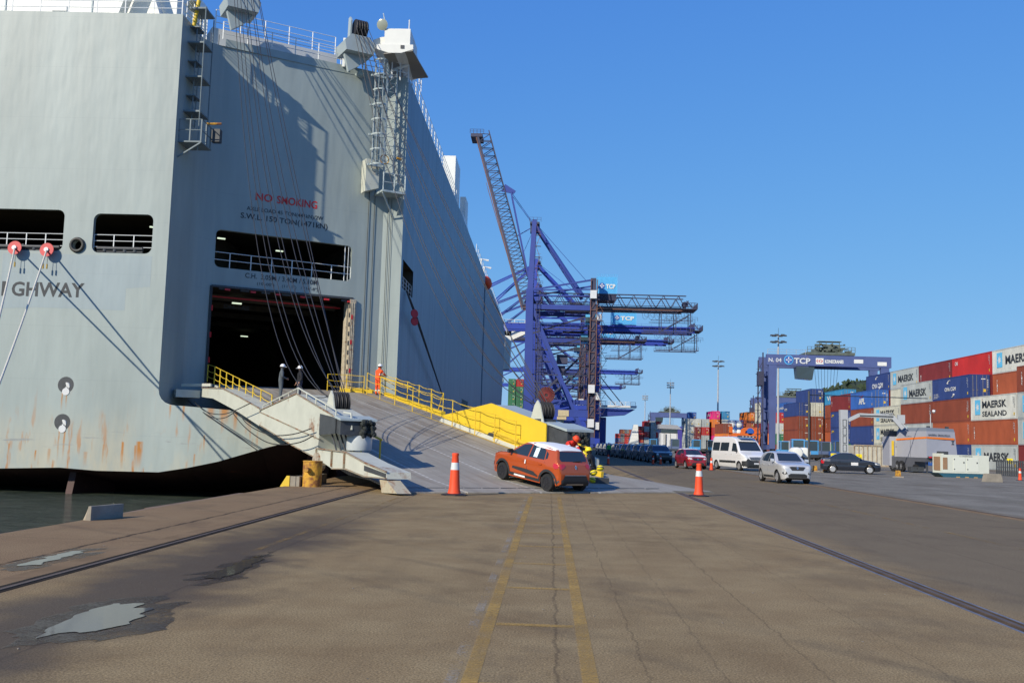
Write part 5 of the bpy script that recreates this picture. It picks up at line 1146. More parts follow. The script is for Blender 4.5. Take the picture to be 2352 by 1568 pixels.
# ------------------------------------------------------------------ terminal tractors
def make_tractor(label, col):
    t = empty('terminal_tractor', (0, 0, 0), 0, label, 'yard tractor', 'terminal tractors parked along the yard')
    b = MB(); b.box(-.45, .45, -2.6, 2.0, .55, .85); b.box(-1.2, 1.2, 1.7, 2.35, .45, .95); b.box(-1.15, -.5, -1.0, .9, .45, .95); b.build('chassis', M['dark'], t)
    b = MB(); b.box(-.5, .5, -1.9, -.6, .86, 1.15); b.box(-.8, .8, -2.4, -1.7, .86, 1.05); b.build('fifth_wheel', M['dark'], t)
    b = MB()
    x0, x1, y0, y1 = -1.15, .55, .55, 2.2; z0, z1 = .95, 3.15
    b.box(x0, x1, y0, y1, z0, z0+.55); b.box(x0-.03, x1+.03, y0-.03, y1+.03, z1-.16, z1)
    for X_ in (x0+.05, x1-.05):
        for Y_ in (y0+.05, y1-.05): b.box(X_-.06, X_+.06, Y_-.06, Y_+.06, z0+.5, z1-.1)
    b.box(.6, 1.2, 1.0, 2.3, .95, 1.55); b.build('cab', col, t)
    b = MB(); b.box(x0+.03, x1-.03, y0+.03, y1-.03, z0+.52, z1-.14); b.build('cab_glass', M['glass2'], t)
    b = MB(); b.bar((.8, .6, 1.2), (.8, .6, 2.9), .12); b.build('exhaust', M['galv'], t)
    for y_ in (1.75,): 
        for s in (-1, 1): b = MB(); b.lathe([(.2, -.15), (.48, -.15), (.5, -.1), (.5, .1), (.48, .15), (.2, .15), (0, .1)], (s*1.0, y_, .5), (s, 0, 0), 18); b.build('wheel', M['tyre'], t, 40)
    for y_ in (-1.6,):
        for s in (-1, 1): b = MB(); b.lathe([(.2, -.28), (.48, -.28), (.5, -.22), (.5, .22), (.48, .28), (.2, .28), (0, .1)], (s*.9, y_, .5), (s, 0, 0), 18); b.build('wheel', M['tyre'], t, 40)
    return t
tb_ = mat('tractor_blue', (.08, .33, .66), .45, var=.08, rust=.04); tg_ = mat('tractor_grey_blue', (.10, .14, .24), .5, var=.1); td_ = mat('tractor_dark_blue', (.03, .09, .28), .5, var=.1)
spots = [(35.8, 148, tb_, 'large light blue yard tractor cab between the van and the silver car', -.1), (43.5, 190, tb_, 'light blue yard tractor left of the big gantry leg', .0), (47.0, 176, tg_, 'grey-blue yard tractor right of the light blue one behind the silver car', .1), (39.0, 210, tb_, 'light blue yard tractor half hidden left of the white van roof', .05),
         (31.8, 222, tb_, 'light blue yard tractor above the red hatchback', .0), (27.6, 225, tg_, 'grey yard tractor left of the light blue one above the red hatchback', .0), (25.2, 250, tb_, 'leftmost light blue yard tractor near the white container', .05), (42.8, 152, td_, 'dark blue yard tractor beside the scanner boom post', .0), (48.6, 150, td_, 'dark blue yard tractor behind the white ribbed container', 1.2), (40.5, 160, tb_, 'light blue yard tractor with white headboard near the lamp post', .15), (35.4, 226, tb_, 'small light blue pick-up shaped tractor with red beacon', .8)]
tp = None
for x, y, m, lab, rz_ in spots:
    if tp is None: tp = make_tractor(lab, m); c = tp
    else:
        c = copy_tree(tp); c['label'] = lab
        for q in c.children:
            if q.name.startswith('cab') and not q.name.startswith('cab_glass'): q.data = q.data.copy(); q.data.materials[0] = m
    c.location = (x, y, 0); c.rotation_euler = (0, 0, math.pi+rz_)
# ------------------------------------------------------------------ containers
def container_meshes(L, H, W=2.438):
    # origin: bottom centre; long axis along Y; corrugated sides
    b = MB(); hl, hw = L/2, W/2
    for x in (-hw, hw-.10):
        for z0, z1 in ((0, .16), (H-.11, H)): b.box(x, x+.10, -hl, hl, z0, z1)
        for y in (-hl, hl-.14): b.box(x, x+.10, y, y+.14, .16, H-.11)
    for y in (-hl, hl-.10):
        b.box(-hw+.1, hw-.1, y, y+.10, 0, .14); b.box(-hw+.1, hw-.1, y, y+.10, H-.12, H)
    n = int((L-.28)/.278); p = (L-.28)/n
    for s in (-1, 1):
        y = -hl+.14
        for k in range(n):
            xo, xi = s*(hw-.008), s*(hw-.048); q = [(xo, y), (xo, y+p*.28), (xi, y+p*.5), (xi, y+p*.78), (xo, y+p)]
            for (xa, ya), (xb, yb) in zip(q, q[1:]): b.face((xa, ya, .16), (xb, yb, .16), (xb, yb, H-.11), (xa, ya, H-.11))
            y += p
    b.box(-hw+.1, hw-.1, -hl+.1, hl-.1, H-.06, H-.03)
    b.face((-hw+.1, hl-.05, .14), (hw-.1, hl-.05, .14), (hw-.1, hl-.05, H-.12), (-hw+.1, hl-.05, H-.12))
    me = b.build('container_tmp', [M['dark']], None, recalc=False); d = me.data; bpy.data.objects.remove(me)
    b = MB(); b.cur = 0; yy = -hl+.03
    for s in (-1, 1):     # two door leaves with shallow ribs
        x0, x1 = (s*.01, s*(hw-.10)) if s > 0 else (s*(hw-.10), s*.01)
        b.box(x0, x1, yy, yy+.04, .15, H-.13)
        for k in range(4): xx = x0+(x1-x0)*(k+.5)/4; b.box(xx-.09, xx+.09, yy-.022, yy, .3, H-.28)
    b.cur = 1
    for xx in (-.85, -.38, .38, .85):
        b.tube([(xx, yy-.05, .12), (xx, yy-.05, H-.1)], .028, 5); b.box(xx-.05, xx+.16, yy-.08, yy-.03, .95, 1.0)
    b.cur = 2; b.box(.42, .72, yy-.03, yy-.024, .75, 1.1); b.cur = 3
    for k in range(5): b.box(.95, 1.02, yy-.03, yy-.024, H-.75-k*.22, H-.60-k*.22)
    b.box(.2, .7, yy-.03, yy-.024, H-.6, H-.5)
    me2 = b.build('door_tmp', [M['dark'], M['galv'], M['yellow'], M['white']], None, recalc=False); d2 = me2.data; bpy.data.objects.remove(me2)
    return d, d2
CK = {}
CC = dict(brown=(.19, .045, .022), orangebrown=(.30, .072, .028), maroon=(.155, .020, .020), red=(.42, .022, .020), navy=(.022, .045, .16), blue=(.028, .10, .34), cyan=(.03, .20, .38), grey=(.34, .37, .36),
          white=(.50, .51, .46), cream=(.44, .44, .36), orange=(.62, .17, .025), pink=(.62, .02, .17), green=(.03, .16, .07), tan=(.50, .38, .17), dgrey=(.11, .12, .14))
CN = dict(brown='brown', orangebrown='orange-brown', maroon='dark maroon', red='bright red', navy='navy blue', blue='blue', cyan='light blue', grey='light grey', white='white', cream='cream', orange='orange', pink='pink', green='green', tan='sand coloured', dgrey='dark grey')
def cpaint(col):
    k = 'paint_'+col
    if k not in M: M[k] = mat('container_paint_'+col, CC[col], .6, var=.24, vscale=.5, rust=.16 if col not in ('white',) else .26, rscale=1.6, coord='World', stretch=(1, 1, .5))
    return M[k]
_used = {}
def container(col, x, y, z, H=2.9, L=12.19, label='', text=None, detail=True, group='stacked shipping containers in the yard', rz=0, logo=None):
    key = (L, H)
    if key not in CK: CK[key] = container_meshes(L, H)
    kc = (L, H, col)
    if kc not in CK:
        d = CK[key][0].copy(); d.materials[0] = cpaint(col); d2 = CK[key][1].copy(); d2.materials[0] = cpaint(col); d2.materials[1] = M['rod']; CK[kc] = (d, d2)
    t = empty('shipping_container', (x, y, z), rz, label, 'container', group)
    o = bpy.data.objects.new('corrugated_body', CK[kc][0]); COL.objects.link(o); o.parent = t
    if detail: o = bpy.data.objects.new('container_door', CK[kc][1]); COL.objects.link(o); o.parent = t
    hw = 2.438/2
    if text:
        b = MB()
        for (s_, cidx, cy, w_, zb, h_, bold) in text:     # cy from the far end towards the camera
            b.cur = cidx; letter(b, s_, (-hw, L/2-cy, zb), (0, -1, 0), ZZ, w_, h_, .02, bold)
        b.build('lettering', [M['txtdark'], M['white'], M['red'], M['yellow'], M['cyan']], t, recalc=False)
    if detail and L > 12 and x > 51 and y < 200 and x < 56:
        b = MB(); ym = -L/2+.55
        for k in range(7): b.box(-hw-.016, -hw-.010, ym, ym+.10, H-.55-k*.17, H-.47-k*.17)
        for k in range(4): b.box(-hw-.016, -hw-.010, ym+.28, ym+.34, H-.5-k*.2, H-.4-k*.2)
        b.cur = 1; b.box(-hw-.016, -hw-.010, ym, ym+.22, .42, .75); b.build('code_marks', [M['offwhite'] if col not in ('grey', 'white', 'cream') else M['txtdark'], M['yellow']], t)
    if logo == 'star':
        b = MB(); c0_ = (-hw-.018, L/2-1.9, H*.5); 
        y0_, y1_, z0_, z1_ = L/2-1.25, L/2-2.75, H*.24, H*.86
        b.face((-hw-.014, y0_, z0_), (-hw-.014, y1_, z0_), (-hw-.014, y1_, z1_), (-hw-.014, y0_, z1_)); b.cur = 1
        cy_, cz_ = (y0_+y1_)/2, (z0_+z1_)/2; pts = []
        for k in range(14): r_ = .62 if k % 2 == 0 else .22; a = math.pi*2*k/14+.2; pts.append((-hw-.024, cy_-r_*math.sin(a), cz_+r_*math.cos(a)))
        for k in range(14): b.face(pts[k], pts[(k+1) % 14], (-hw-.024, cy_, cz_))
        b.build('logo', [mat('logo_sky_blue', (.13, .50, .74), .5) if 'lsb' not in M else M['lsb'], M['white']], t, recalc=False)
    return t
M['rod'] = mat('lock_rod_steel', (.20, .19, .18), .6)
M['lsb'] = mat('logo_sky_blue', (.13, .50, .74), .5)
MK = [('MAERSK', 0, 3.6, 6.6, .95, 1.05, .03)]
MSL = [('MAERSK', 0, 3.3, 6.4, 1.45, .85, .03), ('SEALAND', 0, 3.3, 6.4, .45, .62, .02)]
KL = [('TEX', 1, 1.0, .7, 1.9, .3, .02), ('TGHU 38', 1, 1.0, .55, .5, .25, .0)]
CMA = [('CMA CGM', 1, 4.3, 3.6, 1.1, .5, .03), ('we make', 1, .5, 1.6, .75, .2, 0), ('containers', 1, .5, 1.9, .5, .2, 0), ('global', 1, .5, 1.3, .25, .2, 0)]
def vert(s_, cy, z, ci=1): return [(s_[i], ci, cy, .22, z+(len(s_)-1-i)*.3, .24, .01) for i in range(len(s_))]
Y0 = 113.3; BP = 12.36
def bayY(k): return Y0+BP*k+12.19/2+.05
fx = 52+1.22
layn = ['at the bottom', 'second up', 'third up', 'fourth up', 'fifth up', 'sixth up']
bayn = {-1: 'column cut by the right picture edge', 0: 'first full column above the cream generator', 1: 'column right of the scanner truck lamp', 2: 'column left of the scanner truck lamp', 3: 'lettered column behind the scanner truck boom', 4: 'column just right of the boom post', 5: 'column just left of the boom post'}
front = {-1: [('maroon', vert('1E', 1.0, .6), None), ('grey', MK, 'star'), ('grey', MK, 'star'), ('brown', vert('KLINE', 1.1, .8), None)],
         0: [('grey', MK, 'star'), ('orangebrown', vert('KLINE', .9, .7), None), ('white', MSL, 'star')],
         1: [('navy', None, None), ('orangebrown', vert('22G', .9, 1.2), None), ('brown', vert('45', 11.2, 1.2), None), ('navy', CMA, 'arc')],
         2: [('blue', None, None), ('grey', MK, 'star'), ('brown', vert('45', 11.2, 1.2), None), ('grey', MK, 'star')],
         3: [('cream', None, None), ('cream', MSL, 'star'), ('cream', MSL, 'star')],
         4: [('navy', None, None), ('navy', None, None), ('brown', vert('45', 11.2, 1.2), None), ('blue', [('APL', 1, 4.6, 3.4, .75, 1.0, .04)], 'eagle')],
         5: [('green', None, None), ('navy', [('JM', 3, .6, 1.6, 1.9, .5, .03)], None), ('navy', [('JM', 3, .6, 1.6, 1.9, .5, .03)], None), ('maroon', vert('183', .8, 1.0), None)]}
def extras(t, logo, H=2.9):
    if logo == 'arc':
        b = MB()
        for s in (1, -1):
            pts = [(-1.24, 12.19/2-6.3-s*(.2+.85*math.cos(rad(a)))*-1*1, 1.38+s*(.55+.55*math.sin(rad(a)))) for a in range(20, 91, 14)]
            b.tube(pts, .13, 6, .03)
        b.build('logo', M['white'], t)
    if logo == 'eagle':
        b = MB(); b.prism([(0, 0), (1.0, -.38), (1.2, -.38), (2.2, 0), (1.3, -.12), (.9, -.12)], (-1.24, 12.19/2-5.0, 2.25), (0, -1, 0), ZZ, (-.02, 0, 0)); b.build('logo', M['red'], t)
for k, col in front.items():
    for l, (c, tx, lg) in enumerate(col):
        wr = ' with star emblem and black lettering' if lg == 'star' else (' with white lettering' if tx and c in ('navy', 'blue') else '')
        t = container(c, fx, bayY(k), 2.905*l, label='%s container, %s, in the %s' % (CN[c], layn[l], bayn[k]), text=tx, logo=lg); extras(t, lg)
row2 = {-2: ['brown', 'brown', 'grey', 'orangebrown', 'white'], -1: ['maroon', 'brown', 'brown', 'orangebrown', 'grey'], 0: ['brown', 'brown', 'maroon', 'orangebrown', 'white'], 1: ['brown', 'brown', 'brown', 'maroon', 'red'], 2: ['brown', 'brown', 'brown', 'brown', 'maroon'],
        3: ['brown', 'white', 'brown', 'cream', 'grey'], 4: ['brown', 'brown', 'navy', 'maroon', 'navy'], 5: ['brown', 'cream', 'cyan', 'cream']}
for k, col in row2.items():
    for l, c in enumerate(col):
        if k < 3 and l < 3: continue      # wholly hidden behind the front row
        tx = lg = None
        if l == 4 and k in (0, 3): tx, lg = MK, 'star'
        if l == 4 and k == 1: tx = [('CAI', 1, 1.0, .9, 1.9, .5, .03)]
        if l == 4 and k == 2: tx = vert('1EG', .8, .6)
        if l == 4 and k == 4: tx, lg = [('CMA CGM', 1, 3.3, 5.4, .6, .8, .03)], 'arc'
        if l == 3 and k == 0: tx = vert('KLINE', 1.2, .7)
        bn = {-2: 'nearest end', -1: 'right picture edge', 0: 'first column', 1: 'second column', 2: 'third column', 3: 'fourth column', 4: 'fifth column', 5: 'sixth column'}[k]
        t = container(c, fx+2.55, bayY(k)-.4, 2.905*l, label='%s container, %s, in the second row, %s from the right' % (CN[c], layn[l], bn), text=tx, logo=lg); extras(t, lg)
# further rows seen over and between (each stack: x of near end, y of near end, colours from the ground up)
def stack(x, y, cols, H=2.59, L=12.19, where='', texts={}, detail=True, z=0):
    for l, c in enumerate(cols):
        if c is None: continue
        container(c, x+1.22, y+L/2, z+H*l*1.003, H, L, '%s container, %s, %s' % (CN[c], layn[l], where), texts.get(l), detail)
T1 = lambda s_, ci=1: [(s_, ci, 2.0, 6.5, .9, .9, .03)]
stack(49.2, 200.5, ['brown', 'brown', 'brown', 'navy'], 2.75, where='stack just right of the gantry crane leg', texts={3: [('UCM', 1, 1.0, 2.2, 1.3, .5, .02)], 0: [('tex', 1, 6, 2.2, 1.0, .6, .03)]})
stack(51.8, 200.5, ['brown', 'brown', 'brown', 'cream', 'navy'], 2.75, where='stack with a navy top, second right of the gantry leg')
stack(54.5, 201.0, ['orange', 'brown', 'brown', 'cyan', 'cyan'], 2.62, where='stack partly hidden behind the front row corner', texts={4: [('Hanjin', 1, 1.5, 6, .8, .9, .02)]})
stack(54.6, 188.5, ['orange', 'orangebrown', 'brown', 'brown', 'cyan'], 2.62, where='stack touching the front row corner', texts={4: [('Vinh', 1, 1.5, 6, .8, .9, .02)], 2: vert('123', 1, .8)})
stack(44.9, 262, ['green', 'orange', 'brown', None], 2.59, where='low stack behind the gantry leg')
stack(55.7, 262, ['brown', 'orange', 'maroon', 'cream', 'cream'], 2.75, where='cream topped stack inside the gantry crane')
stack(58.6, 262, ['brown', 'green', 'white', 'red'], 2.75, where='red topped stack inside the gantry crane')
stack(61.4, 262, ['brown', 'brown', 'brown', 'brown', 'blue'], 2.75, where='blue topped stack inside the gantry crane', texts={4: [('Hyundai', 1, 1.0, 8, .8, 1.0, .02)]})
stack(64.0, 262, ['brown', 'brown', 'brown', 'brown', 'blue'], 2.75, where='farthest right stack inside the gantry crane')
def mid(px): return (px-1262)/7.15
MT = '%s stack left of the gantry crane'
C = lambda c: (1500+c/3.485)/1.088
for c_, cols, nm, tx in ((700, ['cyan', 'cyan', 'cyan', 'cyan'], 'tall light blue leftmost', {}), (735, ['grey', 'grey', 'white', 'white'], 'second', {3: T1('K-LINE', 0), 2: T1('MOL', 0)}), (792, ['grey', 'maroon', 'maroon', 'white'], 'third', {3: T1('MSC', 0)}),
                         (865, ['grey', 'grey', 'red', 'grey'], 'fourth', {3: T1('NYK', 0), 2: T1('Hmm', 1)}), (955, ['grey', 'pink', 'red', 'orange', 'pink'], 'pink topped', {4: T1('ONE', 1), 1: T1('ONE'), 2: T1('K-Line'), 3: T1('Hapag')}),
                         (1040, ['pink', 'tan', 'tan', 'white', 'cyan'], 'light blue topped', {3: [('NEDLLOYD', 0, 1, 9, .6, .9, .02)], 2: [('HS', 0, 3, 4, .6, .9, .02)]}),
                         (1250, ['brown', 'orange', 'orangebrown', 'orangebrown', 'orange'], 'orange topped', {4: [('Hapag', 0, 2, 6, .9, .8, .02)]}), (1322, ['brown', 'tan', 'red', 'white', 'red'], 'rightmost', {})):
    x = mid(C(c_)); L_ = 6.06 if c_ in (700,) else 12.19
    stack(x, 320 if c_ != 700 else 336, cols if c_ != 700 else cols[:3], 2.59, L_, where=MT % nm, texts=tx)
stack(mid(C(792))-.5, 325, [None, None, None, None, 'blue'], 2.75, 6.06, where='on its own behind the white stacks') if False else stack((C(765)-1262)/6.75, 341, ['grey', 'grey', 'grey', 'grey', 'blue'], 2.62, 6.06, where='stack with a lone blue container on top')
# tank containers
def tank(x, y, z, label):
    t = empty('tank_container', (x, y, z), 0, label, 'tank container', 'tank containers stacked in the yard')
    b = MB(); w_, h_, l_ = 1.2, 2.5, 3.0
    for sx in (-w_, w_):
        for y_ in (-l_, l_): b.bar((sx, y_, 0), (sx, y_, h_), .12)
        for z_ in (.06, h_-.06): b.bar((sx, -l_, z_), (sx, l_, z_), .11)
    for y_ in (-l_, l_):
        for z_ in (.06, h_-.06): b.bar((-w_, y_, z_), (w_, y_, z_), .11)
        for a, c in (((-w_, .5), (-.5, 0)), ((w_, .5), (.5, 0)), ((-w_, h_-.5), (-.5, h_)), ((w_, h_-.5), (.5, h_))): b.bar((a[0], y_, a[1]), (c[0], y_, c[1]), .1)
    b.build('frame', M['logo'], t)
    b = MB(); b.lathe([(.0, -2.95), (.7, -2.85), (1.1, -2.5), (1.12, 0), (1.1, 2.5), (.7, 2.85), (0, 2.95)], (0, 0, 1.26), (0, 1, 0), 20); b.build('tank_shell', M['white'], t, 40)
for i in range(3):
    for l in (0, 1, 2):
        if l == 0: continue
        xx = mid(C((1115, 1175, 1060)[i]))+ (0 if i else 0)
        if i == 2: continue
        tank(xx+.4, 323+i*.1, 2.59*(l+1)-2.59*0+.0, '%s white tank in a blue frame, %s' % (('left', 'right')[i], ('', 'lower of the pair', 'upper of the pair')[l]))
# far blocks
FW = '%s column in the far block'
for i, (cols, nm) in enumerate(((['grey', 'red', 'red', 'red'], 'lower red'), (['grey', 'grey', 'red', 'grey', 'red'], 'red topped left'), (['grey', 'grey', 'grey', 'grey', 'grey'], 'all grey'), (['grey', 'grey', 'red', 'grey', 'red'], 'red topped right'))):
    stack((C((322, 372, 428, 474)[i])-1262)/4.76, 480, cols, 2.59, where=FW % nm, detail=True)
rc = random.Random(4); fars = []
nmf = ['first', 'second', 'third', 'fourth', 'fifth', 'sixth']
for i in range(6):
    cols = [rc.choice(['red', 'brown', 'navy', 'dgrey', 'grey', 'maroon', 'orangebrown']) for _ in range(4 if i else 3)]
    stack((C(133+i*36)-1262)/3.81, 600, cols, 2.59, where='%s column from the left on the horizon' % nmf[i], detail=True)
# white ribbed container near the sedan
t = empty('ribbed_container', (37.6, 115.2, 0), 0, 'old cream open container with rusty ribs standing behind the dark sedan', 'container')
b = MB(); b.box(-3.0, 3.03, -.04, 2.4, .05, 2.35)
b.build('body', mat('old_cream_paint', (.46, .44, .36), .7, var=.2, vscale=1.5, rust=.4, rscale=2), t)
b = MB()
for k in range(13): x = -3+k*.5; b.box(x-.04, x+.04, -.13, -.04, .05, 2.4)
b.box(-3.05, 3.05, -.15, -.04, 2.3, 2.42); b.box(-3.05, 3.05, -.15, -.04, .0, .12)
b.build('ribs', mat('rusty_rib', (.34, .28, .2), .8, var=.3, rust=.5), t)
# container vessel ahead of the car carrier
cs = empty('container_ship', (-25, 400, 0), 0, 'container ship with white bridge wing moored beyond the car carrier', 'ship')
b = MB(); b.box(-22, 15.2, -60, 150, -1.5, 6); b.build('hull', mat('dark_blue_hull', (.03, .05, .12), .5, var=.2, vscale=.1), cs)
b = MB(); b.box(-22, 6, -58, -46, 6, 46); b.box(5, 10.5, -52, -46, 34, 40)
for zz in (34, 28, 22, 16): b.box(5, 9.6-.1*(34-zz), -56, -50, zz, zz+1.0)
b.prism([(5, 34), (15.4, 39), (15.4, 42), (5, 42)], (0, -52, 0), (1, 0, 0), ZZ, (0, 4, 0)); b.build('superstructure', M['white'], cs)
b = MB(); railing(b, [(8, -52, 42), (15.3, -52, 42)], 2, 2, 3, .1); b.build('wing_rail', M['white'], cs)
b = MB()
for k in range(5): b.box(13.2-.0, 14.6, -40+k*26, -39+k*26, 6, 21-k*1.0)
b.build('lashing_bridge', M['grey'], cs)
pal = ['green', 'green', 'red', 'tan', 'brown', 'dgrey', 'maroon']
for i in range(4):
    for l in range(5-min(i, 3)+(1 if i == 0 else 0)):
        c = ['dgrey', 'grey', 'green', 'green', 'green', 'red'][l] if i == 0 else pal[(i*3+l) % 7]
        container(c, (-10.6, -10.9, -11, -11.2)[i]-.0, (346, 372, 399, 425)[i], 7+2.62*l, 2.59, 12.19, '%s container on the moored container ship, %s, %s bay' % (CN[c], layn[l], nmf[i]), None, True, 'containers on the deck of the container ship')
        if i == 0: container(c if l < 4 else 'green', -13.3, 346, 7+2.62*l, 2.59, 12.19, '%s container on the moored container ship, %s, inner row' % (CN[c if l < 4 else 'green'], layn[l]), None, True, 'containers on the deck of the container ship')
# ------------------------------------------------------------------ ship to shore cranes
def lattice(b, p, q, w, h, n, r=.16, up=ZZ, chord=.35, side=None, warren=True):
    """a box lattice between p and q: lower chords on the line, upper chords offset by h along up"""
    p, q = V(p), V(q); d = (q-p); s = V(side) if side else d.normalized().cross(V(up)).normalized(); up = V(up)
    for sg in (-1, 1):
        o = s*sg*w/2
        b.bar(p+o, q+o, chord, chord*1.4, up=up); b.bar(p+o+up*h, q+o+up*h, chord*.7, chord*.7, up=up)
        for k in range(n):
            a, m, c = p+o+d*(k/n), p+o+d*((k+.5)/n), p+o+d*((k+1)/n)
            if warren: b.bar(a, m+up*h, r, r); b.bar(m+up*h, c, r, r)
            else: b.bar(a, c+up*h, r, r); b.bar(c, c+up*h, r, r)
    for k in range(n+1): a = p+d*(k/n); b.bar(a-s*w/2, a+s*w/2, r, r); b.bar(a-s*w/2+up*h, a+s*w/2+up*h, r, r)
def logo_tcp(b, o, ax, w_, h_, ci=0):
    """round mark and letters"""
    o, ax = V(o), V(ax); c = o+ax*h_*.5+ZZ*h_*.5; nn = ax.cross(ZZ)
    b.cur = ci
    P = [c+(ax*math.cos(rad(a))+ZZ*math.sin(rad(a)))*h_*.52+nn*.03 for a in range(0, 360, 20)]; b.raw(P, [tuple(range(18))])
    b.cur = 1
    for a in range(0, 360, 90):
        d = ax*math.cos(rad(a))+ZZ*math.sin(rad(a)); e = ax*math.cos(rad(a+90))+ZZ*math.sin(rad(a+90)); b.face(c+d*h_*.08+e*h_*.05+nn*.06, c+d*h_*.4+e*h_*.09+nn*.06, c+d*h_*.4-e*h_*.09+nn*.06, c+d*h_*.08-e*h_*.05+nn*.06)
        f = (d+e).normalized(); g = (d-e).normalized(); b.face(c+f*h_*.26+g*h_*.04+nn*.06, c+f*h_*.36+nn*.06, c+f*h_*.26-g*h_*.04+nn*.06)
    letter(b, 'TCP', o+ax*h_*1.2, ax, ZZ, w_-h_*1.2, h_*.8, .06, .03)
def stairs(b, x, y, z0, z1, w_=1.4, step=2.6):
    z = z0; s = 1
    while z < z1: b.bar((x-s*w_/2, y, z), (x+s*w_/2, y, z+step), .12, .12); b.box(x-w_/2-.2, x+w_/2+.2, y-.4, y+.4, z-.04, z+.04); b.bar((x-w_/2-.2, y-.4, z+1), (x+w_/2+.2, y-.4, z+1), .06); z += step; s = -s
def sts(Y, label, boom='down', box=False, back=38.6, zg=40.6, apex=65.8, mh=(12.5, 18.3), platform=True, blue='cblue', hz=0, lx=11.5, wx=-6.3, detail=True, fg=.0):
    B = M[blue]; t = empty('quay_crane', (0, Y, 0), 0, label, 'crane', 'ship to shore gantry cranes along the quay')
    W_ = 15.0; yw_ = (0, W_)
    for y in yw_:
        b = MB(); b.bar((wx, y, 3), (wx-.4, y, zg+4), 2.5, 1.7, up=(0, 1, 0), w2=2.0, h2=1.5); b.build('leg', B, t)
        b = MB(); b.bar((lx, y, 3), (lx-.2, y, zg+(7.5 if y == 0 and not box else .5)), 1.5, 1.4, up=(0, 1, 0)); b.build('leg', M['cdark'] if not box else B, t)
        b = MB()
        b.bar((wx, y, zg), (lx-2.5, y, 5), .9, .9); b.bar((wx, y, zg-1), (lx-.5, y, zg-1), 1.0, 1.4); b.bar((wx, y, 13.5), (lx, y, 13.5), .8, 1.4) if y else b.bar((wx, y, 9.8), (lx, y, 9.8), 1.2, 2.0)
        b.bar((wx+.5, y, 10.5), (lx-7, y, 13.4), .4); b.build('diagonal_brace', B, t)
        for x in (wx, lx):
            b = MB(); b.box(x-.9, x+.9, y-4, y+4, 1.4, 3.2); 
            for k in range(4): b.cur = 1; b.lathe([(.4, -.3), (.45, 0), (.4, .3)], (x, y-3.2+k*2.1, .45), (1, 0, 0), 12); b.cur = 0; b.box(x-.5, x+.5, y-3.9+k*2.1, y-2.5+k*2.1, .5, 1.4)
            b.build('bogie', [B, M['dark']], t)
    for x in (wx, lx):
        b = MB(); b.bar((x, 0, 9.0), (x, W_, 9.0), 1.4, 2.2); b.build('sill_beam', B, t)
        b = MB(); b.bar((x, 0, zg+2), (x, W_, zg+2), 1.2, 1.4); b.build('top_beam', B, t)
    for z in (20.5, 27.5, 33.5):
        b = MB(); b.bar((wx, .8, z), (lx, .8, z), .5, .3); railing(b, [(wx, .2, z+.1), (lx, .2, z+.1)], 1.1, 2, 1.6, .05); b.build('walkway', M['cdark'], t)
    b = MB(); ladder_z = 6
    while ladder_z < zg: b.bar((wx+1.6, -.9, ladder_z), (wx+2.6, -.9, ladder_z), .08); ladder_z += .9
    b.bar((wx+1.6, -.9, 5), (wx+1.6, -.9, zg), .12); b.bar((wx+2.6, -.9, 5), (wx+2.6, -.9, zg), .12); b.build('ladder', M['cdark'], t)
    b = MB(); b.bar((wx, W_, 12), (lx, W_, 30), .6); b.bar((wx, 7, zg-8), (lx, 7, zg-2), .4); b.tube([(wx+1, 3, zg-3), (0, 3, zg-9), (lx-2, 3, zg-6)], .08, 5); b.box(1.5, 4.5, 3, 6, 24, 26.5); b.build('cross_bracing', M['cdark'], t)
    # mast and stays
    for y in yw_:
        b = MB(); b.bar((wx-.4, y*.6+3, zg+4), (wx+.3, W_/2+(y-W_/2)*.25, apex), 1.6, 1.4, up=(0, 1, 0), w2=1.3, h2=1.2); b.build('mast', B, t)
    b = MB(); b.box(wx-1, wx+1.8, W_/2-2.5, W_/2+2.5, apex-1.2, apex-.6); railing(b, [(wx-1.2, W_/2-2.5, apex-.6), (wx+2.2, W_/2-2.5, apex-.6)], 1.3, 2, 1, .05); b.box(wx-.9, wx+1.2, W_/2-1.5, W_/2+1.5, apex-3.4, apex-1.2); b.build('mast_head', M['cdark'], t)
    b = MB()
    for s in (-1, 1): b.tube([(wx+1, W_/2+s*2, apex-2), (lx-3, W_/2+s*4, zg+3)], .5, 8)
    b.tube([(wx+1.4, W_/2, apex-1.4), (lx-2.0, W_/2, zg+8)], .07, 5); b.build('back_stay', B, t)
    for y in (1.5, W_-1.5): b = MB(); b.bar((wx, y, zg+4), (lx, y, zg+7.4), .45); b.bar((wx, y, zg+4), (lx, y, zg+4.6), .35); b.bar((wx, y, zg+2.4), (lx, y, zg+2.6), .3); b.build('tie_beam', B, t)
    # girder and back reach
    b = MB(); y0_, y1_ = W_/2-3.2, W_/2+3.2
    if box:
        for y in (y0_, y1_): b.bar((wx-2, y, zg), (back, y, zg), 1.1, 2.0)
        for k in range(12): x = wx+(back-wx)*k/11; b.bar((x, y0_, zg), (x, y1_, zg), .4, .8)
    else:
        for y in (y0_, y1_):
            lattice(b, (wx-2.5, y, zg), (back-.6, y, zg), .5, 3.7, 11, .15, chord=.34)
    for y in (y0_-.9, y1_+.9): railing(b, [(wx, y, zg+.6), (back+2, y, zg+.6)], 1.1, 2, 3.2, .03); b.bar((wx, y, zg+.5), (back+2, y, zg+.5), .8, .08)
    b.build('girder', M['cblue2'] if box else M['cdark'], t)
    b = MB()
    if not box:
        for y in (y0_, y1_): b.bar((wx-2.4, y, zg-.5), (back-1, y, zg-.5), .3, .35)
        b.build('trolley_rail', M['cbrown'], t)
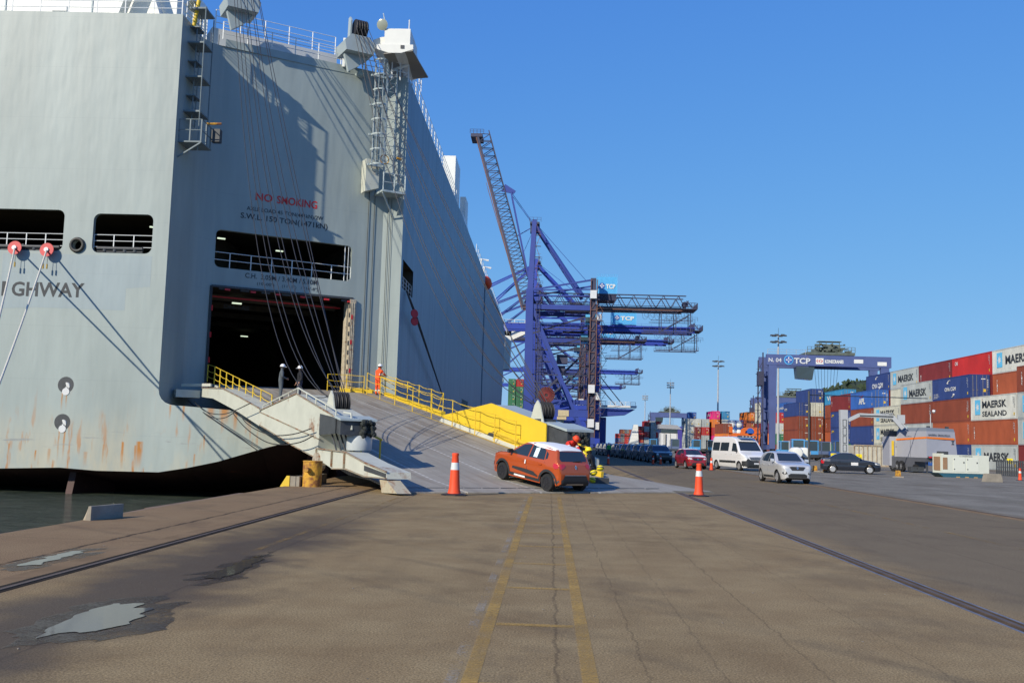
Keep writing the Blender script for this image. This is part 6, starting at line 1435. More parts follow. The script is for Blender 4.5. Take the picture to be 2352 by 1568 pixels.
    b = MB(); railing(b, [(back-1, y0_-1, zg), (back+2.6, y0_-1, zg), (back+2.6, y1_+1, zg)], 1.6, 2, .9, .07); b.box(back-2, back+2.6, y0_-1.2, y1_+1.2, zg-.2, zg); b.lathe([(.9, -.5), (.9, .5)], (back-.5, W_/2, zg+1.6), (0, 1, 0), 12); b.bar((back-1.5, W_/2, zg), (back+.6, W_/2, zg+2.8), .3); b.bar((back, W_/2, zg+2.8), (back+2, W_/2, zg+.6), .25); b.build('end_platform', M['cdark'], t)
    if platform:
        b = MB(); xa, xb = back-12.5, back+1.5; zp = zg-6.6
        for y in (y0_+.5, y1_-.5):
            b.bar((xa, y, zp), (xb, y, zp), .35, .3); railing(b, [(xa, y, zp), (xb, y, zp)], 1.2, 2, 1.8, .045)
            for k in range(3): x = xb-9+k*4.2; b.bar((x, y, zp), (x, y, zg-.6), .22)
            b.bar((xb-9, y, zp+.2), (xb-.6, y, zg-1.4), .2); b.bar((xb-9, y, zg-1.2), (xb-.6, y, zp+.4), .2) if False else None
            b.bar((xb-12, y, zg-3.4), (xb, y, zg-3.4), .16); railing(b, [(xb-7.5, y, zg-3.4), (xb+1.4, y, zg-3.4)], 1.1, 2, 1.6, .04)
            for k in range(8):
                x = xa+k*1.75; b.tube([(x, y, zg-.6), (x+.3, y, zg-2.2), (x+.9, y, zg-2.6), (x+1.5, y, zg-2.2), (x+1.75, y, zg-.6)], .04, 4)
        b.build('service_platform', M['cdark'], t)
    # machinery house with mark
    b = MB(); x0, x1 = mh; z0 = zg+3.8 if not box else zg+1.3; hh = 4.9; b.box(x0, x1, 4, 12, z0, z0+hh); b.cur = 1; b.hexa([(x0+.4, 4.4, z0-1.8), (x1-.4, 4.4, z0-1.8), (x1-.4, 11.6, z0-1.8), (x0+.4, 11.6, z0-1.8)], [(x0, 4, z0), (x1, 4, z0), (x1, 12, z0), (x0, 12, z0)]); b.cur = 0
    for k in range(int((x1-x0)/.35)): b.box(x0+k*.35, x0+k*.35+.12, 3.93, 4, z0+.05, z0+hh)
    railing(b, [(x0, 4, z0+hh), (x1, 4, z0+hh)], .7, 1, .6, .05); mhh = b.build('machinery_house', [M['cyan'], M['cdark']], t)
    b = MB(); logo_tcp(b, (x0+(x1-x0)*.10, 3.9, z0+hh*.30), (1, 0, 0), (x1-x0)*.80, hh*.34); b.build('lettering', [M['logo'], M['white']], mhh, recalc=False)
    # lift shaft, stairs, cab, trolley, cable reel
    b = MB(); stairs(b, lx+1.9, -.5, 10, zg, 1.5); stairs(b, wx+1.6, 2.0, zg+4, apex-2, 1.2, 3.2)
    for z in range(6, int(zg), 3): b.bar((lx-.9, -1.1, z), (lx+.9, -1.1, z), .15); b.bar((lx-.9, -1.1, z), (lx+.9, -1.1, z+3), .1)
    b.bar((lx-.9, -1.1, 3), (lx-.9, -1.1, zg+7), .22); b.bar((lx+.9, -1.1, 3), (lx+.9, -1.1, zg+7), .22); b.build('stair_tower', M['cdark'] if box else M['cbrown'], t)
    for z in (15.5, zg+1.5, 6.0): b = MB(); b.box(lx-1.1, lx+.7, -2.2, -1.2, z, z+2.3); b.build('electrical_cabinet', M['offwhite'], t)
    b = MB(); xt = 3.5; b.box(xt, xt+7, 5, 10, zg-1.4, zg-.5); railing(b, [(xt-.3, 4.6, zg-.5), (xt+7.3, 4.6, zg-.5)], 1.4, 3, 1, .06); b.box(xt+1.5, xt+5, 5.5, 9.5, zg-.5, zg+1.2); b.build('trolley', M['cdark'], t)
    b = MB(); b.box(xt+6, xt+9.2, 6, 8.6, zg-5, zg-1.8); cb = b.build('operator_cab', M['cyan'], t); b = MB(); b.box(xt+5.95, xt+9.25, 5.95, 8.0, zg-4.6, zg-2.8); b.build('cab_glass', M['glass2'], cb)
    b = MB(); b.lathe([(2.3, -.25), (2.3, .25)], (-1.2, -1.6, 14.6), (0, 1, 0), 28); rl_ = b.build('cable_reel', mat('reel_dark', (.06, .03, .03), .7), t)
    b = MB()
    for k in range(28): a = 2*math.pi*k/28; b.bar((-1.2+.5*math.cos(a), -1.95, 14.6+.5*math.sin(a)), (-1.2+2.35*math.cos(a), -1.95, 14.6+2.35*math.sin(a)), .13)
    b.build('reel_spokes', mat('reel_red', (.24, .035, .03), .6), rl_)
    b = MB(); b.box(2.2, 5.2, -.75, -.65, 8.9, 10.6); b.build('notice_board', mat('faded_board', (.50, .42, .25), .7, var=.25, vscale=1.2), t)
    # boom
    hx = wx-2.3; b = MB()
    if boom == 'up':
        tip = V((-23.6, W_/2, 91.0)); hg = V((hx, W_/2, zg-.4)); d = (tip-hg).normalized(); pr = V((-d.z, 0, d.x)); pr = pr if pr.x > 0 else -pr
        for s in (-1, 1):
            o = V((0, s*3.2, 0)); lattice(b, hg+o, hg+o+d*(tip-hg).length, .1, 3.6, 22, .16, up=pr, chord=.4, side=(0, 1, 0))
        for k in range(23): a = hg+d*((tip-hg).length*k/22)+pr*3.6; b.bar(a-V((0, 3.2, 0)), a+V((0, 3.2, 0)), .18)
        b.box(tip.x-1.8, tip.x+1.6, 4, 11, tip.z-1, tip.z); railing(b, [(tip.x-2, 4, tip.z), (tip.x+2, 4, tip.z)], 1.2, 2, 1, .07)
        b.build('boom', M['cdark'], t)
        b = MB()
        for s in (-1, 1): o = V((0, s*3.2, 0)); b.bar(hg+o-pr*.5, tip+o-pr*.5, .22, .28, up=pr); b.bar(hg+o-pr*1.1+V((0, 0, 3)), hg+o-pr*1.1+d*38, .12)
        b.build('boom_rail', M['cbrown'], t)
        b = MB(); m1 = hg+d*35+pr*3.8; b.prism([(-1, -1), (2.6, -1.6), (3.2, -.8), (0, 1.2)], m1-V((0, 3.2, 0)), (1, 0, 0), ZZ, (0, .4, 0))
        for s in (-1, 1): o = V((0, s*3.2, 0)); b.bar(m1+o+V((1.8, 0, -1)), V((hx+1.8, W_/2+s*3.2, zg+6)), .45); 
        b.tube([m1+V((1.8, 0, -.5)), (wx+.4, W_/2, apex-1.2)], .08, 5); b.tube([m1+V((1.8, 2, -.8)), (wx+.4, W_/2+2, apex-1.2)], .08, 5)
        m2 = hg+d*21+pr*3.6; b.bar(m2, (wx+.2, W_/2, apex-1.4), .22); b.bar(m2+d*(-6), (wx+.2, W_/2, apex-2), .12); b.build('boom_stay', B, t)
        b = MB(); b.prism([(0, 0), (4.4, 0), (4.4, 6.5), (3.6, 6.5)], (hx, y0_-.1, zg), (1, 0, 0), ZZ, (0, .3, 0)) if False else b.face((hx+.3, y0_, zg+.4), (hx+3.0, y0_, zg+.4), (hx+3.0, y0_, zg+4.6), (hx+.9, y0_, zg+3)); b.build('hinge_plate', B, t)
    else:
        if box:
            for y in (y0_, y1_): b.bar((hx, y, zg), (-54, y, zg), 1.1, 2.0)
        else:
            for y in (y0_, y1_): lattice(b, (-50, y, zg), (hx, y, zg), .6, 3.4, 12, .20, chord=.5)
        for y in (y0_-.9,): railing(b, [(-48, y, zg+.6), (hx, y, zg+.6)], 1.1, 2, 2.6, .05)
        b.build('boom', M['cblue2'] if box else M['cdark'], t)
        b = MB()
        for s in (-1, 1):
            for xx in (-27, -46): b.bar((wx, W_/2+s*1.2, apex-1.5), (xx, W_/2+s*3.2, zg+(3.4 if not box else 1.2)), .42, .42)
        b.build('boom_stay', B, t)
    return t
sts(280, 'nearest quay crane with its lattice boom raised', 'up')
sts(322, 'second quay crane with blue box girder and a wide light blue machinery house', 'down', box=True, back=46.5, zg=39.3, apex=62, mh=(19.5, 27.5), blue='cblue2', lx=15.0)
sts(372, 'third quay crane, lattice girder with long hanging service platform', 'down', back=33, zg=40.5, apex=62, mh=(13, 18))
sts(418, 'fourth quay crane with shorter box girder, between the third and the far ones', 'down', box=True, back=49, zg=45, apex=64, mh=(20, 27), platform=False, lx=15)
sts(560, 'fifth quay crane, small in the distance beyond the crane legs', 'down', box=True, back=49, zg=42, apex=64, mh=(15, 22), platform=True, lx=20)
sts(700, 'farthest quay crane, lowest on the horizon', 'down', box=True, back=50, zg=41, apex=62, mh=(15, 22), platform=False, lx=20)
# low cantilevered loading arm seen under the crane girders
t = empty('loading_platform', (0, 400, 0), 0, 'low blue cantilever beam with slanting tie rods below the crane girders', 'crane')
b = MB(); b.hexa([(12, 0, 11.5), (30, 0, 13.2), (30, 6, 13.2), (12, 6, 11.5)], [(12, 0, 16), (34, 0, 15.6), (34, 6, 15.6), (12, 6, 16)]); b.bar((16, 0, 0), (16, 0, 12), 3.2, 2.5, up=(0, 1, 0)); b.bar((21, 3, 0), (21, 3, 12), 3.0, 2.5, up=(0, 1, 0)); b.build('beam', M['cblue'], t)
b = MB(); b.box(20, 34.5, 0, 6, 16.2, 17); railing(b, [(20, 0, 17), (34, 0, 17)], 1.4, 2, 2, .08); b.build('deck', M['offwhite'], t)
b = MB(); b.bar((20, 1, 28), (30, 1, 16), .35); b.bar((17, 1, 27), (27, 1, 16), .35); b.bar((18, 1, 12), (18, 1, 30), .8); b.build('tie_rods', M['cdark'], t)
# ------------------------------------------------------------------ rubber tyred gantries
def rtg(x0, x1, y, h, label, txt=True, d=7.5, logo_=True):
    t = empty('yard_gantry_crane', (0, y, 0), 0, label, 'gantry crane', 'yard gantry cranes'); B = M['rtgblue']
    for yy in (0, d):
        for x in (x0, x1):
            b = MB(); b.bar((x, yy, 1.6), (x-.0, yy, h-2.2), 1.1, .9, up=(0, 1, 0), w2=1.75, h2=.9); b.build('leg', B, t)
        b = MB(); b.box(x0-1.3, x1+1.3, yy-.5, yy+.5, h-2.3, h); g_ = b.build('girder', B, t)
        if yy == 0 and txt:
            b = MB(); letter(b, 'N. 04', (x0-.9, yy-.5, h-1.65), (1, 0, 0), ZZ, 2.7, .85, .03, .02); b.build('number', M['offwhite'], g_, recalc=False)
            b = MB(); c = V((x0+3.3, yy-.56, h-1.15)); b.raw([c+V((math.cos(rad(a))*1.0, 0, math.sin(rad(a))*1.0)) for a in range(0, 360, 15)], [tuple(range(24))]); logo_tcp(b, (x0+2.52, yy-.6, h-1.92), (1, 0, 0), 5.3, 1.55, 2); b.build('logo', [M['cyan'], M['offwhite'], M['logo']], g_, recalc=False)
            b = MB(); b.box(x0+9.0, x0+10.6, yy-.56, yy-.5, h-1.9, h-.6); b.cur = 1
            for k in range(3): letter(b, '<'if k < 2 else '>', (x0+9.1+k*.48, yy-.57, h-1.6), (1, 0, 0), ZZ, .38, .75, .02, .02)
            b.cur = 0; letter(b, 'KONECRANES', (x0+10.9, yy-.5, h-1.65), (1, 0, 0), ZZ, 3.9, .75, .04, .04); b.build('maker_lettering', [M['white'], M['red']], g_, recalc=False)
            for xa, za in ((17.0, .7), (21.9, 1.1)): b = MB(); b.box(x0+xa, x0+xa+1.9, yy-.55, yy-.5, h-za-.8, h-za); b.build('small_sign', M['white'], g_)
            b = MB(); railing(b, [(x0-1, 0, h), (x0+9, 0, h)], 1.1, 2, 2, .045); b.build('walkway_rail', M['galv'], t)
    for x in (x0, x1):
        b = MB(); b.bar((x, 0, 1.9), (x, d, 1.9), .8, 1.0); b.bar((x, 0, h-4), (x, d, h-4), .6, .6); b.bar((x, d, 2.5), (x, 0, h-6), .35); b.bar((x, 0, h*.45), (x, d, h*.45), .3); b.build('end_frame', B, t)
        for yy in (-.9, .9, d-.9, d+.9): b = MB(); b.lathe([(.3, -.25), (.75, -.2), (.78, 0), (.75, .2), (.3, .25)], (x, yy, .78), (1, 0, 0), 16); b.build('wheel', M['tyre'], t)
    b = MB(); stairs(b, x0-1.9, d/2, 2, h-2, 1.2); b.bar((x0-2.2, d/2, 1), (x0-2.2, d/2, h-1), .25); b.bar((x0-1.4, d/2-1, 1), (x0-1.4, d/2-1, h+.6), .25); b.box(x0-2.4, x0-1.2, d/2-1.2, d/2+.6, h-6.5, h-3.5); b.build('access_tower', M['cdark'], t)
    xt = x0+.52*(x1-x0); b = MB(); b.box(xt-5, xt+5, -.6, d+.6, h+.1, h+.7); b.box(xt-2.2, xt+2.2, .5, d-.5, h+.7, h+1.9); b.box(xt-2.4, xt+2.4, .2, 2.2, h+3.0, h+3.15); b.lathe([(.8, -1.6), (.8, 1.6)], (xt+.5, .8, h+1.7), (1, 0, 0), 12)
    for k in range(4): b.bar((xt-2.2+k*1.4, .4, h+.7), (xt-2.2+k*1.4, .4, h+3), .12)
    railing(b, [(xt-5, -.6, h+.7), (xt-2.6, -.6, h+.7)], 1.1, 2, .8, .05); railing(b, [(xt+2.8, -.6, h+.7), (xt+5, -.6, h+.7)], 1.1, 2, .8, .05); rq = random.Random(9)
    for k in range(34): X_ = xt+rq.uniform(-3.4, 3.6); Z_ = h+.7+rq.uniform(0, 1.7); b.box(X_, X_+rq.uniform(.15, 1.0), -.3-rq.random()*.3, .5, Z_, Z_+rq.uniform(.1, .5))
    b.build('trolley', M['trgreen'], t)
    b = MB(); b.hexa([(xt-7.0, 0, h-5.0), (xt-3.8, 0, h-5.2), (xt-3.8, 2.2, h-5.2), (xt-7, 2.2, h-5.0)], [(xt-7.2, -.2, h-2.5), (xt-3.4, -.2, h-2.5), (xt-3.4, 2.4, h-2.5), (xt-7.2, 2.4, h-2.5)]); b.build('operator_cab', M['glass2'], t)
    b = MB()
    for k in range(8):
        a = -2.6+k*.78; b.tube([(xt+a, d/2, h), (xt+a*.62, d/2, 10.8)], .035, 4)
    b.build('hoist_ropes', M['cable'], t); b = MB(); b.box(xt-1.4, xt+1.4, d/2-3, d/2+3, 10.3, 10.9); b.build('spreader', M['yrust'], t)
    return t
M['rtgblue'] = mat('gantry_weathered_blue', (.075, .105, .25), .6, var=.15, vscale=.4, rust=.22, rscale=.55, stretch=(1, 1, .7))
M['trgreen'] = mat('trolley_grey_green', (.10, .12, .10), .7, var=.3, vscale=1)
rtg(46.9, 70.4, 213, 21.6, 'large blue yard gantry crane marked N. 04 standing over the containers')
rtg(52.0, 68.0, 505, 18.0, 'small distant blue gantry crane above the far containers', txt=False)
rtg(69.5, 92, 335, 18.6, 'dark blue gantry crane half hidden behind the leg of the large one', txt=False)
# ------------------------------------------------------------------ high mast lights
def mast_light(px, pyt, Y, label, kind):
    top = aty(px, pyt, Y); x = aty(px, 1030, Y).x; t = empty('high_mast_light', (x, Y, 0), 0, label, 'lamp mast', 'high lighting masts'); h = top.z
    b = MB(); b.lathe([(.34, 0), (.30, h*.3), (.24, h*.65), (.17, h)], seg=12); b.lathe([(.36, h*.18), (.36, h*.18+.25)], seg=12); b.build('pole', M['galv'], t, 40)
    b = MB(); 
    if kind:
        for zz, rr in ((h-.3, 1.5), (h-1.9, 1.5)):
            for k in range(6): a = k*math.pi/3; c = V((math.cos(a)*rr, math.sin(a)*rr, zz)); b.hexa([c+V((-.55, -.3, -.1)), c+V((.55, -.3, -.1)), c+V((.55, .3, -.1)), c+V((-.55, .3, -.1))], [c+V((-.4, -.2, .25)), c+V((.4, -.2, .25)), c+V((.4, .2, .25)), c+V((-.4, .2, .25))]); b.bar((0, 0, zz), c, .08)
    else:
        for k in range(10):
            for zz in (h-.2, h-1.2, h-2.2): a = k*math.pi/5+zz; c = V((math.cos(a)*1.35, math.sin(a)*1.35, zz)); b.lathe([(.1, -.25), (.3, .2), (.3, .3)], c, (math.cos(a), math.sin(a), -.3), 8)
        b.lathe([(.3, h-2.4), (1.2, h-2.3), (1.2, h-2.2), (.3, h-2.1)], seg=12)
    b.tube([(0, 0, h), (0, 0, h+1.6)], .04, 4); b.build('lamp_cluster', M['dark'] if kind else M['galv'], t)
mast_light(1787, 768, 245, 'tallest lighting mast, rising behind the N. 04 gantry crane', True)
mast_light(1648, 828, 334, 'lighting mast left of the large gantry crane', True)
mast_light(1538, 878, 450, 'pale lighting mast above the white yard machine', False)
mast_light(1480, 908, 572, 'leftmost and smallest lighting mast near the quay cranes', False)
# ------------------------------------------------------------------ yard machines
# reach stacker spreader frame, orange
t = empty('straddle_frame', (41.4+8, 262, 0), 0, 'orange machine frame above the white van roof, under the orange containers', 'container handler')
x0 = (C(1100)-1262)/8.73-49.4; x1 = (C(1362)-1262)/8.73-49.4
b = MB(); b.box(x0, x1, 0, 2.4, 4.2, 5.4); b.box(x0, x0+.9, -.2, 2.4, 5.4, 7.0); b.box(x1-.9, x1, -.2, 2.4, 5.4, 7.0); b.box(x0, x0+.5, 0, 2, 0, 4.2); b.box(x1-.5, x1, 0, 2, 0, 4.2)
pts = [(x0+3.2+5.5*math.cos(rad(a))*.55+2.6, 5.3+1.5*math.sin(rad(a))) for a in range(0, 181, 20)]
b.prism([(x0+3, 5.3), (x0+3.2, 6.4), (x0+4.0, 6.9), (x1-1.8, 6.9), (x1-1.0, 6.4), (x1-.9, 5.3), (x1-1.6, 5.3), (x1-1.9, 6.1), (x0+4.4, 6.1), (x0+4, 5.3)], (0, .2, 0), (1, 0, 0), ZZ, (0, .5, 0)); b.build('frame', mat('machine_orange', (.62, .13, .02), .5, var=.15, rust=.1), t)
b = MB(); b.lathe([(.9, -1.2), (.9, 1.2)], (x0+5.5, 1.2, 5.9), (0, 1, 0), 16); b.build('drum', M['logo'], t)
# white portal scanner building
t = empty('portal_building', ((C(520)-1262)/7.63, 300, 0), 0, 'white flat roofed gate building with dark window band and blue side panel', 'building')
w_ = (C(698)-C(520))/7.63; t.scale = (1, 1, .63)
b = MB(); b.box(0, w_*.8, 0, 8, 0, 10.5); b.build('wall', M['offwhite'], t)
b = MB(); b.box(-.1, w_*.82, -.25, 8.3, 8.6, 9.9); b.build('window_band', M['glass2'], t)
b = MB(); b.hexa([(-.6, -.6, 10.5), (w_, -.6, 10.3), (w_, 9, 10.3), (-.6, 9, 10.5)], [(-.6, -.6, 12.5), (w_*.75, -.6, 12.3), (w_*.75, 9, 12.3), (-.6, 9, 12.5)]); b.build('roof', mat('roof_grey', (.30, .31, .33), .6, var=.15), t)
b = MB(); b.hexa([(w_*.82, -.4, 0), (w_, -.4, 0), (w_, 8, 0), (w_*.82, 8, 0)], [(w_*.78, -.4, 10.3), (w_*1.0, -.4, 11.8), (w_*1.0, 8, 11.8), (w_*.78, 8, 10.3)]); b.build('side_panel', mat('violet_blue_panel', (.06, .05, .26), .5), t)
b = MB(); 
for k in range(3): b.box(.8+k*1.9, .9+k*1.9, -.06, 0, 0, 8.4)
b.box(w_*.45, w_*.75, -.08, 0, 5.4, 5.6); b.box(w_*.2, w_*.24, -.3, 0, 0, 8); b.build('panel_joint', M['dark'], t)
# white tapered block
t = empty('storage_silo', ((C(265)-1262)/5.0, 457, 0), 0, 'white tapered block between the red container columns on the horizon', 'building')
b = MB(); w2_ = (C(320)-C(258))/5.0; b.hexa([(-1.5, 0, 0), (w2_, 0, 0), (w2_, 6, 0), (-1.5, 6, 0)], [(1.0, 0, 10.6), (w2_-.5, 0, 10.6), (w2_-.5, 6, 10.6), (1.0, 6, 10.6)]); b.build('wall', M['white'], t); b = MB()
for k in range(6): b.box(-.8+k*.2, w2_+.02, -.06, 0, 1.6*k+1, 1.6*k+1.06)
b.build('panel_joint', M['grey'], t)
# ------------------------------------------------------------------ cargo scanner truck, boom, generator
sB = aty(2129, 1085, 86); sA = aty(2059, 1085, 90.6); sC = aty(2200, 1085, 86.9); sP = aty(1941, 1000, 88.4)
sc = empty('scanner_truck', (sB.x, 86, 0), 0, 'light grey cargo scanner truck with an orange stripe in front of the containers', 'truck')
g_ = mat('scanner_grey', (.36, .37, .41), .4, var=.04); dgk = mat('scanner_dark_grey', (.09, .095, .11), .5, var=.1); og = mat('stripe_orange', (.80, .20, .02), .5)
pA, pB, pC = V((sA.x-sB.x, 4.6, 0)), V((0, 0, 0)), V((sC.x-sB.x, .9, 0)); pD = pA+(pC-pB)
b = MB(); zt = 3.55
b.hexa([pA+ZZ*1.3, pB+ZZ*1.3, pC+ZZ*1.3, pD+ZZ*1.3], [pA+V((.05, 0, zt)), pB+ZZ*zt, pC+V((-.22, 0, zt)), pD+V((-.2, 0, zt))]); b.build('body', g_, sc)
b = MB(); cc = (pA+pC)/2; i_ = lambda p: p+(cc-p)*.12
b.hexa([pA+V((.05, 0, zt)), pB+ZZ*zt, pC+V((-.22, 0, zt)), pD+V((-.2, 0, zt))], [i_(pA)+ZZ*(zt+.30), i_(pB)+ZZ*(zt+.32), i_(pC)+ZZ*(zt+.26), i_(pD)+ZZ*(zt+.30)]); b.build('roof', mat('scanner_roof', (.17, .19, .21), .5), sc)
b = MB(); dAB = (pB-pA); nAB = V((dAB.y, -dAB.x, 0)).normalized(); dBC = pC-pB; nBC = V((dBC.y, -dBC.x, 0)).normalized()
o1, o2 = nAB*.02, nBC*.02
b.face(pA+o1+ZZ*2.75, pB+o1+ZZ*2.92, pB+o1+ZZ*3.08, pA+o1+ZZ*2.90); b.face(pB+o2+ZZ*2.92, pB+dBC*.90+o2+ZZ*2.86, pB+dBC*.90+o2+ZZ*3.02, pB+o2+ZZ*3.08)
b.build('orange_stripe', og, sc, recalc=False)
b = MB(); letter(b, 'smiths detection', pB+dBC*.05+ZZ*3.16, dBC, ZZ, dBC.length*.70, .20, .03, .012); b.build('maker_lettering', dgk, sc, recalc=False)
b = MB(); letter(b, 'smiths heimann', pA+dAB*.30+ZZ*3.08, dAB, ZZ, dAB.length*.22, .10, .03, 0); b.build('maker_lettering', dgk, sc, recalc=False)
b = MB(); letter(b, 'HCV', pB+dBC*.905+ZZ*1.42, ZZ, -dBC, .98, .28, -.03, .03); b.cur = 1; letter(b, 'M', pB+dBC*.905+ZZ*2.44, ZZ, -dBC, .36, .28, -.03, .03); b.build('type_lettering', [og, dgk], sc, recalc=False)
b = MB()
for f in (.48,): b.face(pA+dAB*f+o1+ZZ*1.3, pA+dAB*(f+.006)+o1+ZZ*1.3, pA+dAB*(f+.006)+o1+ZZ*2.8, pA+dAB*f+o1+ZZ*2.8)
b.build('panel_joint', dgk, sc, recalc=False)
pE = pA+dAB*.62; b = MB(); b.hexa([pA+V((-.5, .5, .35)), pE+V((0, .06, .35)), pE+V((1.5, 1.6, .35)), pD+ZZ*.35], [pA+V((-.5, .5, 1.31)), pE+V((0, .03, 1.31)), pE+V((1.5, 1.6, 1.31)), pD+ZZ*1.31])
b.hexa([pE+V((0, .06, .95)), pB+V((0, .1, .95)), pC+V((0, .1, .95)), pC+V((-1, 1.8, .95))], [pE+V((0, .06, 1.3)), pB+V((0, .1, 1.3)), pC+V((0, .1, 1.3)), pC+V((-1, 1.8, 1.3))]); b.build('chassis', dgk, sc)
b = MB(); b.bar((.25, .6, 0), (.25, .6, 1.0), .12); b.box(.0, .5, .5, .75, 0, .05); b.box(-.9, .2, 1.2, 2.0, .1, .5); b.build('support_leg', M['dark'], sc)
for k in range(3):
    c = pA+dAB*(-.10+.145*k)+nAB*.10; c.y -= .3; b = MB(); b.lathe([(.24, -.1), (.46, -.14), (.49, -.05), (.49, .10), (.3, .12)], c+ZZ*.49, nAB, 18); wh = b.build('wheel', M['tyre'], sc, 40); b = MB(); b.lathe([(.30, .06), (.26, .12), (.1, .12), (0, .15)], c+ZZ*.49, nAB, 14); b.build('rim', M['alloy'], wh, 40)
for c in (pA+dAB*.66,): b = MB(); b.lathe([(.2, -.1), (.34, -.12), (.36, -.05), (.36, .1), (0, .12)], c+nAB*.04+ZZ*.36, nAB, 18); b.build('wheel', M['tyre'], sc, 40)
b = MB(); xA = pA.x; b.box(xA-.55, xA-.02, 4.7, 6.6, .5, 3.1); b.cur = 1; b.box(xA-.38, xA-.2, 4.6, 4.7, 1.4, 2.7); b.cur = 2; b.box(xA-.5, xA+.1, 4.7, 6.4, 3.1, 3.6); b.build('truck_cab', [g_, M['yellow'], M['dark']], sc)
b = MB(); b.box(.1, 1.5, -.05, .1, 1.28, 1.44); b.cur = 1; b.box(.15, .4, -.08, -.05, 1.30, 1.42); b.build('rear_light_bar', [M['dark'], M['tlamp']], sc)
b = MB(); b.tube([(.8, 1.2, 3.8), (.8, 1.2, 5.2), (.9, 1.1, 5.32)], .04, 6); b.lathe([(.05, -.12), (.14, -.1), (.16, .08), (.1, .14)], (1.0, 1.0, 5.28), (1, -.4, -.3), 12); b.build('camera_mast', M['galv'], sc)
for xx, yy_ in ((.25, .5), (2.0, 1.0)): b = MB(); b.box(xx, xx+.26, yy_, yy_+.2, 3.75, 4.0); b.build('roof_lamp', M['dark'], sc)
bgm = mat('boom_grey', (.40, .42, .43), .4, var=.08)
b = MB(); P0 = V((-1.1, 2.5, 3.75)); px_ = sP.x-sB.x; P1 = V((-1.95, 2.6, 4.75)); P2 = V((px_+1.3, 2.6, 4.85)); P3 = V((px_+.3, 2.6, 4.35))
b.bar(P0, P1, .28, .34); b.bar(P0+V((.35, 0, 0)), P1+V((.5, 0, -.1)), .10); b.bar(P1, P2, .30, .32); b.bar(P2, P3, .26, .30); b.box(-1.5, -.9, 2.5, 2.8, 4.2, 4.95); b.bar(P1+ZZ*.3-V((0, .1, 0)), P2+ZZ*.05, .07); b.build('scanner_boom', bgm, sc)
b = MB(); b.bar(P1-V((0, .17, -.02)), P2-V((0, .17, .06)), .04, .10); b.build('boom_shadow_gap', M['dark'], sc)
b = MB(); b.hexa([(px_-.32, 2.4, .2), (px_+.30, 2.4, .2), (px_+.30, 2.9, .2), (px_-.32, 2.9, .2)], [(px_-.40, 2.4, 5.25), (px_+.25, 2.4, 5.25), (px_+.25, 2.9, 5.25), (px_-.40, 2.9, 5.25)]); pst = b.build('boom_post', bgm, sc)
b = MB()
for k in range(5):
    z0_ = .9+k*.72
    for (xa, xb, za, zb) in ((px_-.20, px_+.12, z0_, z0_+.03), (px_-.20, px_+.12, z0_+.60, z0_+.63), (px_-.20, px_-.17, z0_, z0_+.63), (px_+.09, px_+.12, z0_, z0_+.63)): b.box(xa, xb, 2.36, 2.40, za, zb)
b.build('post_recess', M['dark'], pst)
# generator
ge = empty('generator', (0, 0, 0), 0, 'cream generator set on a blue skid right of the scanner truck', 'generator'); ga = atz(2163, 1095); ge.location = ga; ge.rotation_euler = (0, 0, .16); ge.scale = (.86, .86, .95)
b = MB(); b.box(0, 4.3, 0, 1.4, .32, 1.72); b.box(.0, .2, -.0, 1.4, 1.72, 1.8); b.build('enclosure', mat('generator_cream', (.62, .64, .54), .45, var=.04), ge)
b = MB(); b.hexa([(.2, -.02, 0), (4.1, -.02, 0), (4.1, 1.42, 0), (.2, 1.42, 0)], [(-.3, -.04, .30), (4.32, -.04, .30), (4.32, 1.44, .30), (-.3, 1.44, .30)]); b.build('skid', mat('skid_blue', (.03, .11, .16), .5), ge)
b = MB(); b.box(.12, .52, -.03, 0, .6, 1.5); b.box(-.03, 0, .2, 1.2, .5, 1.55); b.build('air_grille', mat('grille_brown', (.30, .18, .10), .8, var=.3, vscale=20), ge)
for x in (1.05, 2.25):
    b = MB(); b.box(x, x+1.1, -.02, 0, .45, 1.52); dr = b.build('service_door', mat('generator_door', (.66, .68, .58), .45), ge); b = MB()
    for z in (.6, 1.35): b.box(x+.05, x+.13, -.05, -.02, z, z+.07)
    b.box(x+.9, x+1.0, -.05, -.02, 1.1, 1.2); b.build('handle', M['dark'], dr)
b = MB(); b.box(.1, .8, .3, .9, 1.72, 1.95); b.build('exhaust_box', M['dark'], ge)
b = MB(); letter(b, 'G.S. ENGENHARIA', (1.6, -.0, 1.58), (1, 0, 0), ZZ, 1.2, .10, .02, 0); b.build('lettering', M['dark'], ge, recalc=False)
b = MB()
for x in (1.3, 2.1, 2.9): b.box(x, x+.3, -.1, 1.3, -.0, .06)
b.build('timber_block', mat('timber', (.5, .30, .12), .8), ge)
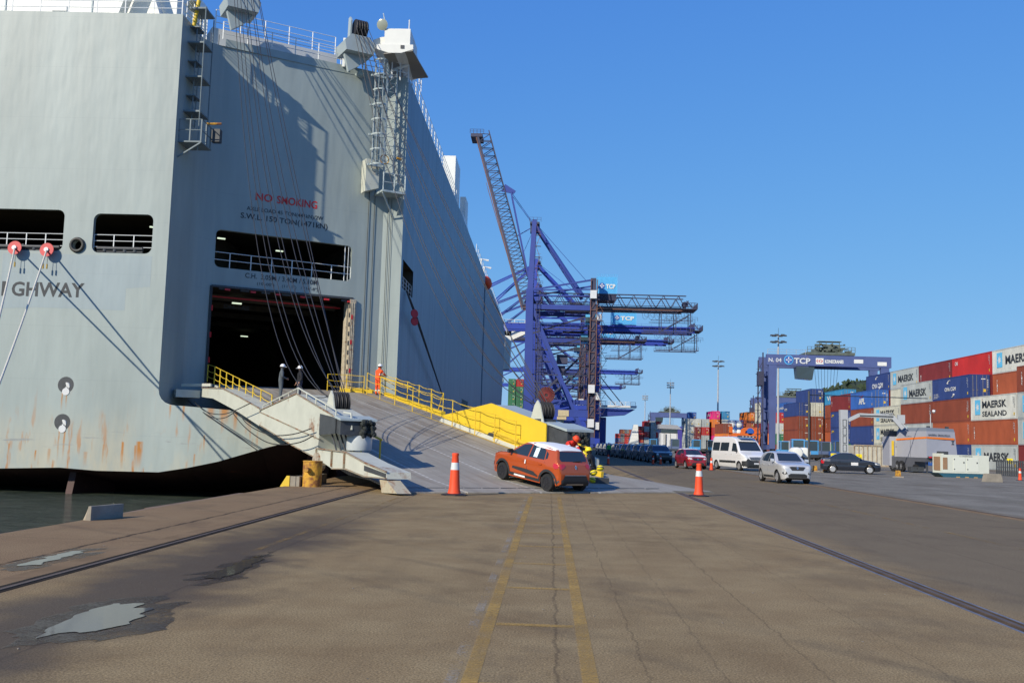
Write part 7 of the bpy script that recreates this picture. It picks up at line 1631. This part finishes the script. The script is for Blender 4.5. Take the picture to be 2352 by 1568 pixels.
# concrete barrier, yellow feet, signs, fences
ba = atz(2265, 1106)
t = empty('concrete_barrier', ba, .15, 'weathered concrete barrier right of the cream generator', 'barrier'); b = MB(); b.prism([(0, 0), (1.15, 0), (1.1, .25), (1.02, .52), (.14, .52), (.06, .25)], (0, 0, 0), (1, 0, 0), ZZ, (0, .5, 0)); b.build('barrier_block', M['concrete'], t)
b = MB(); b.box(.3, .5, .51, .54, 0, .5); b.build('end_plate', M['dark'], t)
def foot_sign(px, py, label, w_=.52, hgt=.95, sign=True, big=.48, text=True):
    p = atz(px, py); t = empty('warning_sign' if sign else 'post_foot', p, 0, label, 'sign' if sign else 'barrier foot', 'yellow warning signs on the yard fence' if sign else 'yellow and concrete post feet')
    if sign:
        b = MB(); b.box(-w_/2, w_/2, -.03, 0, hgt, hgt+big); b.build('sign_panel', mat('sign_yellow', (.85, .68, .02), .5), t); b = MB(); b.tube([(0, .05, 0), (0, .05, hgt+big)], .03); b.build('post', M['dark'], t)
        b = MB(); 
        for k in range(3): a0 = rad(90+k*120); c = V((0, -.045, hgt+big*.72)); b.face(c, c+V((math.cos(a0-.5)*.08, 0, math.sin(a0-.5)*.08)), c+V((math.cos(a0+.5)*.08, 0, math.sin(a0+.5)*.08)))
        letter(b, 'RADIACAO', (-w_*.42, -.03, hgt+big*.30), (1, 0, 0), ZZ, w_*.84, .07, .02, .01); letter(b, 'IONIZANTE', (-w_*.42, -.03, hgt+big*.10), (1, 0, 0), ZZ, w_*.84, .07, .02, .01); b.build('sign_symbol', M['txtdark'], t, recalc=False)
    else:
        t.scale = (.38, .38, .55)
        b = MB(); b.hexa([(-.9, -.45, 0), (.9, -.45, 0), (.9, .45, 0), (-.9, .45, 0)], [(-.8, -.4, .14), (.8, -.4, .14), (.8, .4, .14), (-.8, .4, .14)]); b.build('foot_plate', M['concrete'], t)
        b = MB(); b.hexa([(-.45, -.35, .14), (.4, -.35, .14), (.4, .35, .14), (-.45, .35, .14)], [(-.38, -.3, .85), (.32, -.3, .85), (.32, .3, .85), (-.38, .3, .85)]); b.build('foot_block', M['yrust'], t)
foot_sign(1915, 1078, 'yellow radiation warning sign left of the dark sedan roof'); foot_sign(1973, 1080, 'yellow warning sign behind the dark sedan, on the ribbed container'); foot_sign(2320, 1088, 'yellow warning sign on the steel barriers at the right')
foot_sign(1872, 1083, 'yellow concrete post foot left of the dark sedan, by the lamp post', sign=False); foot_sign(2063, 1096, 'yellow post foot between the dark sedan and the scanner truck', sign=False); foot_sign(1896, 1084, 'small yellow post foot just behind the dark sedan boot', sign=False)
p = atz(1858, 1083); t = empty('steel_post', p, 0, 'thin dark steel post with arm behind the silver hatchback', 'post'); b = MB(); b.tube([(0, 0, 0), (0, 0, 6.2)], .09, 8); b.tube([(0, 0, 5.9), (12, 8, 6.3)], .04, 5); b.build('post', M['dark'], t)
def fence(pa, pb, h, label, n):
    a, c = V(pa), V(pb); t = empty('steel_fence', a, 0, label, 'fence', 'low dark steel fences'); b = MB(); d = c-a
    for k in range(n+1): p = d*(k/n); b.bar(p, p+ZZ*h, .09, .09)
    for z in (.25, h*.55, h-.1): b.bar(ZZ*z, d+ZZ*z, .07, .07)
    b.build('fence_panel', M['dark'], t)
fence(atz(1622, 1068), atz(1665, 1063), 2.3, 'dark steel fence panel between the red hatchback and the white van', 14)
fence(atz(2290, 1092), atz(2400, 1096), 1.3, 'galvanised crowd barriers at the right edge', 22)
# tank cylinders beside the silver car
for px, lb in ((1833, 'left'), (1851, 'right')):
    p = atz(px, 1078); t = empty('air_tank', p+ZZ*1.4, 0, '%s of two round cream tank ends above the silver hatchback bonnet' % lb, 'tank', 'round cream tanks'); b = MB(); b.lathe([(0, -.08), (.38, -.02), (.46, .1), (.46, 1.5), (.3, 1.6), (0, 1.6)], (0, 0, 0), (0, 1, 0), 18); b.build('tank_shell', M['white'], t, 40)
    b = MB(); b.box(-.4, .4, .2, 1.3, -1.4, -.4); b.build('cradle', M['dark'], t)
# ------------------------------------------------------------------ far hill
def hill():
    b = MB(); n, m_ = 70, 14; x0, x1 = 250, 1500; vs = []
    for j in range(m_+1):
        for i in range(n+1):
            x = x0+(x1-x0)*i/n; f = i/n; y = 1180+j*50; prof = 92*math.sin(min(1, (f*6.0))*math.pi/2)**1.5*(1 if f < .5 else max(0, 1-(f-.5)*1.4)); e = math.sin(math.pi*min(1, (j+.6)/m_))
            vs.append((x, y, -1+prof*e*(1+.28*noise.noise(V((x*.006, y*.006, 0))))+6*noise.noise(V((x*.03, y*.03, 2)))*e))
    fs = [(j*(n+1)+i, j*(n+1)+i+1, (j+1)*(n+1)+i+1, (j+1)*(n+1)+i) for j in range(m_) for i in range(n)]
    b.raw(vs, fs); tag(b.build('hill', mat('wooded_hillside', (.030, .045, .022), .95, var=.5, vscale=.06, bump=1, bscale=.12, bdist=6), None, 60), kind='structure')
    b = MB(); r = random.Random(2)
    for k in range(9000):
        v = vs[r.randrange(len(vs))]
        if v[2] < 40: continue
        p = V((v[0]+r.uniform(-9, 9), v[1]+r.uniform(-25, 25), v[2]+r.uniform(-4, 3))); s = r.uniform(2.0, 4.2); a = V((r.uniform(-1, 1), r.uniform(-1, 1), r.uniform(-.3, .8))).normalized(); c = a.orthogonal().normalized()*s; d = a.cross(c).normalized()*s
        b.face(p-c-d, p+c-d*.6, p+c*.7+d, p-c*.8+d*.9)
    tag(b.build('hill_forest', mat('forest_leaves', (.035, .055, .025), .9, var=.5, vscale=.1), recalc=False), kind='stuff')
hill()
# ------------------------------------------------------------------ people
def person(loc, rz, label, J, clothes, helmet=None, hands=True, tape=False, extra=None):
    t = empty('person', loc, rz, label, 'person')
    names = list(J); idx = {n: i for i, n in enumerate(names)}
    E = [('pel', 'wst'), ('wst', 'chs'), ('chs', 'nek'), ('nek', 'hed'), ('hed', 'top'), ('chs', 'shl'), ('chs', 'shr'), ('shl', 'ell'), ('ell', 'wrl'), ('shr', 'elr'), ('elr', 'wrr'), ('pel', 'hpl'), ('pel', 'hpr'), ('hpl', 'knl'), ('knl', 'anl'), ('anl', 'tol'), ('hpr', 'knr'), ('knr', 'anr'), ('anr', 'tor')]
    vs = [V(J[n]) for n in names]; R_ = dict(pel=.155, wst=.145, chs=.165, nek=.065, hed=.10, top=.085, shl=.085, shr=.085, ell=.052, elr=.052, wrl=.034, wrr=.034, hpl=.10, hpr=.10, knl=.066, knr=.066, anl=.048, anr=.048, tol=.040, tor=.040)
    rr = [R_[n]*(1.28 if n not in ('nek', 'hed', 'top', 'wrl', 'wrr') else 1.08) for n in names]; es = [(idx[a], idx[b_]) for a, b_ in E]
    for s in 'lr':      # palm and five fingers
        w_ = V(J['wr'+s]); d = (w_-V(J['el'+s])).normalized(); sd_ = d.cross(V((0, 1, 0))).normalized() if abs(d.y) < .9 else V((1, 0, 0))
        pi = len(vs); vs.append(w_+d*.075); rr.append(.030); es.append((idx['wr'+s], pi))
        for k, (o_, l_) in enumerate(((-.026, .062), (-.009, .072), (.009, .068), (.025, .052))):
            vs.append(w_+d*.10+sd_*o_); rr.append(.010); vs.append(w_+d*(.10+l_)+sd_*o_*1.25+V((0, .018, 0))); rr.append(.008); es.append((pi, len(vs)-2)); es.append((len(vs)-2, len(vs)-1))
        vs.append(w_+d*.085-sd_*.055+V((0, .02, 0))); rr.append(.011); es.append((pi, len(vs)-1))
    me = bpy.data.meshes.new('body'); me.from_pydata([tuple(v) for v in vs], es, []); o = bpy.data.objects.new('body', me); COL.objects.link(o)
    sm = o.modifiers.new('s', 'SKIN'); sm.branch_smoothing = .6
    for i, sv in enumerate(me.skin_vertices[0].data): sv.radius = (rr[i]*(1.15 if names[i] in ('chs', 'pel', 'wst') else 1), rr[i]*(.80 if names[i] in ('chs', 'pel', 'wst') else 1)) if i < len(names) else (rr[i], rr[i]); sv.use_root = (i == idx['pel'])
    su = o.modifiers.new('u', 'SUBSURF'); su.levels = 2
    bpy.context.view_layer.update(); m2 = bpy.data.meshes.new_from_object(o.evaluated_get(bpy.context.evaluated_depsgraph_get())); bpy.data.objects.remove(o)
    up_, lo_, boot = clothes
    mats = [up_, lo_, M['skin'], boot, M['silver'], extra or up_]; m2.materials.clear()
    for m in mats: m2.materials.append(m)
    def seg(p, a, b_):
        a, b_ = V(a), V(b_); d = b_-a; k = max(0, min(1, (p-a).dot(d)/d.length_squared)); return (p-(a+d*k)).length, k
    for f in m2.polygons:
        c = f.center; best = min(((seg(c, J[a], J[b_])[0]-R_[a]*.5, a, b_, seg(c, J[a], J[b_])[1]) for a, b_ in E)); _, a, b_, k = best
        if a in ('nek', 'hed') : mi = 2
        elif b_ in ('wrl', 'wrr'): mi = 2 if k > .94 else 0
        elif a in ('anl', 'anr'): mi = 3
        elif a in ('hpl', 'hpr', 'knl', 'knr') or b_ in ('hpl', 'hpr'): mi = 1
        elif (a, b_) == ('pel', 'wst'): mi = 1 if k < .4 else 0
        else: mi = 0
        if tape:
            if b_ in ('anl', 'anr') and .45 < k < .65: mi = 4
            if (a, b_) == ('wst', 'chs') and .35 < k < .62: mi = 4
            if b_ in ('ell', 'elr') and .5 < k < .7: mi = 4
            if (a, b_) == ('chs', 'nek') and k < .3 and abs(c.x) < .09 and c.y < J['chs'][1]: mi = 5
        f.material_index = mi
    m2.shade_smooth(); body = bpy.data.objects.new('body', m2); COL.objects.link(body); body.parent = t
    hd = V(J['hed']); ax = (V(J['top'])-V(J['nek'])).normalized()
    b = MB(); fwd = V(J.get('_f', (0, 1, 0))); fwd = V((0, 1, 0))
    b.prism([(-.014, -.02), (.014, -.02), (0, .03)], hd+fwd*.095, (1, 0, 0), ZZ, fwd*.03); b.build('nose', M['skin'], t)
    b = MB(); b.bar(hd+fwd*.094+V((-.028, 0, -.055)), hd+fwd*.094+V((.028, 0, -.055)), .012, .01); 
    for s in (-1, 1): b.bar(hd+fwd*.09+V((s*.02, 0, .022)), hd+fwd*.088+V((s*.045, 0, .022)), .014, .012)
    b.build('facial_features', M['hair'], t)
    b = MB(); b.lathe([(.098, -.03), (.106, .03), (.098, .075), (.06, .115), (0, .125)], hd-fwd*.012, ax, 14); b.build('hair', M['hair'], t, 60)
    if helmet:
        b = MB(); b.lathe([(.150, .035), (.155, .045), (.128, .052), (.130, .09), (.115, .145), (.075, .180), (0, .192)], hd, ax, 18); b.bar(hd+ax*.04+fwd*.12, hd+ax*.03+fwd*.20, .16, .015); b.bar(hd+ax*.15-fwd*.08, hd+ax*.19, .04, .02); b.build('hard_hat', helmet, t, 50)
    return t
def stand(lean=0, arms='down', bend=0):
    J = dict(pel=(0, 0, .93), wst=(0, .0, 1.08), chs=(0, lean*.5, 1.32), nek=(0, lean*.8, 1.50), hed=(0, lean+.01, 1.63), top=(0, lean+.01, 1.71), shl=(-.19, lean*.6, 1.42), shr=(.19, lean*.6, 1.42), hpl=(-.10, 0, .88), hpr=(.10, 0, .88), knl=(-.11, .02, .48), knr=(.12, .02, .48), anl=(-.12, -.01, .08), anr=(.14, -.01, .08), tol=(-.14, .15, .045), tor=(.17, .14, .045))
    if arms == 'down': J.update(ell=(-.26, lean*.6-.02, 1.14), wrl=(-.25, lean*.6+.10, .92), elr=(.26, lean*.6-.02, 1.14), wrr=(.25, lean*.6+.10, .92))
    if arms == 'rail': J.update(ell=(-.25, lean*.6+.16, 1.22), wrl=(-.16, lean*.6+.38, 1.16), elr=(.25, lean*.6+.16, 1.22), wrr=(.16, lean*.6+.38, 1.16))
    if arms == 'front': J.update(ell=(-.27, lean*.6+.0, 1.15), wrl=(-.06, lean*.6+.22, 1.10), elr=(.27, lean*.6+.0, 1.15), wrr=(.06, lean*.6+.24, 1.06))
    return J
boots = (M['black'])
# two men by the left handrail of the ramp
person(R(5.6, -1.45, rz(5.6)), math.atan2(-.75, .3)+0, 'man in grey overall and white helmet on the ramp, left of the two', stand(.04, 'front'), (M['greycloth'], M['greycloth'], boots), M['helmet'])
person(R(5.9, -.55, rz(5.9)), math.atan2(.85, -.5), 'man in black jacket and white helmet on the ramp, right of the two', stand(.0, 'down'), (M['blackcloth'], M['navycloth'], boots), M['helmet'])
# worker in orange at the door corner, seen from behind
pw_ = person(R(1.7, 5.45, rz(1.7)+.02), math.atan2(.25, 1)*-1-.35, 'worker in orange reflective overall leaning on the yellow rail by the stern door', stand(.10, 'rail'), (M['hivis'], M['hivis'], boots), M['helmet'], tape=True, extra=M['silver'])
# worker in red bending beside the right girder end
J = stand(.28, 'rail'); J.update(chs=(0, .26, 1.22), nek=(0, .40, 1.34), hed=(0, .50, 1.40), top=(0, .54, 1.47), shl=(-.19, .30, 1.28), shr=(.19, .30, 1.28), ell=(-.25, .40, 1.02), wrl=(-.16, .56, .92), elr=(.25, .40, 1.02), wrr=(.16, .56, .92))
J.update(pel=(0, -.05, .66), wst=(0, .03, .78), chs=(0, .26, .96), nek=(0, .40, 1.06), hed=(0, .50, 1.12), top=(0, .54, 1.19), shl=(-.19, .30, 1.0), shr=(.19, .30, 1.0), ell=(-.25, .42, .78), wrl=(-.16, .58, .70), elr=(.25, .42, .78), wrr=(.16, .58, .70), hpl=(-.11, -.02, .62), hpr=(.11, -.02, .62), knl=(-.16, .28, .42), knr=(.17, .28, .42), anl=(-.14, .02, .08), anr=(.16, .02, .08), tol=(-.15, .18, .045), tor=(.19, .17, .045))
person(R(23.0, 5.0, rz(23)), 3.9, 'worker in red overall bending over beside the end of the yellow girder', J, (M['redcloth'], M['redcloth'], boots), M['orange'], tape=True)
# seated men at the foot of the right girder
JS = dict(pel=(0, 0, .42), wst=(0, .03, .56), chs=(0, .12, .78), nek=(0, .2, .94), hed=(0, .24, 1.06), top=(0, .25, 1.14), shl=(-.19, .15, .88), shr=(.19, .15, .88), ell=(-.26, .28, .64), wrl=(-.15, .45, .55), elr=(.26, .28, .64), wrr=(.15, .45, .55), hpl=(-.11, .03, .40), hpr=(.11, .03, .40), knl=(-.16, .42, .46), knr=(.18, .42, .46), anl=(-.15, .44, .08), anr=(.19, .46, .08), tol=(-.16, .60, .045), tor=(.22, .61, .045))
p_ = aty(1366, 1060, 38.5); person((p_.x, 38.5, .30), 1.2, 'man in black with a yellow helmet sitting at the ramp edge behind the orange hatchback', JS, (M['blackcloth'], M['blackcloth'], boots), M['yhelmet'])
p_ = aty(1350, 1062, 40.5); person((p_.x, 40.5, .15), 2.6, 'man in dark clothes and yellow vest sitting left of the one in black', JS, (M['navycloth'], M['blackcloth'], boots), M['yhelmet'])
p_ = atz(1405, 1064); t = empty('equipment_box', (aty(1380, 1100, 36.8).x, 36.8, 0), .3, 'black equipment box with folded yellow life vests at the ramp edge', 'box')
b = MB(); b.box(-.38, .25, -.2, .3, .0, .45); b.build('box_body', M['dark'], t)
for k, (dx, dz) in enumerate(((-.28, .62), (-.05, .80), (-.32, .36))):
    r_ = empty('life_vest', (t.location.x+dx, 36.5, dz), 0, ('yellow life vest on the left of the black box', 'yellow life vest on top of the black box', 'yellow life vest hanging at the side of the black box')[k], 'life vest', 'yellow life vests by the ramp')
    b = MB(); b.lathe([(0, -.10), (.10, -.07), (.14, 0), (.10, .08), (0, .10)], (0, 0, 0), (.3*k-.3, .4, 1), 12); b.build('vest_body', M['yhelmet'], r_, 60); b = MB(); b.lathe([(.142, -.015), (.142, .015)], (0, 0, 0), (.3*k-.3, .4, 1), 12); b.build('vest_strap', M['dark'], r_)
p_ = atz(1400, 1052); person((atz(1398, 1050).x, atz(1398, 1050).y, 0), 2.9, 'distant worker in a green vest near the crane legs', stand(0, 'down'), (M['greencloth'], M['navycloth'], boots), M['helmet'])
# a white bag at the head of the row of cars, small debris on the apron
rnd = random.Random(21)
b = MB()
for k in range(110):
    x = rnd.uniform(-8.2, 14); y = rnd.uniform(6, 34); r = rnd.uniform(.004, .012)
    b.lathe([(0, 0), (r, .002), (r*.8, r*.8), (0, r)], (x, y, .001), (0, 0, 1), 5)
tag(b.build('gravel_debris', mat('pale_gravel', (.22, .19, .15), .9, var=.4, vscale=3), recalc=False), kind='stuff')
